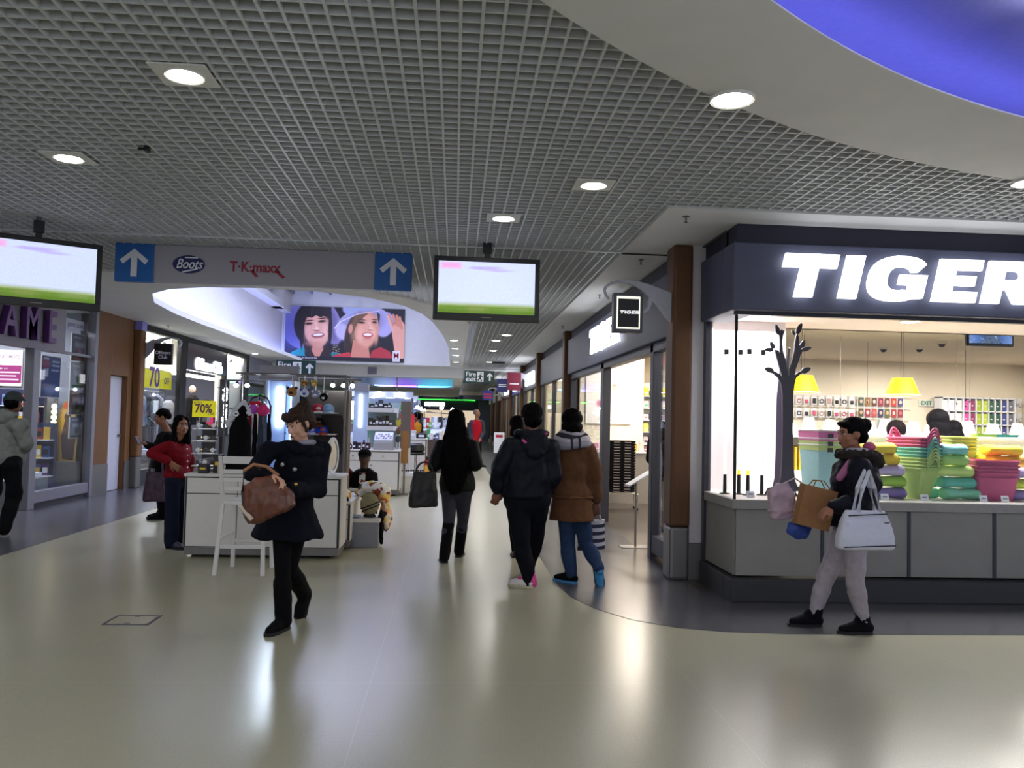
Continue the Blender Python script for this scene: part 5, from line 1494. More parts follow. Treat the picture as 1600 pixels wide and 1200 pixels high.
class Fig:
    def __init__(s, key, label, face, J=None, h=1.68, name='person', loc=None):
        s.J = {k: Vector(v) for k, v in (J or JT[key]).items()}
        for q in ('anL', 'anR'):
            if s.J[q].z < .16: s.J[q].z = .0825
        base = Vector(loc) if loc else Vector((s.J['pel'].x, s.J['pel'].y, 0))
        s.root = thing(name, label, 'person', base)
        s.J = {k: v - base for k, v in s.J.items()}
        s.base = base
        s.f = Vector((face[0], face[1], 0)).normalized()
        s.r = Vector((s.f.y, -s.f.x, 0))
        s.k = h / 1.68

    def HM(s, hf, roll=0.0):
        """head frame: local +Y is where the face looks"""
        hf = Vector(hf).normalized()
        x = hf.cross(Vector((0, 0, 1))).normalized()
        z = x.cross(hf)
        M = Matrix((x, hf, z)).transposed().to_4x4()
        return Matrix.Translation(s.J['head']) @ M @ Matrix.Rotation(roll, 4, 'Y') @ Matrix.Scale(s.k * 1.03, 4)

    def head_prims(s, mb, M):
        h = MB()
        h.ell((0, -.010, .030), (.074, .094, .086), 20, 14)
        h.ell((0, .022, -.028), (.061, .066, .080), 20, 14)
        h.ell((0, .052, -.090), (.030, .028, .023))
        for q in (-1, 1):
            h.ell((q * .036, .052, -.032), (.027, .029, .030))
            h.ell((q * .040, .020, -.068), (.022, .040, .028))
            h.ell((q * .076, -.006, -.010), (.011, .021, .031))
            h.ell((q * .010, .094, -.038), (.0085, .010, .007))
        h.cap((0, .082, .012), (0, .100, -.033), .009, .0125)
        h.cap((-.034, .074, .022), (.034, .074, .022), .013)
        h.ell((0, .085, -.063), (.024, .010, .0065))
        h.ell((0, .083, -.074), (.020, .010, .007))
        h.xf(M)
        mb.add(h.v, h.f)

    def face_parts(s, M, lip='8E4A44', brow='3A2A22', iris='2A1C16'):
        W, I, B, Lp = mat('eye_white', 'D8D0CA', .3), mat('eye_iris_' + iris, iris, .25), mat('brow_' + brow, brow, .8), mat('lip_' + lip, lip, .45)
        for q in (-1, 1):
            e = MB().ell((q * .031, .0765, .001), (.0145, .0105, .0078), 14, 10).xf(M).build('eye', W, s.root, smooth='all')
            MB().ell((q * .031, .0842, .001), (.0066, .0045, .0066), 12, 8).xf(M).build('iris', I, e, smooth='all')
            MB().tube([(q * .014, .092, .023), (q * .030, .0895, .029), (q * .048, .078, .024)], [.003, .0038, .002], 6).xf(M).build('eyebrow', B, s.root, smooth=True)
            MB().tube([(q * .016, .0845, .0085), (q * .031, .0872, .0105), (q * .046, .0785, .005)], [.0016, .0026, .0016], 6).xf(M).build('eyelid', B, s.root, smooth=True)
        MB().ell((0, .0925, -.0625), (.023, .0065, .0048), 14, 8).ell((0, .0915, -.0725), (.019, .0065, .0055), 14, 8).xf(M).build('lips', Lp, s.root, smooth='all')

    def body(s, skin, M, voxel=.010, hands=None):
        J, k = s.J, s.k
        mb = MB()
        s.head_prims(mb, M)
        mb.cap(J['head'] - Vector((0, 0, .06)), J['neck'], .050 * k, .055 * k)
        mid = (J['shL'] + J['shR']) / 2
        mb.cap(J['neck'], mid - Vector((0, 0, .10)), .06 * k, .095 * k)
        mb.cap(mid - Vector((0, 0, .12)), J['pel'] + Vector((0, 0, .12)), .10 * k, .095 * k)
        mb.cap(J['hipL'], J['hipR'], .085 * k)
        mb.cap(J['pel'], J['pel'] + Vector((0, 0, .14)), .09 * k)
        for S in 'LR':
            mb.cap(J['sh' + S], J['el' + S], .043 * k, .035 * k)
            mb.cap(J['el' + S], J['wr' + S], .035 * k, .024 * k)
            mb.cap(J['neck'] - Vector((0, 0, .04)), J['sh' + S], .05 * k, .045 * k)
            mb.cap(J['hip' + S], J['kn' + S], .072 * k, .046 * k)
            mb.cap(J['kn' + S], J['an' + S], .046 * k, .032 * k)
            hd = (hands or {}).get(S)
            fd = (J['wr' + S] - J['el' + S]).normalized()
            if hd: hand_prims(mb, J['wr' + S], *hd)
            else: hand_prims(mb, J['wr' + S], fd, s.f if abs(fd.z) > .6 else Vector((0, 0, -1)), .5, 1 if S == 'L' else -1)
        return blob('body', mb, skin, s.root, voxel, 2)

    def ring(s, c, rx, ry, n=28, sq=1.0):
        return [c + s.r * (rx * math.copysign(abs(math.cos(2 * PI * i / n)) ** sq, math.cos(2 * PI * i / n))) + s.f * (ry * math.copysign(abs(math.sin(2 * PI * i / n)) ** sq, math.sin(2 * PI * i / n))) for i in range(n)]

    def torso(s, mb, secs):
        """secs: (height fraction pelvis->neck, half width, half depth[, forward shift]); may run below the pelvis"""
        a, b = s.J['pel'], s.J['neck']
        R = []
        for q in secs:
            c = a + (b - a) * q[0] if q[0] >= 0 else a + Vector((0, 0, (b.z - a.z) * q[0]))
            c = c + s.f * (q[3] if len(q) > 3 else 0)
            R.append(s.ring(c, q[1], q[2]))
        return mb.loft(R)

    def sleeves(s, mb, r=(.068, .055, .046), cut=.0, S='LR'):
        J = s.J
        for q in S:
            mb.cap(J['sh' + q], J['el' + q], r[0], r[1])
            w = J['wr' + q] - (J['wr' + q] - J['el' + q]).normalized() * cut
            mb.cap(J['el' + q], w, r[1], r[2])

    def legs(s, mb, r=(.09, .06, .045), S='LR', cut=0.0):
        J = s.J
        for q in S:
            mb.cap(J['hip' + q], J['kn' + q], r[0], r[1])
            a = J['an' + q] + (J['kn' + q] - J['an' + q]).normalized() * cut
            mb.cap(J['kn' + q] * .72 + a * .28, a, r[1] * 1.04, r[2])
            mb.cap(J['kn' + q], a, r[1], r[2])
        if S == 'LR': mb.cap(J['hipL'], J['hipR'], r[0] * 1.12)

    def shoe(s, S, f, m, up=None, r=.036, shaft=None, rs=.052, sole=None, name='shoe', voxel=.010):
        a = s.J['an' + S]
        up = up or (s.J['kn' + S] - a)
        mb = MB()
        if up is not None and abs(Vector(f).z) < .3 and shaft is None: up = Vector((0, 0, 1))
        sh = None
        if shaft: sh = a + (s.J['kn' + S] - a).normalized() * shaft
        foot_prims(mb, a, f, up if abs(Vector(f).z) > .3 else Vector((0, 0, 1)), r, sh, rs)
        o = blob(name, mb, m, s.root, voxel, 2, (.004, 18, 1), 3)
        sole_mesh(a, f, up if abs(Vector(f).z) > .3 else Vector((0, 0, 1))).build('sole', sole or BLACKM, o, smooth=True)
        return o


def bag_tote(root, c, f, w, h, d, m, name='tote_bag', label='', cat='bag', strap=None, sm=None, taper=.85, loc0=None, wr=(.012, 9, 1)):
    """soft bag centred on c: f = direction it faces"""
    t = thing(name, label, cat, Vector(c) - Vector((0, 0, h / 2)))
    f = Vector((f[0], f[1], 0)).normalized(); r = Vector((f.y, -f.x, 0))
    R = []
    for t_, k, kd in ((0, .94, .8), (.04, 1, 1), (.3, 1.0, 1), (.7, (1 + taper) / 2, .8), (.97, taper, .35), (1, taper * .98, .3)):
        R.append([r * (w / 2 * k * math.copysign(abs(math.cos(2 * PI * i / 28)) ** .45, math.cos(2 * PI * i / 28))) + f * (d / 2 * kd * math.copysign(abs(math.sin(2 * PI * i / 28)) ** .6, math.sin(2 * PI * i / 28))) + Vector((0, 0, h * t_)) for i in range(28)])
    mb = MB().loft(R)
    blob('body', mb, m, t, .010, 2, wr, 5)
    if strap:
        for off in (-1, 1):
            pts = []
            for i in range(13):
                u = i / 12
                p = r * (w * .30 * math.cos(PI * u) * (1 if off > 0 else 1)) + f * (off * d * .12) + Vector((0, 0, h * .95 + strap * math.sin(PI * u)))
                pts.append(p)
            MB().tube(pts, .009, 7).build('handle', sm or m, t, smooth=True)
    return t


# ---- 1: woman in the dark coat coming towards us, rummaging in a brown bag
HAIRB = mat('hair_brown', '2E1F18', .6, spec=.2, var=.3, scale=60, stretch=(1, 1, .1))
HAIRK = mat('hair_black', '080607', .6, spec=.05, var=.3, scale=60, stretch=(1, 1, .1))
COATN = cloth('coat_midnight', '0D0F1A')
BLK = cloth('black', '09090C')
p = Fig('coat', 'woman in dark knee-length coat walking towards the camera with a brown leather bag', (-.42, -.9), h=1.63)
M = p.HM((-.62, -.72, -.34), .05)
p.body(SKIN_L, M, .0075, {'R': ((.75, -.45, -.35), (-.2, -.3, -.95), .75, -1, .95), 'L': ((-.85, -.25, -.25), (.1, -.35, -.95), .8, 1, .95)})
p.face_parts(M, '8A4642', '33231B')
mb = MB()
p.torso(mb, [(-.46, .262, .22), (-.44, .27, .23), (-.25, .235, .20), (0, .195, .165), (.28, .168, .14), (.55, .172, .158), (.80, .180, .148), (.93, .13, .10), (1.0, .085, .08)])
p.sleeves(mb, (.066, .062, .052), .02)
mb.cap(p.J['shL'], p.J['shR'], .070)
blob('coat', mb, COATN, p.root, .011, 4, (.022, 7, .45), 1)
mb = MB()
nk = p.J['neck']
mb.tube([nk + Vector((.115 * math.cos(a), .105 * math.sin(a), .0 + .02 * math.sin(2 * a))) for a in [2 * PI * i / 18 for i in range(18)]], .044, 10, closed=True)
blob('hood_collar', mb, COATN, p.root, .010, 2, (.015, 14, 1), 2)
mb = MB().tube([nk + Vector((.075 * math.cos(a), .07 * math.sin(a), .045)) for a in [2 * PI * i / 16 for i in range(16)]], .022, 8, closed=True)
mb.build('scarf', cloth('scarf_grey', '8A8C98'), p.root, smooth='all')
for dx, dz in ((-.05, -.11), (.055, -.14)):
    c = p.J['neck'] + p.f * .165 + p.r * (-dx) + Vector((0, 0, dz))
    MB().ell(c, (.016, .010, .016), 12, 8).build('button', mat('button_silver', 'A8A8AC', .3, metal=.6), p.root, smooth='all')
mb = MB(); p.legs(mb, (.082, .058, .045)); blob('tights', mb, BLK, p.root, .011, 2)
p.shoe('R', (-.35, -.93, 0), BLK, r=.043, shaft=.27, rs=.066, name='boot')
p.shoe('L', (-.15, -.55, -.80), BLK, r=.043, shaft=.26, rs=.066, name='boot')
h = MB()
h.ell((0, -.024, .042), (.088, .100, .088), 20, 14).ell((0, -.075, .105), (.052, .05, .042), 14, 10).ell((0, -.08, .0), (.068, .05, .08), 14, 10)
h.cap((-.045, .062, .078), (.05, .066, .076), .026).ell((.0, .078, .060), (.060, .016, .030), 14, 10)
h.cap((-.078, .02, .06), (-.080, .018, -.05), .017, .010).cap((.078, .02, .06), (.080, .015, -.06), .017, .010)
h.xf(M)
blob('hair', h, HAIRB, p.root, .008, 2, (.007, 28, .6), 4, (.008, 90))
# the brown bag, held in both hands
BRN = mat('leather_brown', '5E3422', .42, var=.25, scale=12, bump=.3, bscale=60)
bg = thing('shoulder_bag', 'slouchy brown leather bag held open in the hands of the woman in the dark coat', 'bag', (-1.195, 5.66, .86))
mb = MB()
R = []
for t_, k, kd in ((0, .80, .7), (.05, .98, 1), (.35, 1.04, 1.05), (.75, .86, .75), (.96, .62, .4), (1, .58, .3)):
    R.append([Vector((.175 * k * math.copysign(abs(math.cos(2 * PI * i / 30)) ** .5, math.cos(2 * PI * i / 30)), .085 * kd * math.sin(2 * PI * i / 30), .27 * t_)) for i in range(30)])
mb.loft(R).xf(Matrix.Rotation(-.42, 4, 'Y'))
blob('body', mb, BRN, bg, .009, 2, (.020, 12, .6), 7)
MB().tube([(-.17, -.055, .02), (-.20, -.03, .16), (-.20, .0, .30), (-.14, .05, .335), (-.09, .06, .29), (-.02, .02, .25)], .010, 8).build('strap', mat('leather_dark', '2E1A12', .45), bg, smooth=True)
MB().tube([(-.20, -.02, .30), (-.14, .0, .345), (-.06, .02, .33), (.02, .03, .27)], .011, 8).build('strap', mat('leather_tan', '9A6A48', .45), bg, smooth=True)
MB().tube([(-.12, -.075, -.015), (-.165, -.06, .03), (-.21, -.04, .07)], .016, 8).build('pale_trim', mat('bag_cream', 'BEB4A4', .6), bg, smooth=True)
MB().ell((.15, -.04, .22), (.012, .008, .012)).build('stud', mat('brass', 'A8863A', .3, metal=.8), bg, smooth='all')

# ---- 2: woman in the red blouse, hand on hip
p = Fig('red', 'woman in red blouse and jeans with one hand on her hip beside the white counter', (.93, -.36), h=1.58)
M = p.HM((.62, -.78, .0))
p.body(SKIN_M, M, .0085, {'R': ((.80, -.1, -.60), (.35, .9, -.1), .35, -1, .92), 'L': ((.1, -.1, -1), (1, 0, 0), .5, 1, .9)})
p.face_parts(M, '7A3A38', '1A1412', '140E0C')
REDC = cloth('blouse_red', '720B18', .7)
mb = MB()
p.torso(mb, [(.03, .165, .135), (.10, .168, .138), (.35, .140, .112), (.6, .165, .125, .015), (.82, .185, .118), (.95, .11, .085), (1.0, .07, .07)])
p.sleeves(mb, (.066, .056, .046), .03)
mb.cap(p.J['shL'], p.J['shR'], .066)
blob('blouse', mb, REDC, p.root, .010, 3, (.012, 9, .8), 3)
for k in range(5):
    c = p.J['pel'] + (p.J['neck'] - p.J['pel']) * (.15 + .17 * k) + p.f * (.135 - .003 * k) - p.r * .01
    MB().ell(c, (.010, .010, .010), 10, 6).build('button', SWHITE, p.root, smooth='all')
mb = MB(); p.legs(mb, (.088, .078, .075), cut=-.03)
blob('jeans', mb, cloth('denim_dark', '151B2D'), p.root, .011, 3, (.012, 9, .5), 6)
for S in 'LR': p.shoe(S, (.85, -.45, 0), mat('shoe_navy', '1A2034', .5))
h = MB()
h.ell((0, -.022, .036), (.085, .100, .090), 20, 14).ell((0, -.07, -.05), (.085, .055, .12), 16, 10).cap((-.073, .0, .02), (-.085, .01, -.20), .03, .03).cap((.073, .0, .02), (.085, .0, -.20), .03, .03).ell((0, -.06, -.17), (.10, .06, .10), 16, 10)
h.cap((-.04, .06, .082), (-.072, .03, .03), .02, .014).cap((.04, .06, .082), (.072, .03, .03), .02, .014)
h.xf(M)
blob('hair', h, HAIRK, p.root, .009, 2, None, 4, (.010, 80))

# ---- 3: woman in a dark coat behind her, looking at a phone
p = Fig('dark', 'woman in black coat seen side on behind the red blouse, looking down at her phone', (-.96, -.2), h=1.62)
M = p.HM((-.93, -.25, -.22))
p.body(SKIN_M, M, .010, {'R': ((-1, 0, .2), (0, 0, 1), .7, -1), 'L': ((-1, .1, .25), (0, .3, 1), .7, 1)})
p.face_parts(M, '7A3A38', '1A1412')
mb = MB()
p.torso(mb, [(-.06, .215, .20), (.0, .21, .19), (.35, .165, .13), (.65, .18, .135), (.85, .185, .125), (.96, .11, .09), (1, .07, .07)])
p.sleeves(mb, (.075, .064, .052), .03); mb.cap(p.J['shL'], p.J['shR'], .07)
blob('coat', mb, BLK, p.root, .012, 3, (.015, 8, .6), 8)
mb = MB(); p.legs(mb, (.08, .06, .048)); blob('trousers', mb, BLK, p.root, .013, 2)
for S in 'LR': p.shoe(S, (-.95, -.2, 0), BLK)
h = MB(); h.ell((0, -.022, .040), (.083, .098, .086), 18, 12).ell((0, -.085, .005), (.05, .045, .06)).cap((-.05, .055, .07), (.05, .055, .07), .02); h.xf(M)
blob('hair', h, HAIRK, p.root, .010, 2, None, 4, (.008, 80))
ph = MB().obox((-4.46, 12.03, 1.12), .07, .008, .13, (-.5, 0, 1.3)).build('phone', BLACK, bevel=.004)
tag(ph, 'dark phone in the hands of the woman in the black coat', 'phone')
MB().obox((-4.455, 12.028, 1.12), .06, .010, .115, (-.5, 0, 1.3)).build('glass_front', mat('phone_glass', '20242C', .1), ph)
bag_tote(None, (-4.08, 11.72, .50), (0, -1), .30, .40, .14, mat('bag_plum', '3A2038', .55, var=.1), 'carrier_bag', 'plum coloured bag hanging beside the legs of the woman in the black coat', strap=.30)

# ---- 4: man in the grey hoodie at the left edge
p = Fig('hood', 'man in grey hooded sweatshirt and dark cap seen from behind at the left edge', (-.45, .9), h=1.74)
M = p.HM((.2, .97, -.05))
p.body(SKIN_D, M, .011)
GH = cloth('sweat_grey', '7D817C')
mb = MB()
p.torso(mb, [(-.03, .20, .15), (.03, .205, .16), (.15, .21, .165), (.5, .215, .16), (.8, .225, .15), (.95, .14, .11), (1.02, .08, .08)])
p.sleeves(mb, (.088, .078, .055), .03); mb.cap(p.J['shL'], p.J['shR'], .09)
blob('sweatshirt', mb, GH, p.root, .012, 3, (.024, 8, .7), 9)
nk = p.J['neck']
mb = MB().ell(nk + Vector((.02, -.10, .0)), (.13, .075, .10)).tube([nk + Vector((.11 * math.cos(a), .10 * math.sin(a), .03)) for a in [2 * PI * i / 16 for i in range(16)]], .04, 8, closed=True)
blob('hood', mb, GH, p.root, .011, 2, (.014, 12, .8), 3)
h = MB(); h.ell((0, -.012, .055), (.088, .106, .085), 18, 12).cap((-.05, .085, .05), (.05, .085, .05), .015).ell((0, .115, .042), (.06, .05, .008)); h.xf(M)
blob('cap', h, cloth('cap_slate', '3A4142'), p.root, .010, 2, (.004, 18, 1), 2)
h = MB().ell((0, -.035, .0), (.083, .085, .075)); h.xf(M); blob('hair', h, HAIRK, p.root, .010, 2, None, 1, (.006, 70))
mb = MB(); p.legs(mb, (.105, .088, .078), cut=.0); blob('trousers', mb, cloth('trouser_black', '101114'), p.root, .013, 3, (.022, 8, .7), 5)
for S in 'LR': p.shoe(S, (-.4, .9, 0), BLK, sole=mat('sole_grey', '8A8A86', .6))
MB().obox(p.J['hipL'] + Vector((.06, -.115, -.38)), .10, .01, .05, (0, 0, 0)).build('trouser_print', mat('print_pink', 'C060A8', .6), p.root)

# ---- 5: woman with very long black hair
p = Fig('long', 'woman with very long black hair and grey leggings walking away in tall black boots', (0, 1), h=1.66)
M = p.HM((-.05, 1, -.12))
p.body(SKIN_M, M, .011, {'R': ((-.3, .9, .3), (0, 0, 1), .8, -1), 'L': ((.3, .9, .3), (0, 0, 1), .8, 1)})
mb = MB()
p.torso(mb, [(.06, .195, .14), (.12, .19, .14), (.35, .165, .125), (.6, .178, .13), (.82, .19, .125), (.95, .12, .095), (1, .075, .075)])
p.sleeves(mb, (.078, .074, .062), .02); mb.cap(p.J['shL'], p.J['shR'], .078)
blob('jacket', mb, cloth('jacket_black', '0C0D10', .6), p.root, .011, 3, (.016, 9, .7), 4)
mb = MB()
p.torso(mb, [(-.05, .185, .15), (0, .195, .16), (.12, .20, .155), (.3, .175, .135), (.45, .16, .12)])
blob('tunic', mb, cloth('tunic_olive', '1E221C'), p.root, .011, 2, (.010, 9, .6), 5)
mb = MB(); p.legs(mb, (.098, .064, .044)); blob('leggings', mb, cloth('leggings_grey', '3A3B44'), p.root, .011, 2)
p.shoe('L', (-.1, 1, 0), BLK, shaft=.33, rs=.064, name='boot'); p.shoe('R', (.15, .98, 0), BLK, shaft=.31, rs=.064, name='boot')
h = MB()
h.ell((0, -.018, .034), (.090, .108, .092), 20, 14)
h.xf(M)
b = p.J['head']
R = []
for z, w, d, yo in ((.04, .095, .09, -.03), (-.06, .105, .085, -.05), (-.16, .135, .085, -.075), (-.28, .155, .075, -.105), (-.45, .150, .065, -.125), (-.60, .125, .055, -.13), (-.72, .085, .04, -.13), (-.79, .04, .025, -.13)):
    R.append([b + Vector((w * math.cos(2 * PI * i / 24), yo + d * math.sin(2 * PI * i / 24), z)) for i in range(24)])
h.loft(R)
blob('hair', h, HAIRK, p.root, .010, 2, (.012, 10, .3), 6, (.012, 75))
bag_tote(None, (-.30, 8.74, .79), (.2, -1), .30, .37, .16, mat('bag_black', '0B0B0D', .5), 'tote_bag', 'big black tote bag on the arm of the long haired woman', strap=.12, taper=.78)

# ---- 6: person in the dark hooded jacket
p = Fig('jack', 'person in dark hooded rain jacket walking away in pink and white trainers', (-.1, 1), h=1.72)
M = p.HM((-.15, .98, -.1))
p.body(SKIN_D, M, .011)
NJ = cloth('jacket_navy', '12141E', .5, .12)
mb = MB()
p.torso(mb, [(-.02, .235, .18), (.04, .24, .185), (.3, .235, .175), (.6, .24, .17), (.82, .235, .155), (.95, .15, .12), (1.02, .09, .09)])
p.sleeves(mb, (.095, .082, .062), .02); mb.cap(p.J['shL'], p.J['shR'], .095)
blob('jacket', mb, NJ, p.root, .012, 3, (.026, 7, .9), 12)
nk = p.J['neck']
mb = MB().ell(nk + Vector((.03, -.10, -.055)), (.145, .075, .12)).ell(nk + Vector((.03, -.13, -.12)), (.08, .05, .09)).tube([nk + Vector((.125 * math.cos(a), .105 * math.sin(a), .035)) for a in [2 * PI * i / 16 for i in range(16)]], .042, 8, closed=True)
blob('hood', mb, NJ, p.root, .011, 2, (.016, 13, .8), 5)
MB().obox(nk + Vector((-.075, -.165, -.03)), .05, .01, .022, (0, .7, 0)).build('zip_tab', mat('tab_pink', 'C03A86', .5), p.root, bevel=.003)
MB().obox(nk + Vector((.13, -.09, .04)), .03, .01, .02, (0, -.4, 0)).build('zip_tab', mat('tab_pink', 'C03A86', .5), p.root, bevel=.003)
h = MB(); h.ell((0, -.016, .036), (.093, .108, .093), 20, 14).ell((0, -.05, -.035), (.082, .065, .06)); h.xf(M)
blob('hair', h, HAIRK, p.root, .009, 2, (.010, 18, 1), 4, (.010, 60))
mb = MB(); p.legs(mb, (.125, .085, .062), cut=-.02); blob('trousers', mb, cloth('trouser_ink', '0E1018'), p.root, .012, 3, (.016, 8, .6), 8)
TW = mat('trainer_white', 'D8D4D0', .5); TPK = mat('trainer_pink', 'C83A80', .5)
for S, f in (('L', (-.88, .48, 0)), ('R', (.0, 1, 0))):
    o = p.shoe(S, f, TW, r=.044, sole=mat('sole_cream', 'BDB49A', .6), name='trainer')
    a = p.J['an' + S]; ff = Vector(f).normalized()
    mb = MB().cap(a - ff * .045 + Vector((0, 0, -.035)), a - ff * .02 + Vector((0, 0, .035)), .042, .046)
    blob('heel_panel', mb, TPK, o, .009, 2)
    mb = MB().cap(a + ff * .055 + Vector((0, 0, .0)), a + ff * .085 + Vector((0, 0, -.018)), .034, .034)
    blob('tongue', mb, TPK, o, .009, 2)

# ---- 7: shorter person beyond
p = Fig('short', 'shorter dark haired person in a pale grey coat, half hidden beyond the hooded jacket', (0, 1), h=1.6)
M = p.HM((0, 1, -.1))
p.body(SKIN_M, M, .013)
mb = MB(); p.torso(mb, [(-.35, .21, .16), (-.1, .20, .16), (.3, .17, .13), (.8, .185, .125), (.95, .11, .09), (1, .07, .07)]); p.sleeves(mb, (.072, .062, .052), .03); mb.cap(p.J['shL'], p.J['shR'], .07)
blob('coat', mb, cloth('coat_stone', '6E6A62'), p.root, .013, 3, (.014, 8, .6), 3)
mb = MB(); p.legs(mb, (.08, .06, .046)); blob('leggings', mb, BLK, p.root, .013, 2)
for S in 'LR': p.shoe(S, (0, 1, 0), mat('shoe_brown', '4A2418', .5))
h = MB(); h.ell((0, -.018, .034), (.092, .108, .092), 18, 12).ell((0, -.06, -.07), (.09, .06, .11)); h.xf(M)
blob('hair', h, HAIRK, p.root, .011, 2, None, 6, (.01, 75))

# ---- 8: woman in the tan coat
p = Fig('tan', 'woman in tan coat and striped scarf walking away with blue trainers', (.05, 1), h=1.67)
M = p.HM((0.1, 1, -.08))
p.body(SKIN_D, M, .011)
TAN = cloth('coat_tan', '5A3C28')
mb = MB()
p.torso(mb, [(.03, .195, .15), (.10, .19, .145), (.3, .165, .13), (.55, .185, .135), (.82, .195, .13), (.95, .13, .10), (1, .08, .08)])
p.sleeves(mb, (.080, .070, .055), .03); mb.cap(p.J['shL'], p.J['shR'], .082)
blob('coat', mb, TAN, p.root, .011, 3, (.014, 8, .8), 14)
mb = MB(); p.torso(mb, [(-.40, .212, .165), (-.38, .213, .166), (-.2, .20, .155), (.02, .185, .145), (.12, .175, .13)])
blob('coat_skirt', mb, TAN, p.root, .011, 2, (.010, 7, .3), 15)
mb = MB(); p.torso(mb, [(.0, .205, .16), (.035, .205, .16), (.06, .195, .15)])
blob('peplum', mb, TAN, p.root, .011, 1, (.012, 9, 1), 16)
nk = p.J['neck']
for k, (dz, R_, r_, c) in enumerate(((.075, .100, .030, 'A9A6B0'), (.035, .125, .036, '2E303A'), (.01, .140, .038, 'B4AEB6'), (-.035, .160, .036, '8A8894'))):
    MB().tube([nk + Vector((R_ * math.cos(a) * (1 + .06 * math.sin(3 * a + k)), R_ * .9 * math.sin(a), dz + .014 * math.sin(2 * a + k))) for a in [2 * PI * i / 24 for i in range(24)]], r_, 10, closed=True).build('scarf', cloth('scarf_%s' % c, c), p.root, smooth='all')
for dx in (-.02, .055): MB().obox(nk + Vector((dx, -.165, -.01)), .018, .03, .12, (-.35, 0, .1)).build('scarf_stripe', cloth('scarf_2E303A', '2E303A'), p.root, bevel=.004)
h = MB(); h.ell((0, -.016, .03), (.098, .112, .094), 20, 14).ell((0, -.045, -.055), (.098, .085, .075), 18, 12); h.xf(M)
blob('hair', h, HAIRK, p.root, .009, 2, None, 4, (.010, 70))
mb = MB(); p.legs(mb, (.095, .072, .055)); blob('jeans', mb, cloth('denim_blue', '2A3B58'), p.root, .011, 3, (.012, 9, .6), 6)
SB = mat('trainer_blue', '3C86B8', .5)
p.shoe('L', (-.75, .66, 0), BLK, r=.040, sole=SB, name='trainer')
p.shoe('R', (.15, -.22, -.96), SB, up=(.1, -.9, .25), r=.040, sole=mat('sole_dark', '2A2C30', .7), name='trainer')
STR = mat('stripe_white', 'B8B6BE', .6)
t = thing('carrier_bag', 'white carrier bag with navy stripes hanging behind the tan coat', 'bag', (1.36, 8.03, .30))
R = []
NV = mat('stripe_navy', '1A1E3A', .6)
for k in range(8):
    z0, z1 = .035 * k, .035 * (k + 1)
    MB().loft([[Vector((.135 * (1 - .04 * z / .28) * math.copysign(abs(math.cos(2 * PI * i / 24)) ** .5, math.cos(2 * PI * i / 24)), .06 * math.sin(2 * PI * i / 24), z + .012 * math.cos(2 * PI * i / 24))) for i in range(24)] for z in (z0, z1)]).build('stripe_band', NV if k % 2 == 0 else STR, t, smooth=True)
for s in (-1, 1): MB().tube([(-.09, s * .02, .27), (-.05, s * .015, .40), (.0, 0, .455), (.05, s * .015, .40), (.09, s * .02, .27)], .012, 7).build('handle', STR, t, smooth=True)

# ---- 9: woman hurrying left past the shop window
p = Fig('side', 'woman in dark padded jacket and pale grey trousers striding left past the shop window', (-1, -.04), h=1.66)
M = p.HM((-1, -.08, -.06))
p.body(SKIN_M, M, .0095, {'L': ((-.8, .1, -.5), (0, .3, -.9), 1.0, 1), 'R': ((-.8, -.1, -.5), (0, -.3, -.9), 1.0, -1)})
p.face_parts(M, '7A3A38', '1A1412')
NJ2 = cloth('jacket_ink', '12131C', .6, .15)
mb = MB()
p.torso(mb, [(.06, .185, .155), (.14, .19, .17), (.4, .185, .165), (.7, .20, .17), (.88, .19, .15), (.97, .12, .11), (1.03, .085, .085)])
p.sleeves(mb, (.088, .078, .06), .03); mb.cap(p.J['shL'], p.J['shR'], .09)
blob('jacket', mb, NJ2, p.root, .011, 3, (.020, 8, 1.2), 17)
nk = p.J['neck']
mb = MB().ell(nk + Vector((.12, 0, -.02)), (.075, .12, .075)).tube([nk + Vector((.11 * math.cos(a), .115 * math.sin(a), .02)) for a in [2 * PI * i / 16 for i in range(16)]], .04, 8, closed=True)
blob('hood', mb, cloth('hood_fur', '2E2926'), p.root, .010, 2, (.02, 30, 1), 8)
MB().tube([nk + Vector((.088 * math.cos(a), .09 * math.sin(a), .055)) for a in [2 * PI * i / 16 for i in range(16)]], .020, 8, closed=True).build('collar', cloth('collar_pale', 'A8A4B0'), p.root, smooth='all')
MB().ell(nk + Vector((.075, -.05, .085)), (.045, .05, .035)).build('scarf', cloth('scarf_rose', 'B85A7A'), p.root, smooth='all')
mb = MB().cap(nk + Vector((-.10, -.12, -.04)), nk + Vector((-.175, -.10, -.15)), .035, .03); blob('lapel', mb, cloth('lapel_rose', 'A8688A'), p.root, .01, 2)
mb = MB(); p.legs(mb, (.098, .066, .05), cut=.03); blob('trousers', mb, cloth('trouser_pale', 'A19AA2'), p.root, .011, 3, (.010, 10, .8), 18)
for S in 'LR':
    o = p.shoe(S, (-1, 0, 0), cloth('boot_suede', '0E0E12'), r=.043, shaft=.13, rs=.052, name='ankle_boot')
    a = p.J['an' + S]
    MB().tube([a + Vector((-.06, -.02, .03)), a + Vector((-.075, -.03, .055)), a + Vector((-.05, -.04, .07)), a + Vector((-.055, 0, .05))], .004, 6).build('lace', BLACKM, o)
h = MB(); h.ell((0, -.022, .04), (.086, .105, .088), 20, 14).ell((0, -.105, .055), (.055, .06, .055)).ell((0, -.07, -.02), (.08, .05, .06)).cap((-.045, .062, .075), (.045, .062, .075), .022); h.xf(M)
blob('hair', h, HAIRK, p.root, .009, 3, None, 4, (.007, 60))
WB = mat('bag_white', 'C4C8D2', .42, var=.03)
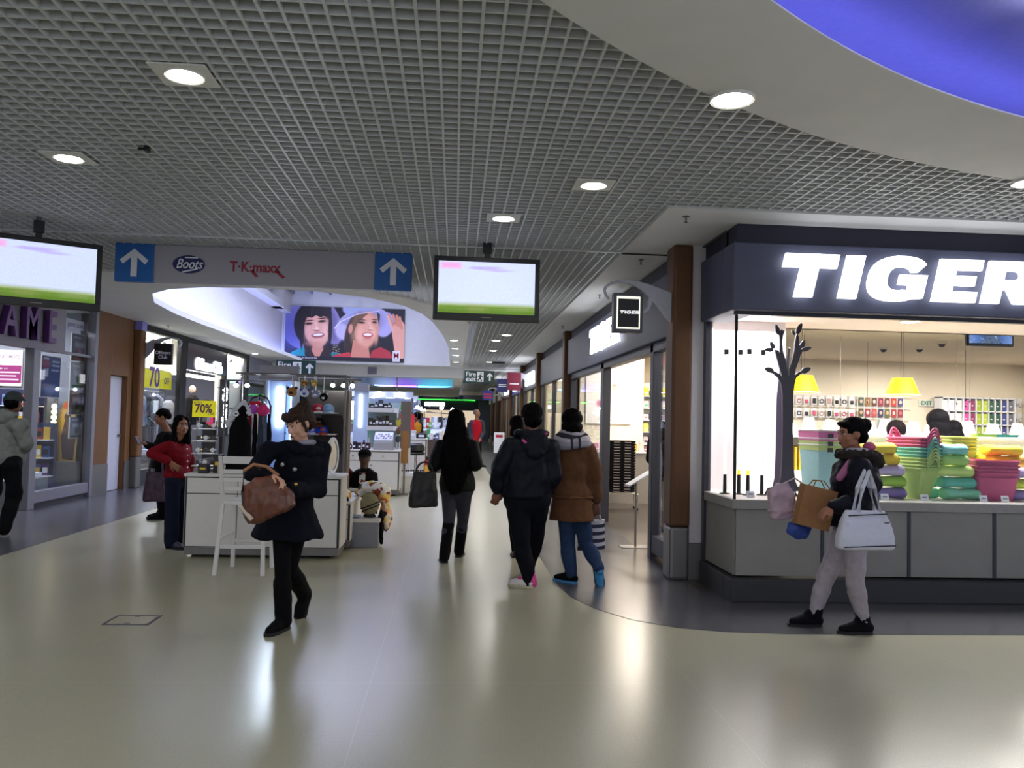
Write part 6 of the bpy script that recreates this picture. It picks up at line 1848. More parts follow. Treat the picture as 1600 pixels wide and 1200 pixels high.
t = bag_tote(None, (2.90, 5.66, .83), (0, -1), .41, .27, .15, WB, 'handbag', 'white leather handbag hanging from the striding woman, with dark piping', taper=.72, wr=(.004, 9, 1))
for z in (.02, .175, .235): MB().tube([(-.19 + z * .22, -.078 + z * .16, z), (0, -.084 + z * .16, z + .01), (.19 - z * .22, -.078 + z * .16, z + .016)], .004, 6).build('piping', BLACKM, t, smooth=True)
for s in (-.02, .05): MB().tube([(-.06, s, .26), (-.02, s + .02, .42), (.05, s + .06, .54), (.09, s + .06, .42), (.10, s, .26)], .016, 8).build('strap', WB, t, smooth=True)
t = thing('paper_bag', 'brown paper carrier bag swinging in front of the striding woman', 'bag', (2.655, 6.0, .80))
KR = mat('kraft_paper', '8A6238', .75, var=.08)
MB().loft([rrect(.125, .05, 0, .008), rrect(.128, .055, .30, .008), rrect(.12, .05, .30, .008), rrect(.115, .045, .01, .008)]).xf(Matrix.Rotation(.22, 4, 'Y')).build('body', KR, t)
for s in (-.045, .045): MB().tube([(.00, s, .30), (.03, s * .6, .345), (.09, s * .6, .345), (.13, s, .285)], .005, 6).build('handle', KR, t)
t = thing('carrier_bag', 'small blue bag beneath the brown paper bag of the striding woman', 'bag', (2.60, 6.08, .70))
mb = MB().ell((0, 0, .07), (.10, .05, .075)); blob('body', mb, mat('bag_blue', '1E3C8A', .45), t, .01, 1, (.02, 14, 1), 2)
MB().tube([(-.05, 0, .12), (-.02, .0, .22), (.03, 0, .32), (.08, 0, .33)], .006, 6).build('handle', mat('bag_blue', '1E3C8A', .45), t)
t = thing('carrier_bag', 'pale pinkish carrier bag at the side of the brown paper bag', 'bag', (2.50, 6.16, .84))
mb = MB().loft([rrect(.07, .03, 0, .02), rrect(.10, .05, .06, .03), rrect(.09, .04, .20, .02), rrect(.05, .02, .27, .01)]); blob('body', mb, mat('bag_blush', 'A8929C', .6), t, .01, 1, (.02, 12, 1), 4)
MB().tube([(0, 0, .26), (.10, 0, .31), (.24, 0, .22)], .006, 6).build('handle', mat('bag_blush', 'A8929C', .6), t)

# ---- 10: far man
p = Fig('far', 'man in red top and grey jacket standing far down the walkway', (.8, -.6), h=1.78)
M = p.HM((.95, -.3, 0)); p.body(SKIN_M, M, .018)
mb = MB(); p.torso(mb, [(.0, .2, .15), (.3, .19, .14), (.8, .21, .14), (.97, .11, .1)]); blob('top', mb, cloth('top_red', 'A81828'), p.root, .018, 2)
mb = MB(); p.sleeves(mb, (.085, .075, .06), .04); mb.cap(p.J['shL'], p.J['shR'], .08)
p.torso(mb, [(-.05, .20, .12, -.06), (.5, .21, .12, -.06), (.9, .2, .11, -.05)]); blob('jacket', mb, cloth('jacket_slate', '3A3D48'), p.root, .018, 2)
mb = MB(); p.legs(mb, (.1, .075, .06)); blob('trousers', mb, cloth('trouser_dark', '1A1C22'), p.root, .018, 2)
for S in 'LR': p.shoe(S, (.9, -.3, 0), BLK, voxel=.016)
h = MB().ell((0, -.03, .03), (.08, .09, .08)); h.xf(M); blob('hair', h, mat('hair_grey', '5A5550', .6), p.root, .015, 1)


# ---- shoppers inside and along the mall, standing figures
def stander(label, loc, face, h=1.68, top='17151A', legc='14151A', skin=None, hair=None, hs='short', headdir=None, reach=.0, hv=.012, big=1.0):
    k = h / 1.68
    f = Vector((face[0], face[1], 0)).normalized(); r = Vector((f.y, -f.x, 0)); b = Vector(loc)
    def P(x, y, z): return b + r * x * k + f * y * k + Vector((0, 0, z * k))
    J = dict(pel=P(0, 0, .90), neck=P(0, 0, 1.42), head=P(0, .025, 1.565))
    for S, q in (('R', 1), ('L', -1)):
        J['sh' + S] = P(q * .18, 0, 1.36); J['el' + S] = P(q * .22, -.02 + reach * .6, 1.10); J['wr' + S] = P(q * (.20 - reach * .3), .06 + reach * 2.2, .90 + reach * .5)
        J['hip' + S] = P(q * .09, 0, .88); J['kn' + S] = P(q * .095, .02, .48); J['an' + S] = P(q * .10, -.02, .085)
    p = Fig(None, label, face, J, h, loc=loc)
    M = p.HM(headdir or (face[0], face[1], -.15))
    p.body(skin or SKIN_M, M, hv)
    mb = MB(); p.torso(mb, [(-.12, .19, .145), (0, .19, .14), (.3, .175, .13), (.7, .195, .14), (.88, .19, .13), (.97, .11, .095), (1.02, .075, .075)]); p.sleeves(mb, (.075, .065, .052), .03); mb.cap(p.J['shL'], p.J['shR'], .075)
    blob('jacket', mb, cloth('top_' + top, top), p.root, hv * 1.1, 2, (.014, 8, .8), 3)
    mb = MB(); p.legs(mb, (.092, .07, .058)); blob('trousers', mb, cloth('legs_' + legc, legc), p.root, hv * 1.1, 2)
    for S in 'LR': p.shoe(S, (f.x, f.y, 0), BLK, voxel=hv)
    h_ = MB(); h_.ell((0, -.018, .036), (.090, .106, .092), 18, 12)
    if hs != 'short': h_.ell((0, -.055, -.06), (.088, .065, .12), 16, 10).ell((0, -.06, -.14), (.10, .06, .09), 16, 10)
    else: h_.ell((0, -.045, -.02), (.080, .065, .06))
    h_.xf(M @ Matrix.Scale(big, 4)); blob('hair', h_, hair or HAIRK, p.root, hv, 2, None, 3, (.008, 60))
    return p
stander('tall dark haired shopper in black inside the shop, seen over the counter wall', (5.45, 8.98, 0), (.2, 1), 1.73, hs='long', big=1.22)
stander('second dark haired shopper pressed close to the right of the tall shopper', (5.86, 9.35, 0), (-.3, .95), 1.63, big=1.1, hair=HAIRK, hs='long')
stander('child shopper with brown hair whose head just shows over the counter wall', (4.97, 9.0, 0), (.6, .8), 1.60, big=1.2, hair=mat('hair_chestnut', '120A07', .7, spec=.05), hs='short')
stander('shopper far back in the shop beside the glowing lamps on the right', (7.55, 11.9, 0), (-.5, -.85), 1.62, skin=SKIN_D)
stander('shopper in black leaning to the goods behind the glass panel of the shop door', (2.95, 11.6, 0), (.75, .65), 1.55, reach=.08, legc='6A4A3A', hs='long')
stander('kiosk worker in dark clothes far down the middle of the walkway', (-.95, 21.5, 0), (-.9, .3), 1.66, top='1A1A22', hv=.018)
# ================================================================ KIOSK NEAREST US
LAM = mat('laminate_white', 'D6D4D0', .35, var=.02)
GAPM = mat('gap_dark', '3A3A3C', .8)


def kcounter(label, x0, y0, x1, y1, h=.89, n=3, knobs=False):
    t = thing('kiosk_counter', label, 'counter', (x0, y0, 0))
    w, d = x1 - x0, y1 - y0
    MB().box(0, .02, .11, w, d, h - .03).build('carcass', LAM, t)
    MB().box(-.01, -.005, h - .03, w + .01, d + .01, h).build('worktop', LAM, t, bevel=.004)
    MB().box(.004, .016, .115, w - .004, .0205, h - .035).build('shadow_gap', GAPM, t)
    MB().box(.01, .03, .03, w - .01, d - .01, .11).build('kick_plate', STEEL, t, bevel=.004)
    for fx in (.1, w - .1):
        for fy in (.1, d - .1): MB().cyl((fx, fy, 0), (fx, fy, .03), .025, n=10).build('foot', BLACK, t)
    cw = (w - .05) / n
    for k in range(n):
        a = .025 + cw * k
        dr = MB().box(a + .004, 0, h - .205, a + cw - .004, .02, h - .045).build('drawer', LAM, t, bevel=.002)
        do = MB().box(a + .004, 0, .125, a + cw - .004, .02, h - .215).build('door', LAM, t, bevel=.002)
        if knobs:
            MB().lathe([(.012, 0), (.02, .015), (.001, .02)], n=10).xf(Matrix.Translation((a + cw / 2, 0, h - .12)) @ Matrix.Rotation(PI / 2, 4, 'X')).build('knob', CH, dr, smooth=True)
            MB().lathe([(.012, 0), (.02, .015), (.001, .02)], n=10).xf(Matrix.Translation((a + (.06 if k % 2 else cw - .06), 0, h - .30)) @ Matrix.Rotation(PI / 2, 4, 'X')).build('knob', CH, do, smooth=True)
    return t
k1 = kcounter('white drawer counter of the nearest kiosk behind the white bar chair', -2.84, 9.02, -1.20, 9.55)
MB().box(1.635, .05, .12, 1.645, .48, .86).build('end_panel', LAM, k1)
kcounter('low white side cabinet of the nearest kiosk under the heap of scarves', -1.72, 9.60, -1.16, 10.75, .56, 1)
kcounter('low white cabinet under the mannequin heads behind the cap display', -1.80, 11.25, -1.0, 11.9, .56, 1)
bx = thing('display_box', 'small grey and white step box on the floor beside the nearest kiosk', 'box', (-1.19, 9.86, 0))
MB().box(.012, .012, 0, .33, .5, .29).build('body', mat('box_greyblue', '8C8F98', .5), bx, bevel=.003)
MB().box(0, 0, .29, .345, .52, .335).build('lid', LAM, bx, bevel=.004)

# white bar chair
CHW = mat('chair_white', 'DAD9D8', .35, var=.02)
ch = thing('bar_chair', 'white wooden bar chair with slatted back in front of the kiosk counter', 'chair', (-2.0, 8.1, 0))
ch.rotation_euler = (0, 0, .0)
def leg4(p, q, r0=.019, r1=.017): return MB().loft([[Vector(p) + Vector((sx * r0, sy * r0, 0)) for sx, sy in ((-1, -1), (1, -1), (1, 1), (-1, 1))], [Vector(q) + Vector((sx * r1, sy * r1, 0)) for sx, sy in ((-1, -1), (1, -1), (1, 1), (-1, 1))]])
leg4((-.235, -.02, 0), (-.195, .03, .68)).build('leg', CHW, ch, bevel=.003)
leg4((.215, -.02, 0), (.19, .03, .68)).build('leg', CHW, ch, bevel=.003)
leg4((-.185, .43, 0), (-.18, .40, .66)).build('leg', CHW, ch, bevel=.003)
leg4((.205, .43, 0), (.18, .40, .66)).build('leg', CHW, ch, bevel=.003)
leg4((-.195, .03, .68), (-.215, -.04, 1.135), .019, .016).build('back_post', CHW, ch, bevel=.003)
leg4((.19, .03, .68), (.20, -.04, 1.135), .019, .016).build('back_post', CHW, ch, bevel=.003)
MB().loft([rrect(.20, .20, 0, .03), rrect(.205, .205, .018, .03), rrect(.20, .20, .032, .03)]).xf(Matrix.Translation((0, .215, .665))).build('seat', CHW, ch, smooth=True)
for z, hh in ((1.06, .07), (.965, .04), (.885, .04), (.80, .04)):
    dy = .03 - .07 * (z - .68) / .455
    MB().box(-.195, dy - .010, z, .185, dy + .010, z + hh).build('back_slat', CHW, ch, bevel=.004)
MB().box(-.22, .0, .25, .205, .03, .285).build('foot_rail', CHW, ch, bevel=.004)
MB().box(-.2, .40, .25, .2, .43, .285).build('foot_rail', CHW, ch, bevel=.004)
for sx in (-.20, .19): MB().box(sx - .012, .0, .33, sx + .012, .42, .36).build('side_rail', CHW, ch, bevel=.003)

# things on the near counter -------------------------------------------------
def capm(label, loc, col, rz=0.0, s=1.0, accent='F0F0F4'):
    t = thing('cap', label, 'cap', loc, rz, 'caps on the kiosk shelves')
    m = cloth('cap_' + col, col, .7)
    n = 18
    mb = MB()
    mb.loft([[Vector((.088 * s * math.cos(a) * k, .10 * s * math.sin(a) * k, z * s)) for a in [2 * PI * i / n for i in range(n)]] for k, z in ((1, 0), (1.02, .03), (.95, .065), (.75, .095), (.4, .112), (.05, .117))])
    mb.build('crown', m, t, smooth=True)
    R = []
    for yy, zz, w in ((-.085, .004, .075), (-.13, .0, .07), (-.165, -.008, .05), (-.175, -.012, .02)):
        R.append([Vector((w * s * math.cos(a), yy * s, (zz + .006 * math.sin(a) - .02 * abs(math.cos(a)) ** 2 + .014) * s)) for a in [2 * PI * i / 12 for i in range(12)]])
    MB().loft(R).build('peak', cloth('peak_' + accent, accent, .6), t, smooth=True)
    MB().ell((0, 0, .118 * s), (.012, .012, .006), 8, 5).build('button', m, t)
    MB().ell((0, -.090 * s, .052 * s), (.035 * s, .012, .024 * s), 10, 6).build('badge', mat('badge_' + accent, accent, .5), t, smooth='all')
    return t
WRK = thing('watch_rack', 'tiered glass rack of gold watches on the left end of the kiosk counter', 'rack', (-2.845, 9.30, .89))
ACR = glass_mat('acrylic', 'F0F4F8')
MB().box(-.015, .10, 0, .0, .12, .56).box(.20, .10, 0, .215, .12, .56).build('upright', STEEL, WRK)
MB().box(-.02, -.04, .60, .23, .0, .78).build('sale_card', mat('sale_yellow', 'E4DC10', .5, emit=.12, ecol='F0E820'), WRK)
SP = mat('sale_purple', '5A1A5E', .5)
text('70%', .13, SP, WRK, (.10, -.044, .69), bold=.02, extrude=.001, xs=.85)
text('UP TO', .035, SP, WRK, (.03, -.044, .755), extrude=.001)
text('OFF', .04, SP, WRK, (.185, -.044, .635), extrude=.001)
MB().box(-.02, .08, .0, .23, .14, .03).box(.08, .0, .55, .13, .10, .62).build('stand', STEEL, WRK)
for k in range(4): MB().box(-.02, -.02, .06 + .135 * k, .22, .12, .07 + .135 * k).build('shelf', mat('shelf_glassy', 'B8BCC2', .2), WRK)
for r in range(4):
    for k in range(3):
        w = thing('watch', 'gold and white wristwatch on the kiosk rack, %s shelf up, %s from the left' % (NTH[r], NTH[k]), 'watch', (-2.805 + .08 * k, 9.32, .96 + .135 * r), 0, 'watches on the rack')
        MB().tube([(.026 * math.cos(a), .02 * math.sin(a) + .02, .035) for a in [2 * PI * i / 12 for i in range(12)]], .012, 6, closed=True).build('strap', mat('gold', 'B89030', .3, metal=.85) if (r + k) % 3 else SWHITE, w, smooth=True)
        MB().cyl((0, -.012, .035), (0, -.004, .035), .024, n=14).build('dial', SWHITE if (r + k) % 2 else mat('dial_dark', '28241E', .3), w)
dm = thing('display_bust', 'draped black display figure with a white fur trimmed animal hat on the counter', 'display figure', (-2.37, 9.36, .89))
mb = MB().loft([[Vector((w * math.cos(2 * PI * i / 22), d * math.sin(2 * PI * i / 22), z)) for i in range(22)] for z, w, d in ((0, .155, .13), (.06, .145, .12), (.3, .125, .10), (.48, .115, .09), (.56, .09, .075), (.64, .06, .055))])
blob('draped_cloth', mb, BLK, dm, .011, 2, (.014, 9, .4), 2)
mb = MB().ell((.02, -.01, .68), (.088, .085, .085)); blob('hat', mb, BLK, dm, .010, 1, (.006, 22, 1), 2)
mb = MB().cap((-.085, -.05, .58), (-.03, -.075, .70), .030, .034).cap((-.03, -.075, .70), (.045, -.05, .78), .03, .022).cap((.045, -.04, .78), (.10, -.05, .66), .02, .03).ell((-.115, -.03, .54), (.04, .03, .05))
blob('fur_trim', mb, cloth('fur_white', 'C8CCD4', .9), dm, .009, 1, (.012, 40, 1), 6)
for dx in (-.005, ): 
    MB().cyl((dx - .02, -.10, .645), (dx - .02, -.085, .645), .030, n=14).build('eye', SWHITE, dm); MB().cyl((dx - .02, -.106, .645), (dx - .02, -.10, .645), .012, n=12).build('pupil', BLACK, dm)
em = thing('earmuff_stand', 'black stand with a big arched hook hung with scarves on the counter', 'stand', (-2.255, 9.75, .89))
MB().tube([(-.12, 0, .60), (-.125, 0, .74), (-.09, 0, .83), (0, 0, .865), (.09, 0, .83), (.125, 0, .74), (.12, 0, .60)], .012, 8).build('arch', BLACK, em, smooth=True)
MB().cyl((0, 0, 0), (0, 0, .86), .012, n=8).build('pole', BLACK, em); MB().box(-.11, -.08, 0, .11, .08, .015).build('base', BLACK, em)
for k, (x, c, nm) in enumerate(((-.10, '6E1020', 'dark red'), (-.04, '0E0E12', 'black'), (.02, '3E4658', 'slate'), (.075, '5A6478', 'blue grey'), (.12, '14141A', 'ink'))):
    s = thing('scarf', '%s scarf hanging from the earmuff stand on the counter' % nm, 'scarf', (-2.255 + x, 9.72, 1.02), 0, 'scarves on the stand')
    mb = MB().loft([[Vector((w * math.cos(2 * PI * i / 14), .022 * math.sin(2 * PI * i / 14), z)) for i in range(14)] for z, w in ((0, .032), (.1, .03), (.35, .026), (.52, .018))])
    blob('cloth', mb, cloth('scarf_' + c, c), s, .008, 1, (.010, 16, .4), k)
    MB().box(-.03, -.015, -.03, .03, .015, .005).build('fringe', cloth('scarf_' + c, c), s)
for x, z, r, c, nm in ((-.055, .70, .055, 'B858C8', 'violet'), (.055, .69, .068, 'D8407C', 'hot pink')):
    e = thing('earmuff', 'fluffy %s pompom earmuff on the black stand' % nm, 'earmuff', (-2.255 + x, 9.68, .89 + z), 0, 'fluffy earmuffs')
    blob('pompom', MB().ell((0, 0, 0), (r, r * .8, r)), cloth('fluff_' + c, c, .95), e, .008, 0, (.010, 60, 1), 3)
    MB().tube([(-r * .6, .02, r * .6), (0, .02, r * 1.5), (r * .6, .02, r * .6)], .008, 6).build('headband', BLACK, e)
bw = thing('bow_clip', 'red ribbon bow at the top of the black earmuff stand', 'bow', (-2.29, 9.68, 1.66))
MB().ell((-.03, 0, 0), (.035, .015, .022)).build('loop', cloth('bow_red', 'C8203A', .6), bw, smooth='all'); MB().ell((.03, 0, .005), (.035, .015, .022)).build('loop', cloth('bow_red', 'C8203A', .6), bw, smooth='all'); MB().ell((0, -.008, 0), (.012, .015, .014)).build('knot', cloth('bow_red', 'C8203A', .6), bw, smooth='all')
MC = thing('mirror_cabinet', 'tall pale blue cabinet with a bright light tube, behind the woman in the dark coat', 'cabinet', (-2.30, 10.2, 0))
PB = mat('cabinet_ice', 'B9CBE6', .3, var=.02)
MB().box(0, 0, 0, .35, .35, .89).build('base_cabinet', LAM, MC, bevel=.004)
MB().box(0, .12, .89, .35, .35, 1.95).box(0, 0, .89, .03, .14, 1.95).box(.32, 0, .89, .35, .14, 1.95).build('carcass', PB, MC, bevel=.003)
MB().box(.115, .07, 1.38, .185, .11, 1.88).build('light_tube', mat('tube_ice', 'FFFFFF', .4, emit=2.6, ecol='DDEBFF'), MC, bevel=.01)
MB().box(.30, .02, .95, .315, .1, 1.9).build('light_strip', mat('tube_blue', 'A8CCFF', .4, emit=2.0, ecol='9CC4FF'), MC)
for z in (1.3, 1.55, 1.8): MB().box(.225, .09, z, .245, .115, z + .02).build('hook', STEEL, MC)
MB().box(.225, .112, .95, .235, .12, 1.9).build('hook_rail', STEEL, MC)
MB().box(-.07, -.02, 1.955, .40, .02, 2.13).build('header_board', mat('header_grey', '8C8D96', .5), MC, bevel=.004)
area('kiosk_glow', (-2.12, 10.05, 1.75), .3, 5, (.72, .84, 1.0), target=(-2.1, 9.0, 1.4))
# cap display
CD = thing('cap_display', 'grey brown display wall with white shelves of caps at the end of the nearest kiosk', 'display shelf', (-1.95, 10.9, 0))
MB().box(-.02, .2, .56, .56, .24, 1.87).build('back_panel', mat('panel_taupe', '6C6259', .55, var=.03), CD, bevel=.004)
MB().box(.55, -.06, .56, .575, .24, 1.87).build('side_panel', mat('panel_taupe', '6C6259', .55, var=.03), CD, bevel=.004)
MB().prism([(.12, .98), (.44, .98), (.50, 1.1), (.52, 1.38), (.46, 1.54), (.2, 1.54), (.1, 1.3)], 'y', .185, .199).build('dark_inset', mat('inset_brown', '2E211A', .6), CD)
for k, z in enumerate((1.56, 1.285, 1.0)): MB().box(-.25 + .02 * k, -.12, z, .42, .2, z + .018).build('shelf', LAM, CD, bevel=.003)
MB().box(-.02, 0, 0, .56, .24, .56).build('base_cabinet', LAM, CD)
for (x, z, c, a, nm) in ((-.12, 1.58, '2A5ACC', 'F0F0F4', 'bright blue cap with pale peak on the top shelf, left'), (.03, 1.578, '1C2E8A', '2A6AD0', 'royal blue cap with blue peak on the top shelf, middle'), (.18, 1.578, 'C82A3E', 'E8E0D8', 'red cap with white peak on the top shelf'), (.31, 1.578, '8FB8E0', 'B8D0F0', 'sky blue cap at the right end of the top shelf'),
                         (-.03, 1.68, '1A1A20', '1A1A20', 'black cap stacked above the blue caps'), (.10, 1.303, '6A78D8', 'D8DCF4', 'lavender cap with white peak on the middle shelf'), (.24, 1.303, '2A50C8', 'C8502A', 'blue cap with orange badge on the middle shelf'), (.19, 1.40, '14141A', '6A3A1A', 'black cap stacked on the middle shelf'), (-.04, 1.303, '20286A', '90A8E8', 'navy cap at the left of the middle shelf'),
                         (.08, 1.018, 'A8C83A', '4A70C0', 'lime cap on the bottom shelf'), (.23, 1.018, '3A4A9A', 'B8D0F0', 'indigo cap with pale peak on the bottom shelf')):
    capm(nm, (-1.95 + x, 10.86, z), c, .25, .92, a)
# plush hats hanging from a rod
rd = thing('hat_rail', 'ceiling rail of thin rods above the kiosk carrying the plush hats', 'rail', (-2.0, 9.6, 0))
for y in (0, .35): MB().cyl((-.5, y, 2.0), (.75, y, 2.0), .009, n=8).build('rod', STEEL, rd)
for x in (-.3, .1, .7): MB().cyl((x, -.02, 2.0), (x, .37, 2.0), .007, n=8).build('cross_rod', STEEL, rd)
for x in (-.47, .72): MB().cyl((x, .17, .56 if x > 0 else 0), (x, .17, 2.0), .012, n=8).build('post', STEEL, rd)
def plush(label, x, y, z, r, c, c2, g='plush hats on the rail'):
    t = thing('plush_hat', label, 'plush hat', (x, y, z), 0, g)
    blob('head', MB().ell((0, 0, 0), (r, r * .85, r * .95)), cloth('plush_' + c, c, .95), t, .007, 0, (.005, 40, 1), 2)
    for q in (-1, 1):
        MB().ell((q * r * .8, 0, r * .75), (r * .32, r * .22, r * .32)).build('ear', cloth('plush_' + c2, c2, .95), t, smooth='all')
        MB().ell((q * r * .35, -r * .82, r * .18), (r * .12, r * .06, r * .12), 8, 6).build('eye', BLACK, t, smooth='all')
    MB().ell((0, -r * .8, -r * .2), (r * .38, r * .2, r * .28)).build('muzzle', cloth('plush_' + c2, c2, .95), t, smooth='all')
    MB().cyl((0, 0, r * .9), (0, 0, 1.995 - z), .003, n=5).build('string', SWHITE, t)
plush('round tan plush animal hat hanging at the left of the rail', -1.865, 9.6, 1.80, .058, 'A87C50', '3A2A20')
plush('small brown and yellow plush hat hanging high on the rail', -1.73, 9.62, 1.90, .035, '8A5A28', 'D8B040')
plush('white and blue plush hat hanging second on the rail', -1.72, 9.6, 1.79, .050, 'D0D6E8', '3A4AA8')
plush('grey plush hat with white muzzle next to the black one on the rail', -1.60, 9.62, 1.78, .045, '8A90B0', 'E8ECF4')
plush('black and white plush hat hanging over the cap shelves', -1.52, 9.7, 1.75, .050, '15151A', 'E8ECF0')
plush('yellow beak plush hat hanging at the right of the rail', -1.62, 9.62, 1.905, .035, 'C8A028', 'E8E4D8')
sl = thing('spot_bar', 'chrome bar with bright spotlights over the nearest kiosk', 'light', (-1.6, 11.1, 2.02))
MB().cyl((-.7, 0, 0), (.35, 0, 0), .010, n=8).build('bar', STEEL, sl)
SPL = mat('spot_lens', 'FFFFFF', .4, emit=22, ecol='E8F2FF')
for x in (-.02, .12, .24): MB().lathe([(.018, .03), (.032, -.03), (.03, -.032)], n=12).xf(Matrix.Translation((x, -.02, -.05)) @ Matrix.Rotation(-.7, 4, 'X')).build('spot_can', STEEL, sl, smooth=True); MB().ell((x, -.045, -.085), (.028, .020, .022), 10, 8).build('lens', SPL, sl, smooth='all')
MB().cyl((-.25, .02, -.18), (-.25, .02, .01), .012).build('post', STEEL, sl)
MB().cyl((.19, .02, -.18), (.19, .02, .01), .012).build('post', STEEL, sl)
sl = thing('spot_bar', 'pair of bright spotlights on a bar left of the pale blue cabinet', 'light', (-2.55, 10.3, 1.90))
MB().cyl((-.25, 0, 0.04), (.25, 0, 0.04), .009, n=8).build('bar', STEEL, sl); MB().cyl((-.25, 0, -.30), (.25, 0, -.30), .008, n=8).build('lower_bar', STEEL, sl); MB().cyl((-.25, 0, -1.01), (-.25, 0, .04), .012).build('post', STEEL, sl); MB().cyl((.22, 0, -1.01), (.22, 0, .04), .012).build('post', STEEL, sl)
for x in (-.11, .02): MB().lathe([(.018, .03), (.03, -.03), (.028, -.032)], n=12).xf(Matrix.Translation((x, -.02, -.0)) @ Matrix.Rotation(-.9, 4, 'X')).build('spot_can', STEEL, sl, smooth=True); MB().ell((x, -.05, -.02), (.028, .018, .024), 10, 8).build('lens', SPL, sl, smooth='all')
tag(MB().box(-2.84, 9.9, 0, -2.3, 10.5, .89).build('display_block', LAM, bevel=.006), 'white block under the spotlight bar of the nearest kiosk', 'counter')
om = thing('oval_mirror', 'white slotted oval mirror standing on the right end of the counter', 'mirror', (-1.33, 9.25, .89))
MB().lathe([(.16, -.012), (.20, -.012), (.20, .012), (.16, .012), (.16, -.012)], n=28).xf(Matrix.Translation((0, 0, .21)) @ Matrix.Rotation(1.15, 4, 'Z') @ Matrix.Rotation(PI / 2, 4, 'X') @ Matrix.Diagonal((.55, 1, 1, 1))).build('frame', SWHITE, om, smooth=True)
MB().lathe([(.001, -.004), (.165, -.004), (.165, .004), (.001, .004)], n=28).xf(Matrix.Translation((0, 0, .21)) @ Matrix.Rotation(1.15, 4, 'Z') @ Matrix.Rotation(PI / 2, 4, 'X') @ Matrix.Diagonal((.55, 1, 1, 1))).build('glass', mat('mirror', '9AA4B0', .06, metal=.9), om)
MB().box(-.06, -.05, 0, .06, .05, .012).build('base', SWHITE, om)
fn = thing('desk_fan', 'round pale blue desk fan beside the oval mirror', 'fan', (-1.43, 9.35, .89))
MB().tube([(.0 + .10 * math.cos(a), 0, .24 + .10 * math.sin(a)) for a in [2 * PI * i / 24 for i in range(24)]], .012, 8, closed=True).build('guard', mat('fan_ice', 'A8C4F0', .4), fn, smooth=True)
for k in range(3): MB().obox((.045 * math.cos(2.1 * k), 0, .24 + .045 * math.sin(2.1 * k)), .075, .006, .035, (0, -2.1 * k, 0)).build('blade', mat('fan_ice', 'A8C4F0', .4), fn)
MB().cyl((0, 0, .01), (0, 0, .14), .014).build('stem', SWHITE, fn); MB().lathe([(.07, 0), (.07, .015), (.02, .02)], n=16).build('base', SWHITE, fn)
for k, (x, w, h, c, nm) in enumerate(((-2.68, .10, .10, '1A1A1E', 'black'), (-2.56, .09, .20, '121216', 'tall black'), (-2.50, .05, .12, 'C8B0A0', 'beige'))):
    o = MB().box(-w / 2, -.05, 0, w / 2, .05, h).build('display_case', mat('case_' + c.lower(), c, .45), loc=(x, 9.14 + .12 * (k % 2), .89), bevel=.006)
    tag(o, '%s little display case on the counter in front of the watch rack' % nm, 'case')
    MB().box(-w * .3, -.052, h * .4, w * .3, -.05, h * .6).build('trim', mat('gold', 'B89030', .3), o)
# heap of scarves, head forms
def lump(name, label, cat, loc, parts, col, grp, wr=(.02, 12, 1), seed=1):
    t = thing(name, label, cat, loc, 0, grp)
    mb = MB()
    for q in parts: mb.ell(*q) if len(q[0]) == 3 and len(q[1]) == 3 and not isinstance(q[-1], str) else mb.cap(q[0], q[1], q[2], q[3])
    blob('cloth', mb, col, t, .010, 2, wr, seed)
    return t
def pattern_mat(name, cols, sc=16):
    if name in _M: return _M[name]
    m = bpy.data.materials.new(name); m.use_nodes = True
    nt = m.node_tree; b = nt.nodes['Principled BSDF']
    tc = nt.nodes.new('ShaderNodeTexCoord'); v = nt.nodes.new('ShaderNodeTexVoronoi'); v.inputs['Scale'].default_value = sc
    r = nt.nodes.new('ShaderNodeValToRGB'); r.color_ramp.interpolation = 'CONSTANT'
    s = nt.nodes.new('ShaderNodeSeparateColor')
    nt.links.new(tc.outputs['Object'], v.inputs['Vector']); nt.links.new(v.outputs['Color'], s.inputs[0]); nt.links.new(s.outputs[0], r.inputs[0])
    while len(r.color_ramp.elements) < len(cols): r.color_ramp.elements.new(.5)
    for i, c in enumerate(cols):
        r.color_ramp.elements[i].position = i / len(cols); r.color_ramp.elements[i].color = (*hexc(c), 1)
    nt.links.new(r.outputs[0], b.inputs['Base Color']); b.inputs['Roughness'].default_value = .85
    _M[name] = m
    return m
PT1 = pattern_mat('print_yellow', ['D8C83A', 'E8E4DC', '2A2A30', 'A83A28', 'D8A030', 'E8E0D0'])
PT2 = pattern_mat('print_orange', ['C86A3A', 'E8D8C0', '8A2A1E', 'D8B860', '3A2A2A', 'E0A880'])
PT3 = pattern_mat('print_white', ['E0E0E0', '2A2A32', 'D8C83A', 'C8C8CC', '8A3A2A', 'E8E4D8'])
lump('scarf', 'yellow and white patterned scarf heaped at the front of the low cabinet', 'scarf', (-1.36, 9.85, .56), [((0, 0, .09), (.14, .15, .10)), ((.08, -.05, .05), (.10, .12, .07)), ((-.08, .1, .12), (.1, .12, .08))], PT1, 'patterned scarves', seed=3)
lump('scarf', 'navy scarf hanging below the yellow patterned one', 'scarf', (-1.30, 9.68, .42), [((0, 0, .10), (.11, .08, .13)), ((-.05, .03, .2), (.1, .08, .08))], cloth('scarf_navy', '141828'), 'patterned scarves', seed=4)
lump('scarf', 'white and lime patterned scarf draped over the beanie head form', 'scarf', (-.95, 10.18, .55), [((0, 0, .12), (.17, .14, .09)), ((.10, .02, .08), (.10, .13, .10)), ((-.12, .05, .08), (.1, .1, .08))], PT3, 'patterned scarves', seed=5)
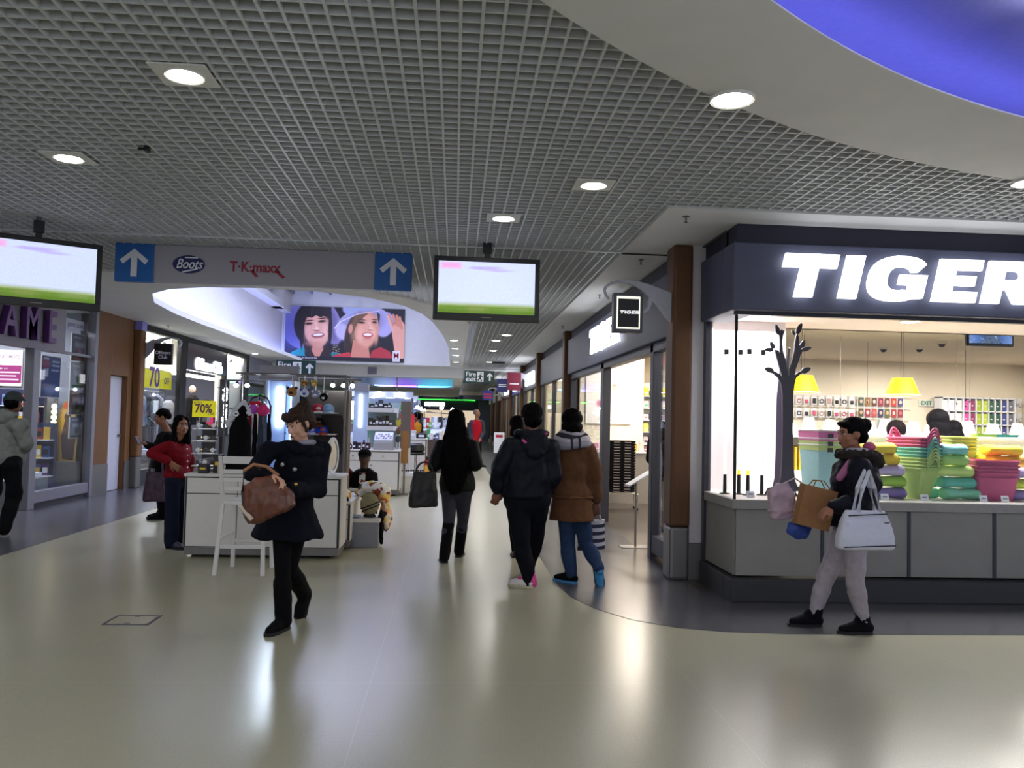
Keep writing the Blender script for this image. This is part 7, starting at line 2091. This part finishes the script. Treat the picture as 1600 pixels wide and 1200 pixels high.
lump('scarf', 'orange patterned scarf hanging down at the right of the step box', 'scarf', (-.80, 10.15, .20), [((0, 0, .05), (.055, .06, .09)), ((-.01, 0, .2), (.07, .07, .12)), ((-.03, 0, .36), (.08, .08, .09)), ((.02, .02, .13), (.06, .06, .1))], PT2, 'patterned scarves', seed=6)
lump('scarf', 'red and cream patterned scarf across the top of the step box heap', 'scarf', (-1.02, 10.35, .55), [((0, 0, .05), (.2, .12, .06)), ((.14, .0, .02), (.1, .1, .09))], PT2, 'patterned scarves', seed=7)
lump('scarf', 'black fringed scarf hanging down the right side of the step box', 'scarf', (-.835, 10.0, .03), [((0, 0, .05), (.025, .04, .06)), ((0, .01, .16), (.025, .045, .12)), ((-.01, .02, .3), (.035, .05, .10))], BLK, 'patterned scarves', wr=(.014, 40, .4), seed=8)
hf = thing('head_form', 'round head form in an olive striped beanie on the step box', 'head form', (-.985, 10.04, .335))
blob('beanie', MB().ell((0, 0, .155), (.115, .12, .135)), cloth('beanie_olive', '8A8266', .9), hf, .009, 1, (.003, 40, 1), 2)
for dz, r in ((.03, .115), (.065, .115)):
    MB().tube([((lambda z: (r * math.sqrt(1 - ((z - .155) / .137) ** 2) * math.cos(a), r * 1.05 * math.sqrt(1 - ((z - .155) / .137) ** 2) * math.sin(a), z))(.08 + dz + .045 * math.cos(a))) for a in [2 * PI * i / 28 for i in range(28)]], .008, 6, closed=True).build('stripe', cloth('stripe_charcoal', '2A2C30'), hf, smooth=True)
MB().lathe([(.07, 0), (.075, .02), (.05, .05)], n=18).build('neck', BLACKM, hf)
gb = MB().box(-1.17, 9.9, .335, -1.08, 10.0, .365).build('folded_cloth', cloth('cloth_ice', 'A8C0D8'), bevel=.01)
tag(gb, 'small folded pale blue cloth on the step box', 'cloth'); MB().box(-1.165, 9.898, .345, -1.085, 9.9, .35).build('fold_line', GAPM, gb)
mq = thing('mannequin_bust', 'brown mannequin head in a black cap and dark jacket beside the nearest kiosk', 'mannequin', (-1.22, 11.5, .56))
mb = MB().ell((0, 0, .42), (.082, .10, .11)).cap((0, 0, .20), (0, 0, .36), .055).cap((-.06, 0, .16), (.06, 0, .16), .06); blob('head', mb, mat('mannequin_brown', '5A4030', .5), mq, .011, 2)
mb = MB().loft([[Vector((w * math.cos(2 * PI * i / 22), d * math.sin(2 * PI * i / 22), z)) for i in range(22)] for z, w, d in ((0, .18, .12), (.1, .195, .13), (.2, .17, .12), (.26, .08, .08))]); blob('jacket', mb, BLK, mq, .012, 2, (.014, 9, .8), 2)
MB().box(-.05, -.135, .06, .03, -.12, .22).build('shirt_front', PT3, mq)
mb = MB().ell((0, 0, .46), (.092, .11, .08)).ell((0, -.12, .43), (.07, .07, .012)); blob('cap', mb, BLK, mq, .009, 1)
mq2 = thing('mannequin_bust', 'second dark capped mannequin head close behind the first', 'mannequin', (-1.52, 11.6, .56))
mb = MB().ell((0, 0, .44), (.085, .10, .11)).cap((0, 0, .2), (0, 0, .36), .055); blob('head', mb, mat('mannequin_brown', '5A4030', .5), mq2, .012, 2)
mb = MB().loft([[Vector((w * math.cos(2 * PI * i / 22), d * math.sin(2 * PI * i / 22), z)) for i in range(22)] for z, w, d in ((0, .16, .11), (.2, .16, .11), (.26, .08, .08))]); blob('jacket', mb, cloth('jacket_wine', '5A1420'), mq2, .012, 2, (.014, 9, .8), 3)
blob('cap', MB().ell((0, 0, .49), (.094, .11, .08)), BLK, mq2, .010, 1)

# ================================================================ SECOND KIOSK
kcounter('white counter with drawers of the second kiosk under the cash register', -2.25, 16.15, -1.04, 16.9, .89, 2, True)
cr = thing('cash_register', 'pale grey cash register with sloping keyboard on the second kiosk', 'cash register', (-1.37, 16.2, .89))
MB().box(-.19, 0, 0, .19, .35, .14).build('cash_drawer', mat('register_grey', 'A8A9B0', .4), cr, bevel=.006)
MB().prism([(.02, .14), (.35, .14), (.35, .34), (.26, .34), (.02, .19)], 'x', -.18, .18).build('body', mat('register_pale', 'BFC4D2', .4), cr, bevel=.006)
for r in range(3):
    for k in range(7): MB().obox((-.14 + .046 * k, .075 + .055 * r, .225 + .033 * r), .036, .036, .012, (.55, 0, 0)).build('key', mat('key_%d' % ((r + k) % 3), ('8A4A60', '4A6AA8', 'E0E4EC')[(r + k) % 3], .5), cr)
t2 = thing('mirror_cabinet', 'slim pale blue mirror column with a light tube on the second kiosk', 'cabinet', (-2.06, 17.0, 0))
MB().box(0, 0, .0, .30, .2, .9).build('base_cabinet', LAM, t2); MB().box(0, .05, .9, .30, .2, 2.05).build('mirror_panel', PB, t2, bevel=.003)
MB().box(.11, .02, 1.3, .17, .05, 1.98).build('light_tube', mat('tube_ice', 'FFFFFF', .4, emit=2.6, ecol='DDEBFF'), t2, bevel=.01)
MB().box(-.08, 0, 2.05, .29, .2, 2.2).build('header_board', mat('header_grey', '8C8D96', .5), t2)
gs = thing('glass_shelf_unit', 'glass shelf tower with deep white shelves and a taupe end panel on the second kiosk', 'shelf', (-1.76, 17.0, 0))
MB().box(0, .02, 0, .86, .4, .9).build('base_cabinet', LAM, gs)
MB().box(.0, .34, .9, .62, .38, 1.82).build('glass_back', mat('glass_mint', 'A8C0BC', .25), gs)
MB().box(.66, .05, .9, .86, .35, 1.86).build('end_panel', mat('panel_taupe', '6C6259', .55), gs, bevel=.004)
for z in (1.25, 1.62): MB().box(-.02, .0, z, .50, .34, z + .09).build('shelf', LAM, gs, bevel=.004); MB().box(.5, .05, z, .62, .3, z + .09).build('shelf_end', SWHITE, gs)
random.seed(33)
def goods(n, x0, x1, y, z, pre, grp, pal, hmin=.08, hmax=.2, w=.045):
    for k in range(n):
        c = pal[k % len(pal)]
        h = random.uniform(hmin, hmax)
        o = MB().lathe([(w * .8, 0), (w, .01), (w, h * .6), (w * .45, h * .8), (w * .45, h), (.002, h)], n=10).build('goods', mat('ware_' + c.lower(), c, .4), loc=(x0 + (x1 - x0) * k / max(1, n - 1), y + random.uniform(-.03, .03), z), smooth=True) if (k * 7 + n) % 3 == 0 else MB().box(-w, -w, 0, w, w, h).build('goods', mat('ware_' + c.lower(), c, .5), loc=(x0 + (x1 - x0) * k / max(1, n - 1), y + random.uniform(-.03, .03), z), rot=(0, 0, random.uniform(-.4, .4)), bevel=.006)
        o.name = 'boxed_item' if len(o.data.polygons) == 6 else 'jar'
        tag(o, '%s, %s from the left' % (pre, NTH[k]), 'item', grp)
        MB().box(-w * .6, -w * 1.06, h * .25, w * .6, -w * .98, h * .5).build('label_patch', SWHITE, o)
goods(7, -1.72, -1.30, 17.12, 1.34, 'dark trinket on the lower glass shelf of the second kiosk', 'trinkets on the second kiosk', ['3A3228', '2A2A30', '5A4A3A', '1E2A3A'], .10, .22)
goods(5, -1.70, -1.34, 17.12, 1.71, 'black purse on the upper glass shelf of the second kiosk', 'purses on the second kiosk', ['14161C', '20242E', '3A4450'], .08, .18, .05)
goods(7, -2.20, -1.68, 16.45, .89, 'dark red bottle standing on the left of the second kiosk counter', 'bottles on the second kiosk', ['3A1018', '2A0E14', '4A1A1E', '20222C'], .12, .2, .035)
goods(8, -2.78, -2.35, 16.7, 1.25, 'blue white box on the shelf left of the slim mirror column', 'boxes left of the mirror column', ['C8D8F4', '2A3A5A', '1A2030', '8AA8D8'], .12, .25, .04)
tag(MB().box(-2.85, 16.5, 0, -2.28, 17.0, 1.25).build('display_plinth', mat('plinth_slate', '3A4252', .5), bevel=.006), 'slate display block left of the slim mirror column', 'plinth')
tp_ = thing('sandal_board', 'tan wooden display board standing beside the second kiosk', 'display board', (-.97, 16.5, 0))
MB().box(-.07, 0, .62, .07, .04, 1.26).build('board', mat('board_tan', '9A6C3A', .5), tp_, bevel=.003); MB().box(-.02, .01, 0, .02, .03, .62).build('post', STEEL, tp_); MB().box(-.09, -.06, 0, .09, .1, .015).build('foot', STEEL, tp_)
for k, (c, nm) in enumerate((('C8C03A', 'yellow'), ('6A4A3A', 'brown'), ('3A3A40', 'black'))):
    o = MB().ell((0, 0, 0), (.05, .02, .07), 10, 8).build('key_ring', mat('fob_' + c.lower(), c, .5), loc=(-1.10, 16.45, 1.42 - .16 * k), smooth='all'); tag(o, '%s fob hanging beside the tan board' % nm, 'fob', 'hanging fobs'); MB().cyl((0, 0, .06), (0, 0, .10), .004).build('ring', STEEL, o)
MB_ = MB().box(-1.14, 16.48, 0, -1.11, 16.52, 1.62).build('hook_post', LAM); tag(MB_, 'thin white post with hanging fobs at the corner of the second kiosk', 'post'); MB().box(-1.14, 16.42, 1.5, -1.06, 16.48, 1.51).build('hook', STEEL, MB_)
# trays, stool, extinguisher, red sign behind
stl = thing('bar_stool', 'black swivel stool with chrome stem behind the second kiosk', 'stool', (-.84, 18.5, .0))
MB().lathe([(.001, .70), (.19, .70), (.21, .74), (.17, .78), (.001, .79)], n=24).build('seat', BLACK, stl, smooth=True)
MB().lathe([(.17, .78), (.20, .80), (.185, .92), (.15, .95), (.16, .80)], n=24).build('backrest', BLACK, stl, smooth=True)
MB().cyl((0, 0, .03), (0, 0, .70), .028).build('stem', CH, stl, smooth=True); MB().lathe([(.2, 0), (.2, .015), (.03, .04)], n=24).build('base', CH, stl, smooth=True)
MB().tube([(.14 * math.cos(a), .14 * math.sin(a), .28) for a in [2 * PI * i / 20 for i in range(20)]], .010, 6, closed=True).build('foot_ring', CH, stl)
kcounter('white counter of the third kiosk behind the black stool', -1.45, 19.0, -.62, 19.6, 1.05, 1)
wt = thing('display_tray', 'white tray box of sunglasses low beside the second kiosk', 'tray', (-.83, 17.0, 0))
MB().box(-.24, -.1, 0, .24, .3, .36).build('box', LAM, wt, bevel=.006); MB().box(-.25, -.12, .34, .25, .32, .40).build('rim', SWHITE, wt)
for r in range(2):
    for k in range(5):
        g = thing('sunglasses', 'dark sunglasses in the white tray box, %s row, %s from the left' % (('front', 'back')[r], NTH[k]), 'sunglasses', (-1.02 + .095 * k, 16.95 + .14 * r, .43), 0, 'sunglasses in the tray')
        for q in (-1, 1): MB().ell((q * .022, 0, .02), (.02, .006, .018), 10, 6).build('lens', mat('lens_dark', '1A1420', .15), g, smooth='all')
        MB().cyl((-.01, 0, .025), (.01, 0, .025), .004, n=6).build('bridge', mat('frame_wine', '6A2A4A', .4), g)
fe = thing('fire_extinguisher', 'red fire extinguisher standing beyond the second kiosk', 'extinguisher', (-.58, 18.5, .22))
MB().lathe([(.001, 0), (.07, 0), (.075, .02), (.075, .33), (.05, .38), (.02, .40), (.001, .40)], n=18).build('cylinder', mat('extinguisher_red', 'A82418', .35), fe, smooth=True)
MB().box(-.03, -.08, .40, .03, .03, .45).build('valve', BLACK, fe); MB().tube([(.05, 0, .42), (.10, 0, .35), (.10, 0, .1)], .012, 6).build('hose', BLACK, fe); MB().box(-.05, -.078, .12, .05, -.074, .26).build('label', mat('label_ochre', 'D8A83A', .5), fe)
tag(MB().box(-.72, 18.4, 0, -.44, 18.65, .22).build('display_plinth', LAM, bevel=.004), 'low white block under the fire extinguisher', 'plinth')
rs = thing('sale_board', 'red square sale board standing on the third kiosk', 'sign', (-1.15, 19.3, 1.05))
MB().box(-.22, 0, .12, .22, .03, .55).build('board', mat('sale_red', 'C01E2E', .5, emit=.1, ecol='D02030'), rs); text('Sale', .17, SWHITE, rs, (0, -.005, .36), bold=.02); MB().box(-.02, 0, 0, .02, .03, .12).build('stem', STEEL, rs)
for k, (x, y, w, h, c, nm) in enumerate(((-.75, 19.2, .22, .12, '14161A', 'black till'), (-.95, 19.15, .16, .18, 'C8CCD4', 'white label printer'))):
    o = MB().box(-w / 2, -.1, 0, w / 2, .1, h).build('till' if k == 0 else 'label_printer', mat('dev_%d' % k, c, .4), loc=(x, y, 1.05), bevel=.01); tag(o, '%s on the third kiosk counter' % nm, 'device'); MB().box(-w * .3, -.102, h * .3, w * .3, -.1, h * .7).build('panel', SWHITE, o)

# ================================================================ FARTHER KIOSKS
PAL = ['E8ECF4', 'C8D4EC', '2A2E3A', '8A2A3A', '3AA05A', 'D8DCE4', '14161C', '5A6A9A', 'E8E0D0', 'B03040', '6AB04A', 'A8B4CC']
for kk, (x0, y0, w, nm) in enumerate(((-2.75, 20.6, 1.7, 'third'), (-2.75, 24.5, 1.65, 'fourth'), (-2.65, 29.5, 1.4, 'fifth'), (-2.9, 36.0, 1.4, 'sixth'))):
    t = thing('kiosk', '%s kiosk down the middle of the mall, white counter with glass shelves and spotlights' % nm, 'kiosk', (x0, y0, 0))
    MB().box(0, 0, 0, w, .7, 1.0).build('counter', LAM, t, bevel=.006)
    for px_ in (.02, w - .06):
        for py in (.6,): MB().box(px_, py, 1.0, px_ + .04, py + .04, 2.05).build('post', STEEL, t)
    for z in (1.35, 1.68): MB().box(0, .35, z, w, .7, z + .02).build('shelf', mat('shelf_ice', 'B4C4DA', .25), t)
    MB().box(0, .62, 1.0, w, .66, 2.0).build('glass_back', mat('glass_frost', '93A2B8', .3), t)
    MB().box(0, .3, 2.02, w, .34, 2.16).build('header_board', mat('header_ice', 'A8B0C4', .5), t)
    for k in range(3):
        MB().ell((w * (.2 + .3 * k), .2, 2.1), (.05, .05, .05), 10, 8).build('globe_light', mat('globe_light', 'FFFFFF', .4, emit=14, ecol='EAF2FF'), t, smooth='all')
    MB().cyl((0, .2, 2.16), (w, .2, 2.16), .012, n=6).build('light_bar', STEEL, t)
    MB().box(w * .1, -.02, 1.45, w * .14, .3, 1.9).build('light_tube', mat('tube_ice', 'FFFFFF'), t)
    for r, z in enumerate((1.0, 1.37, 1.70)):
        goods(13 if kk < 2 else 9, x0 + .1, x0 + w - .1, y0 + (.2 if r == 0 else .48), z, 'small bright item on the %s of the %s kiosk' % (('counter', 'middle shelf', 'top shelf')[r], nm), 'goods on the %s kiosk' % nm, PAL[r * 3 + kk:] + PAL[:r * 3 + kk], .10, .28, .05)
for kk, (x0, y0, w, nm) in enumerate(((-1.15, 23.2, .85, 'nearest'), (-1.2, 27.0, 1.2, 'middle'), (-1.3, 33.0, 1.5, 'farthest'))):
    t = thing('display_table', '%s low stall of crowded goods right of the tall far kiosks' % nm, 'stall', (x0, y0, 0))
    MB().box(0, 0, 0, w, .8, .92).build('counter', mat('stall_dark', '4A3A36', .5) if kk == 0 else LAM, t, bevel=.006)
    MB().prism([(.15, .92), (.8, .92), (.8, 1.35)], 'x', .05, w - .05).build('sloping_back', mat('stall_slope', 'C8D0DC', .4), t)
    for px_ in (.08, w - .08): MB().cyl((px_, .7, .92), (px_, .7, 1.78), .014, n=8).build('post', STEEL, t); MB().ell((px_, .7, 1.82), (.055, .055, .055), 10, 8).build('globe_light', mat('globe_light', 'FFFFFF'), t, smooth='all')
    MB().cyl((.08, .7, 1.74), (w - .08, .7, 1.66), .010, n=6).build('cross_bar', STEEL, t)
    goods(9, x0 + .08, x0 + w - .08, y0 + .1, .92, 'small bright item on the front edge of the %s low stall' % nm, 'goods on the %s stall' % nm, PAL[kk * 2:] + PAL[:kk * 2], .12, .3, .05)
    goods(10, x0 + .1, x0 + w - .1, y0 + .62, 1.24, 'upright item on the slope of the %s low stall' % nm, 'goods on the %s slope' % nm, PAL[kk + 5:] + PAL[:kk + 5], .12, .34, .05)
for (x, y, z, c, nm) in ((-.95, 21.2, 1.45, 'C88A2A', 'amber'), (-1.02, 24.9, 1.5, '3AA04A', 'green')):
    o = thing('hanging_bag', '%s bag hanging on the side of the far kiosks' % nm, 'bag', (x, y, z - .3)); blob('body', MB().ell((0, 0, .12), (.12, .06, .15)), cloth('hb_' + c, c), o, .015, 1, (.02, 10, 1), 2); MB().tube([(-.06, 0, .22), (0, 0, .34), (.06, 0, .22)], .008, 6).build('handle', BLACK, o); MB().cyl((0, 0, .33), (0, 0, .9), .005, n=5).build('cord', STEEL, o)
ft = thing('hanging_screen', 'small far screen hanging above the kiosks in mid distance', 'screen', (-2.12, 30.2, 2.10))
MB().box(-.29, 0, 0, .29, .05, .30).build('casing', BLACK, ft, bevel=.008); screen_print(5).build('display', .53, .25, SCREEN, ft, loc=(0, -.003, .15)); MB().cyl((0, .03, .3), (0, .03, .9), .02).build('pole', STEEL, ft)

# ================================================================ INSIDE THE LEFT SHOPS
def board(name, label, cat, loc, w, h, cv, rot, m=PRINT, back=WHITE):
    t = thing(name, label, cat, loc)
    M3 = Matrix.Rotation(rot[2], 4, 'Z')
    MB().box(-w / 2 - .01, .003, -h / 2 - .01, w / 2 + .01, .02, h / 2 + .01).xf(M3).build('board', back, t)
    cv.build('print', w, h, m, t, rot=rot)
    return t
# games shop
c = Canvas(110, 64, 'F4F0F2').rect(.04, .42, 1, .92, '8A2868')
for q in ((.08, .52, .45, .52), (.08, .62, .95, .62), (.08, .72, .85, .72), (.08, .82, .92, .82)): c.line(*q, .022, 'F0E4EC', .9)
gp1 = board('shop_poster', 'white and purple offer poster reading you get more inside the games shop', 'poster', (-7.98, 15.16, 2.24), .62, .62, c, FACE_S, GLOWPRINT)
text('YOU GET MORE', .085, mat('letter_mauve', 'A88AA0', .5), gp1, (.02, -.004, .20), FACE_S, extrude=.001, xs=.85, bold=.01)
text('Exclusively for you', .042, SWHITE, gp1, (-.08, -.004, -.005), FACE_S, extrude=.001)
c = Canvas(40, 70, '1E3A7A').rect(.1, .05, .35, .5, 'D8DCE8', .9).rect(.55, .1, .95, .14, 'B8C4E0').rect(.55, .2, .95, .24, 'B8C4E0').rect(.5, .32, .9, .36, 'B8C4E0').ell(.2, .2, .12, .12, '8A2A5A').ell(.55, .8, .3, .1, '4A6AA8', soft=.5)
board('hanging_banner', 'blue banner hanging inside the games shop window', 'banner', (-6.62, 14.02, 2.06), .62, .66, c, FACE_E)
for (y, z, w, h, base, rc, nm) in ((15.0, 2.62, .58, .46, '3E3C40', ('D0D0D4', 'A84A5A'), 'dark grey game poster at the top of the window'), (15.0, 2.13, .58, .44, 'C8CCD0', ('FFFFFF', '2A6A3A'), 'white and green game poster in the middle of the window'), (15.0, 1.66, .58, .42, '6E5240', ('D8C8B8', '2E2420'), 'brown game poster low in the window'), (15.02, 1.22, .5, .36, '8A9094', ('E4E4E4', '26302A'), 'grey game poster at the bottom of the column')):
    c = Canvas(44, 36, base).rect(.12, .1, .6, .18, rc[0], .8).rect(.2, .3, .9, .5, rc[0], .7, .1).ell(.5, .65, .14, .16, rc[1], soft=.3).rect(.1, .85, .9, .98, rc[1], .8)
    board('game_poster', nm + ' of the games shop', 'poster', (-6.62, y, z), w, h, c, FACE_E)
t = thing('window_decal', 'pale web address strip at the top of the games shop window', 'decal', (-6.61, 14.8, 3.0)); MB().box(-.004, -.45, -.07, 0, .30, .09).build('strip', SWHITE, t); text('game.co.uk', .13, mat('letter_purple', '5A2A70'), t, (.003, -.02, 0), FACE_E, extrude=.001)
st_ = thing('cutout_standee', 'tall yellow and orange cut-out standee with a dark figure behind the games shop window', 'standee', (-6.80, 15.08, .62))
SO = mat('standee_yellow', 'A88A42', .6)
MB().prism([(-.16, 0), (.16, 0), (.18, .5), (.13, .8), (.08, 1.04), (-.06, 1.06), (-.14, .85), (-.19, .5)], 'y', -.01, .01).build('board', SO, st_)
MB().prism([(-.06, .05), (.12, .02), (.15, .4), (.05, .72), (-.04, .72), (-.10, .42)], 'y', -.016, -.01).build('dark_figure', mat('standee_brown', '3A2A22', .6), st_)
MB().ell((.0, -.014, .78), (.055, .012, .07)).build('figure_head', mat('standee_brown', '3A2A22', .6), st_)
MB().prism([(-.09, .92), (.09, .92), (.07, 1.04), (-.06, 1.05)], 'y', -.016, -.01).build('banner', mat('standee_orange', 'B8562E', .5), st_)
MB().box(-.2, -.12, -.62, .2, .1, 0).build('plinth', mat('plinth_grey', '7A7C80', .5), st_)
bb_ = thing('bulb_strip', 'upright strip of five warm round bulbs inside the games shop', 'light', (-6.98, 14.98, 0))
MB().box(-.03, .0, 0, .03, .03, 1.72).build('strip', STEEL, bb_)
for k in range(5): MB().ell((0, -.03, 1.2 + .095 * k), (.045, .04, .042), 12, 8).build('bulb', mat('bulb_cream', 'FFF2CC', .4, emit=5, ecol='FFE8B0'), bb_, smooth='all')
for kk, (x, y, w, hs_, nm) in enumerate(((-7.85, 14.80, .72, (.30, .62, .94, 1.26, 1.58), 'tall'), (-6.98, 14.35, .26, (.42, .72, 1.02), 'small'))):
    t = thing('game_rack', '%s display rack of game cases in the games shop' % nm, 'rack', (x, y, 0))
    MB().box(-w, .1, 0, w, .2, hs_[-1] + .28).box(-w, -.1, 0, w, .1, hs_[0] - .015).build('carcass', mat('rack_navy', '2A3050', .5), t)
    for z in hs_: MB().box(-w, -.1, z - .015, w, .1, z).build('shelf', SWHITE, t)
    n = 11 if kk == 0 else 4
    for r, z in enumerate(hs_):
        for k in range(n):
            cc = ['2A4A8A', '8A3A2A', 'D8D8DC', '2A8A5A', '4A2A6A', 'C8A83A', '1A1C22', 'B84A3A', '6A8AB8'][(k * 4 + r * 5 + kk) % 9]
            o = MB().box(-.052, -.01, 0, .052, .01, .19 + .02 * ((k + r) % 2)).build('game_case', mat('game_' + cc.lower(), cc, .4), loc=(x - w + .07 + (2 * w - .14) * k / (n - 1), y - .02, z), bevel=.003)
            tag(o, 'game case on the %s rack of the games shop, %s shelf up, %s along' % (nm, NTH[r], NTH[k]), 'game case', 'game cases on the %s rack' % nm)
            MB().box(-.04, -.0115, .05, .04, -.0105, .14).build('cover_panel', mat('game_' + ['d8d8dc', '1a1c22', 'c8a83a'][(k + r) % 3], ('D8D8DC', '1A1C22', 'C8A83A')[(k + r) % 3], .4), o)
ws = thing('window_step', 'grey display step with small white lettered blocks in the games shop window', 'plinth', (-7.0, 13.2, 0)); MB().box(-.2, 0, 0, .35, .95, .42).build('step', mat('plinth_grey', '7A7C80', .5), ws, bevel=.006)
for y in (.2, .68): MB().box(.2, y, .42, .3, y + .16, .50).build('white_block', SWHITE, ws, bevel=.004)
sc_ = thing('floor_sign', 'small purple floor sign at the left edge by the games shop doorway', 'sign', (-6.3, 11.45, 0)); MB().prism([(-.16, .06), (.16, .06), (.10, .42), (0, .5), (-.1, .42)], 'x', -.02, .02).build('panel', mat('sign_purple', '6A2A7A', .5), sc_); text('ME', .15, SWHITE, sc_, (.025, 0, .25), FACE_E, bold=.01); MB().box(-.12, -.14, 0, .12, .14, .06).build('base', SWHITE, sc_)
# clothes shop
y1 = thing('sale_board', 'yellow board reading 70% off hanging high in the clothes shop window', 'sign', (-6.62, 18.85, 2.24))
YL2 = mat('sale_yellow', 'E4DC10', .5)
MB().box(-.012, -.95, -.20, .0, .95, .20).build('board', YL2, y1); text('70', .60, mat('sale_violet', '5A2A9A', .5), y1, (.004, -.18, .02), FACE_E, bold=.02, extrude=.001, xs=1.1); text('OFF', .20, mat('sale_violet', '5A2A9A', .5), y1, (.004, .60, -.02), FACE_E, bold=.015, extrude=.001)
for y in (-.8, .8): MB().cyl((0, y, .2), (0, y, 1.0), .006, n=5).build('cord', SWHITE, y1)


def garment(label, loc, rz, col, s=1.0, trousers=None, headed=False, grp=None, post=True):
    t = thing('mannequin', label, 'mannequin', loc, rz, grp)
    z0 = .85
    mb = MB().loft([[Vector((w * s * math.cos(2 * PI * i / 22), d * s * math.sin(2 * PI * i / 22), z0 + z * s)) for i in range(22)] for z, w, d in ((0, .19, .13), (.2, .18, .125), (.42, .215, .14), (.55, .19, .12), (.62, .09, .08))])
    for q in (-1, 1): mb.cap((q * .2 * s, 0, z0 + .52 * s), (q * .26 * s, -.03, z0 + .05), .065 * s, .045 * s)
    blob('jacket', mb, cloth('g_' + col, col), t, .016, 2, (.016, 8, .7), len(label))
    if trousers:
        mb = MB()
        for q in (-1, 1): mb.cap((q * .09, 0, z0), (q * .11, 0, .12), .09, .06)
        blob('trousers', mb, cloth('g_' + trousers, trousers), t, .016, 2, (.010, 8, .7), 2)
    MB().cyl((0, 0, 0), (0, 0, z0 + .1), .018).build('stand', STEEL, t); MB().lathe([(.18, 0), (.18, .015), (.02, .03)], n=18).build('base', STEEL, t)
    if headed: MB().ell((0, 0, z0 + .74 * s), (.075, .09, .11)).build('head', mat('mannequin_pale', 'C8B0A0', .5), t, smooth='all')
    return t
garment('mannequin in a dark bomber jacket above the second yellow sign in the clothes shop door', (-6.9, 22.25, .35), PI / 2, '1C1C1E', 1.25, headed=True)
garment('mannequin in a dark jacket and yellow shirt with blue jeans in the clothes shop doorway', (-6.95, 23.7, .35), PI / 2, '17181C', 1.1, '2E4668')
garment('mannequin in a pale shirt at the left end of the clothes shop window', (-6.85, 18.45, .35), PI / 2, '8A94A8', 1.1, '1E2A3E', True)
garment('mannequin in a grey coat in the middle of the clothes shop window', (-7.45, 21.2, .35), PI / 2, '4A4C54', 1.0, '22242A')
garment('mannequin in a white top near the right of the clothes shop window', (-7.45, 22.1, .35), PI / 2, 'A8AAB4', 1.0, '2A2C34')
random.seed(4)
for kk, (x, ya, yb, z, nm) in enumerate(((-7.9, 20.6, 23.0, 1.55, 'upper'), (-7.55, 19.8, 22.2, .95, 'lower'))):
    r = thing('clothes_rail', '%s chrome clothes rail in the clothes shop window' % nm, 'rail', (x, ya, 0)); MB().cyl((0, 0, z + .5), (0, yb - ya, z + .5), .014).build('rail', CH, r)
    for y in (0, yb - ya): MB().cyl((0, y, 0), (0, y, z + .5), .014).build('post', CH, r)
    for k in range(12):
        cc = ['1A1C24', '2A3048', '4A4E58', '6A6E78', '14161A', '383C50', '9098A8', '22242C'][(k * 3 + kk) % 8]
        g = thing('hanging_garment', 'garment on the %s rail of the clothes shop window, %s along' % (nm, NTH[k]), 'garment', (x, ya + .12 + .17 * k, z - .25), 0, 'garments on the %s rail' % nm)
        MB().loft([rrect(.22, .045, 0, .02), rrect(.20, .05, .35, .02), rrect(.21, .05, .55, .02), rrect(.06, .03, .68, .01)]).build('cloth', cloth('g_' + cc, cc), g, smooth=True)
        MB().tube([(0, 0, .67), (0, 0, .72), (.02, 0, .755), (.0, 0, .765)], .004, 5).build('hanger', CH, g)
cab = thing('shoe_table', 'low table with folded clothes and shoes by the clothes shop window', 'table', (-6.95, 18.9, 0)); MB().box(-.25, 0, .55, .25, 1.9, .6).build('table_top', SWHITE, cab); 
for x in (-.22, .18):
    for y in (.03, 1.8): MB().box(x, y, 0, x + .04, y + .04, .55).build('leg', STEEL, cab)
for k in range(9):
    cc = ['C8D0E0', '5A6A8A', 'D8A8A0', '3A4250', 'E8E8EC', '8A98B0', 'B04A4A', '2A3040', 'A8B8CC'][k]
    o = MB().box(-.14, -.09, 0, .14, .09, .08 + .04 * (k % 3)).build('folded_clothes', cloth('g_' + cc, cc), loc=(-6.95, 19.02 + .205 * k, .6), bevel=.015); tag(o, 'folded garment on the low clothes shop table, %s along' % NTH[k], 'clothing', 'folded clothes'); MB().box(.141, -.07, .03, .143, .07, .035).build('fold_line', GAPM, o)
for y, nm in ((18.3, 'left'), (19.0, 'right'), (24.6, 'far')):
    s = thing('spot_lamp', '%s chrome spotlight under the clothes shop window head' % nm, 'light', (-6.58, y, 3.08)); MB().lathe([(.05, .06), (.09, -.05), (.085, -.055)], n=16).xf(Matrix.Rotation(.9, 4, 'Y')).build('can', CH, s, smooth=True); MB().cyl((0, 0, .05), (0, 0, .2), .01).build('stem', CH, s); MB().ell((-.045, 0, -.035), (.05, .06, .05), 10, 8).build('lens', mat('globe_light', 'FFFFFF'), s, smooth='all')
pk = MB().box(-.1, -.09, 0, .1, .09, .34).build('gift_bag', mat('bag_pink', 'D83A7A', .5), loc=(-6.65, 23.1, 1.15), bevel=.01); tag(pk, 'bright pink bag on a stand in the clothes shop doorway', 'bag'); MB().tube([(0, -.05, .34), (0, 0, .42), (0, .05, .34)], .006, 6).build('handle', mat('bag_pink', 'D83A7A', .5), pk)
tag(MB().box(-6.8, 22.95, 0, -6.5, 23.25, 1.15).build('display_plinth', BLACKM, bevel=.006), 'black plinth under the pink bag in the clothes shop doorway', 'plinth')
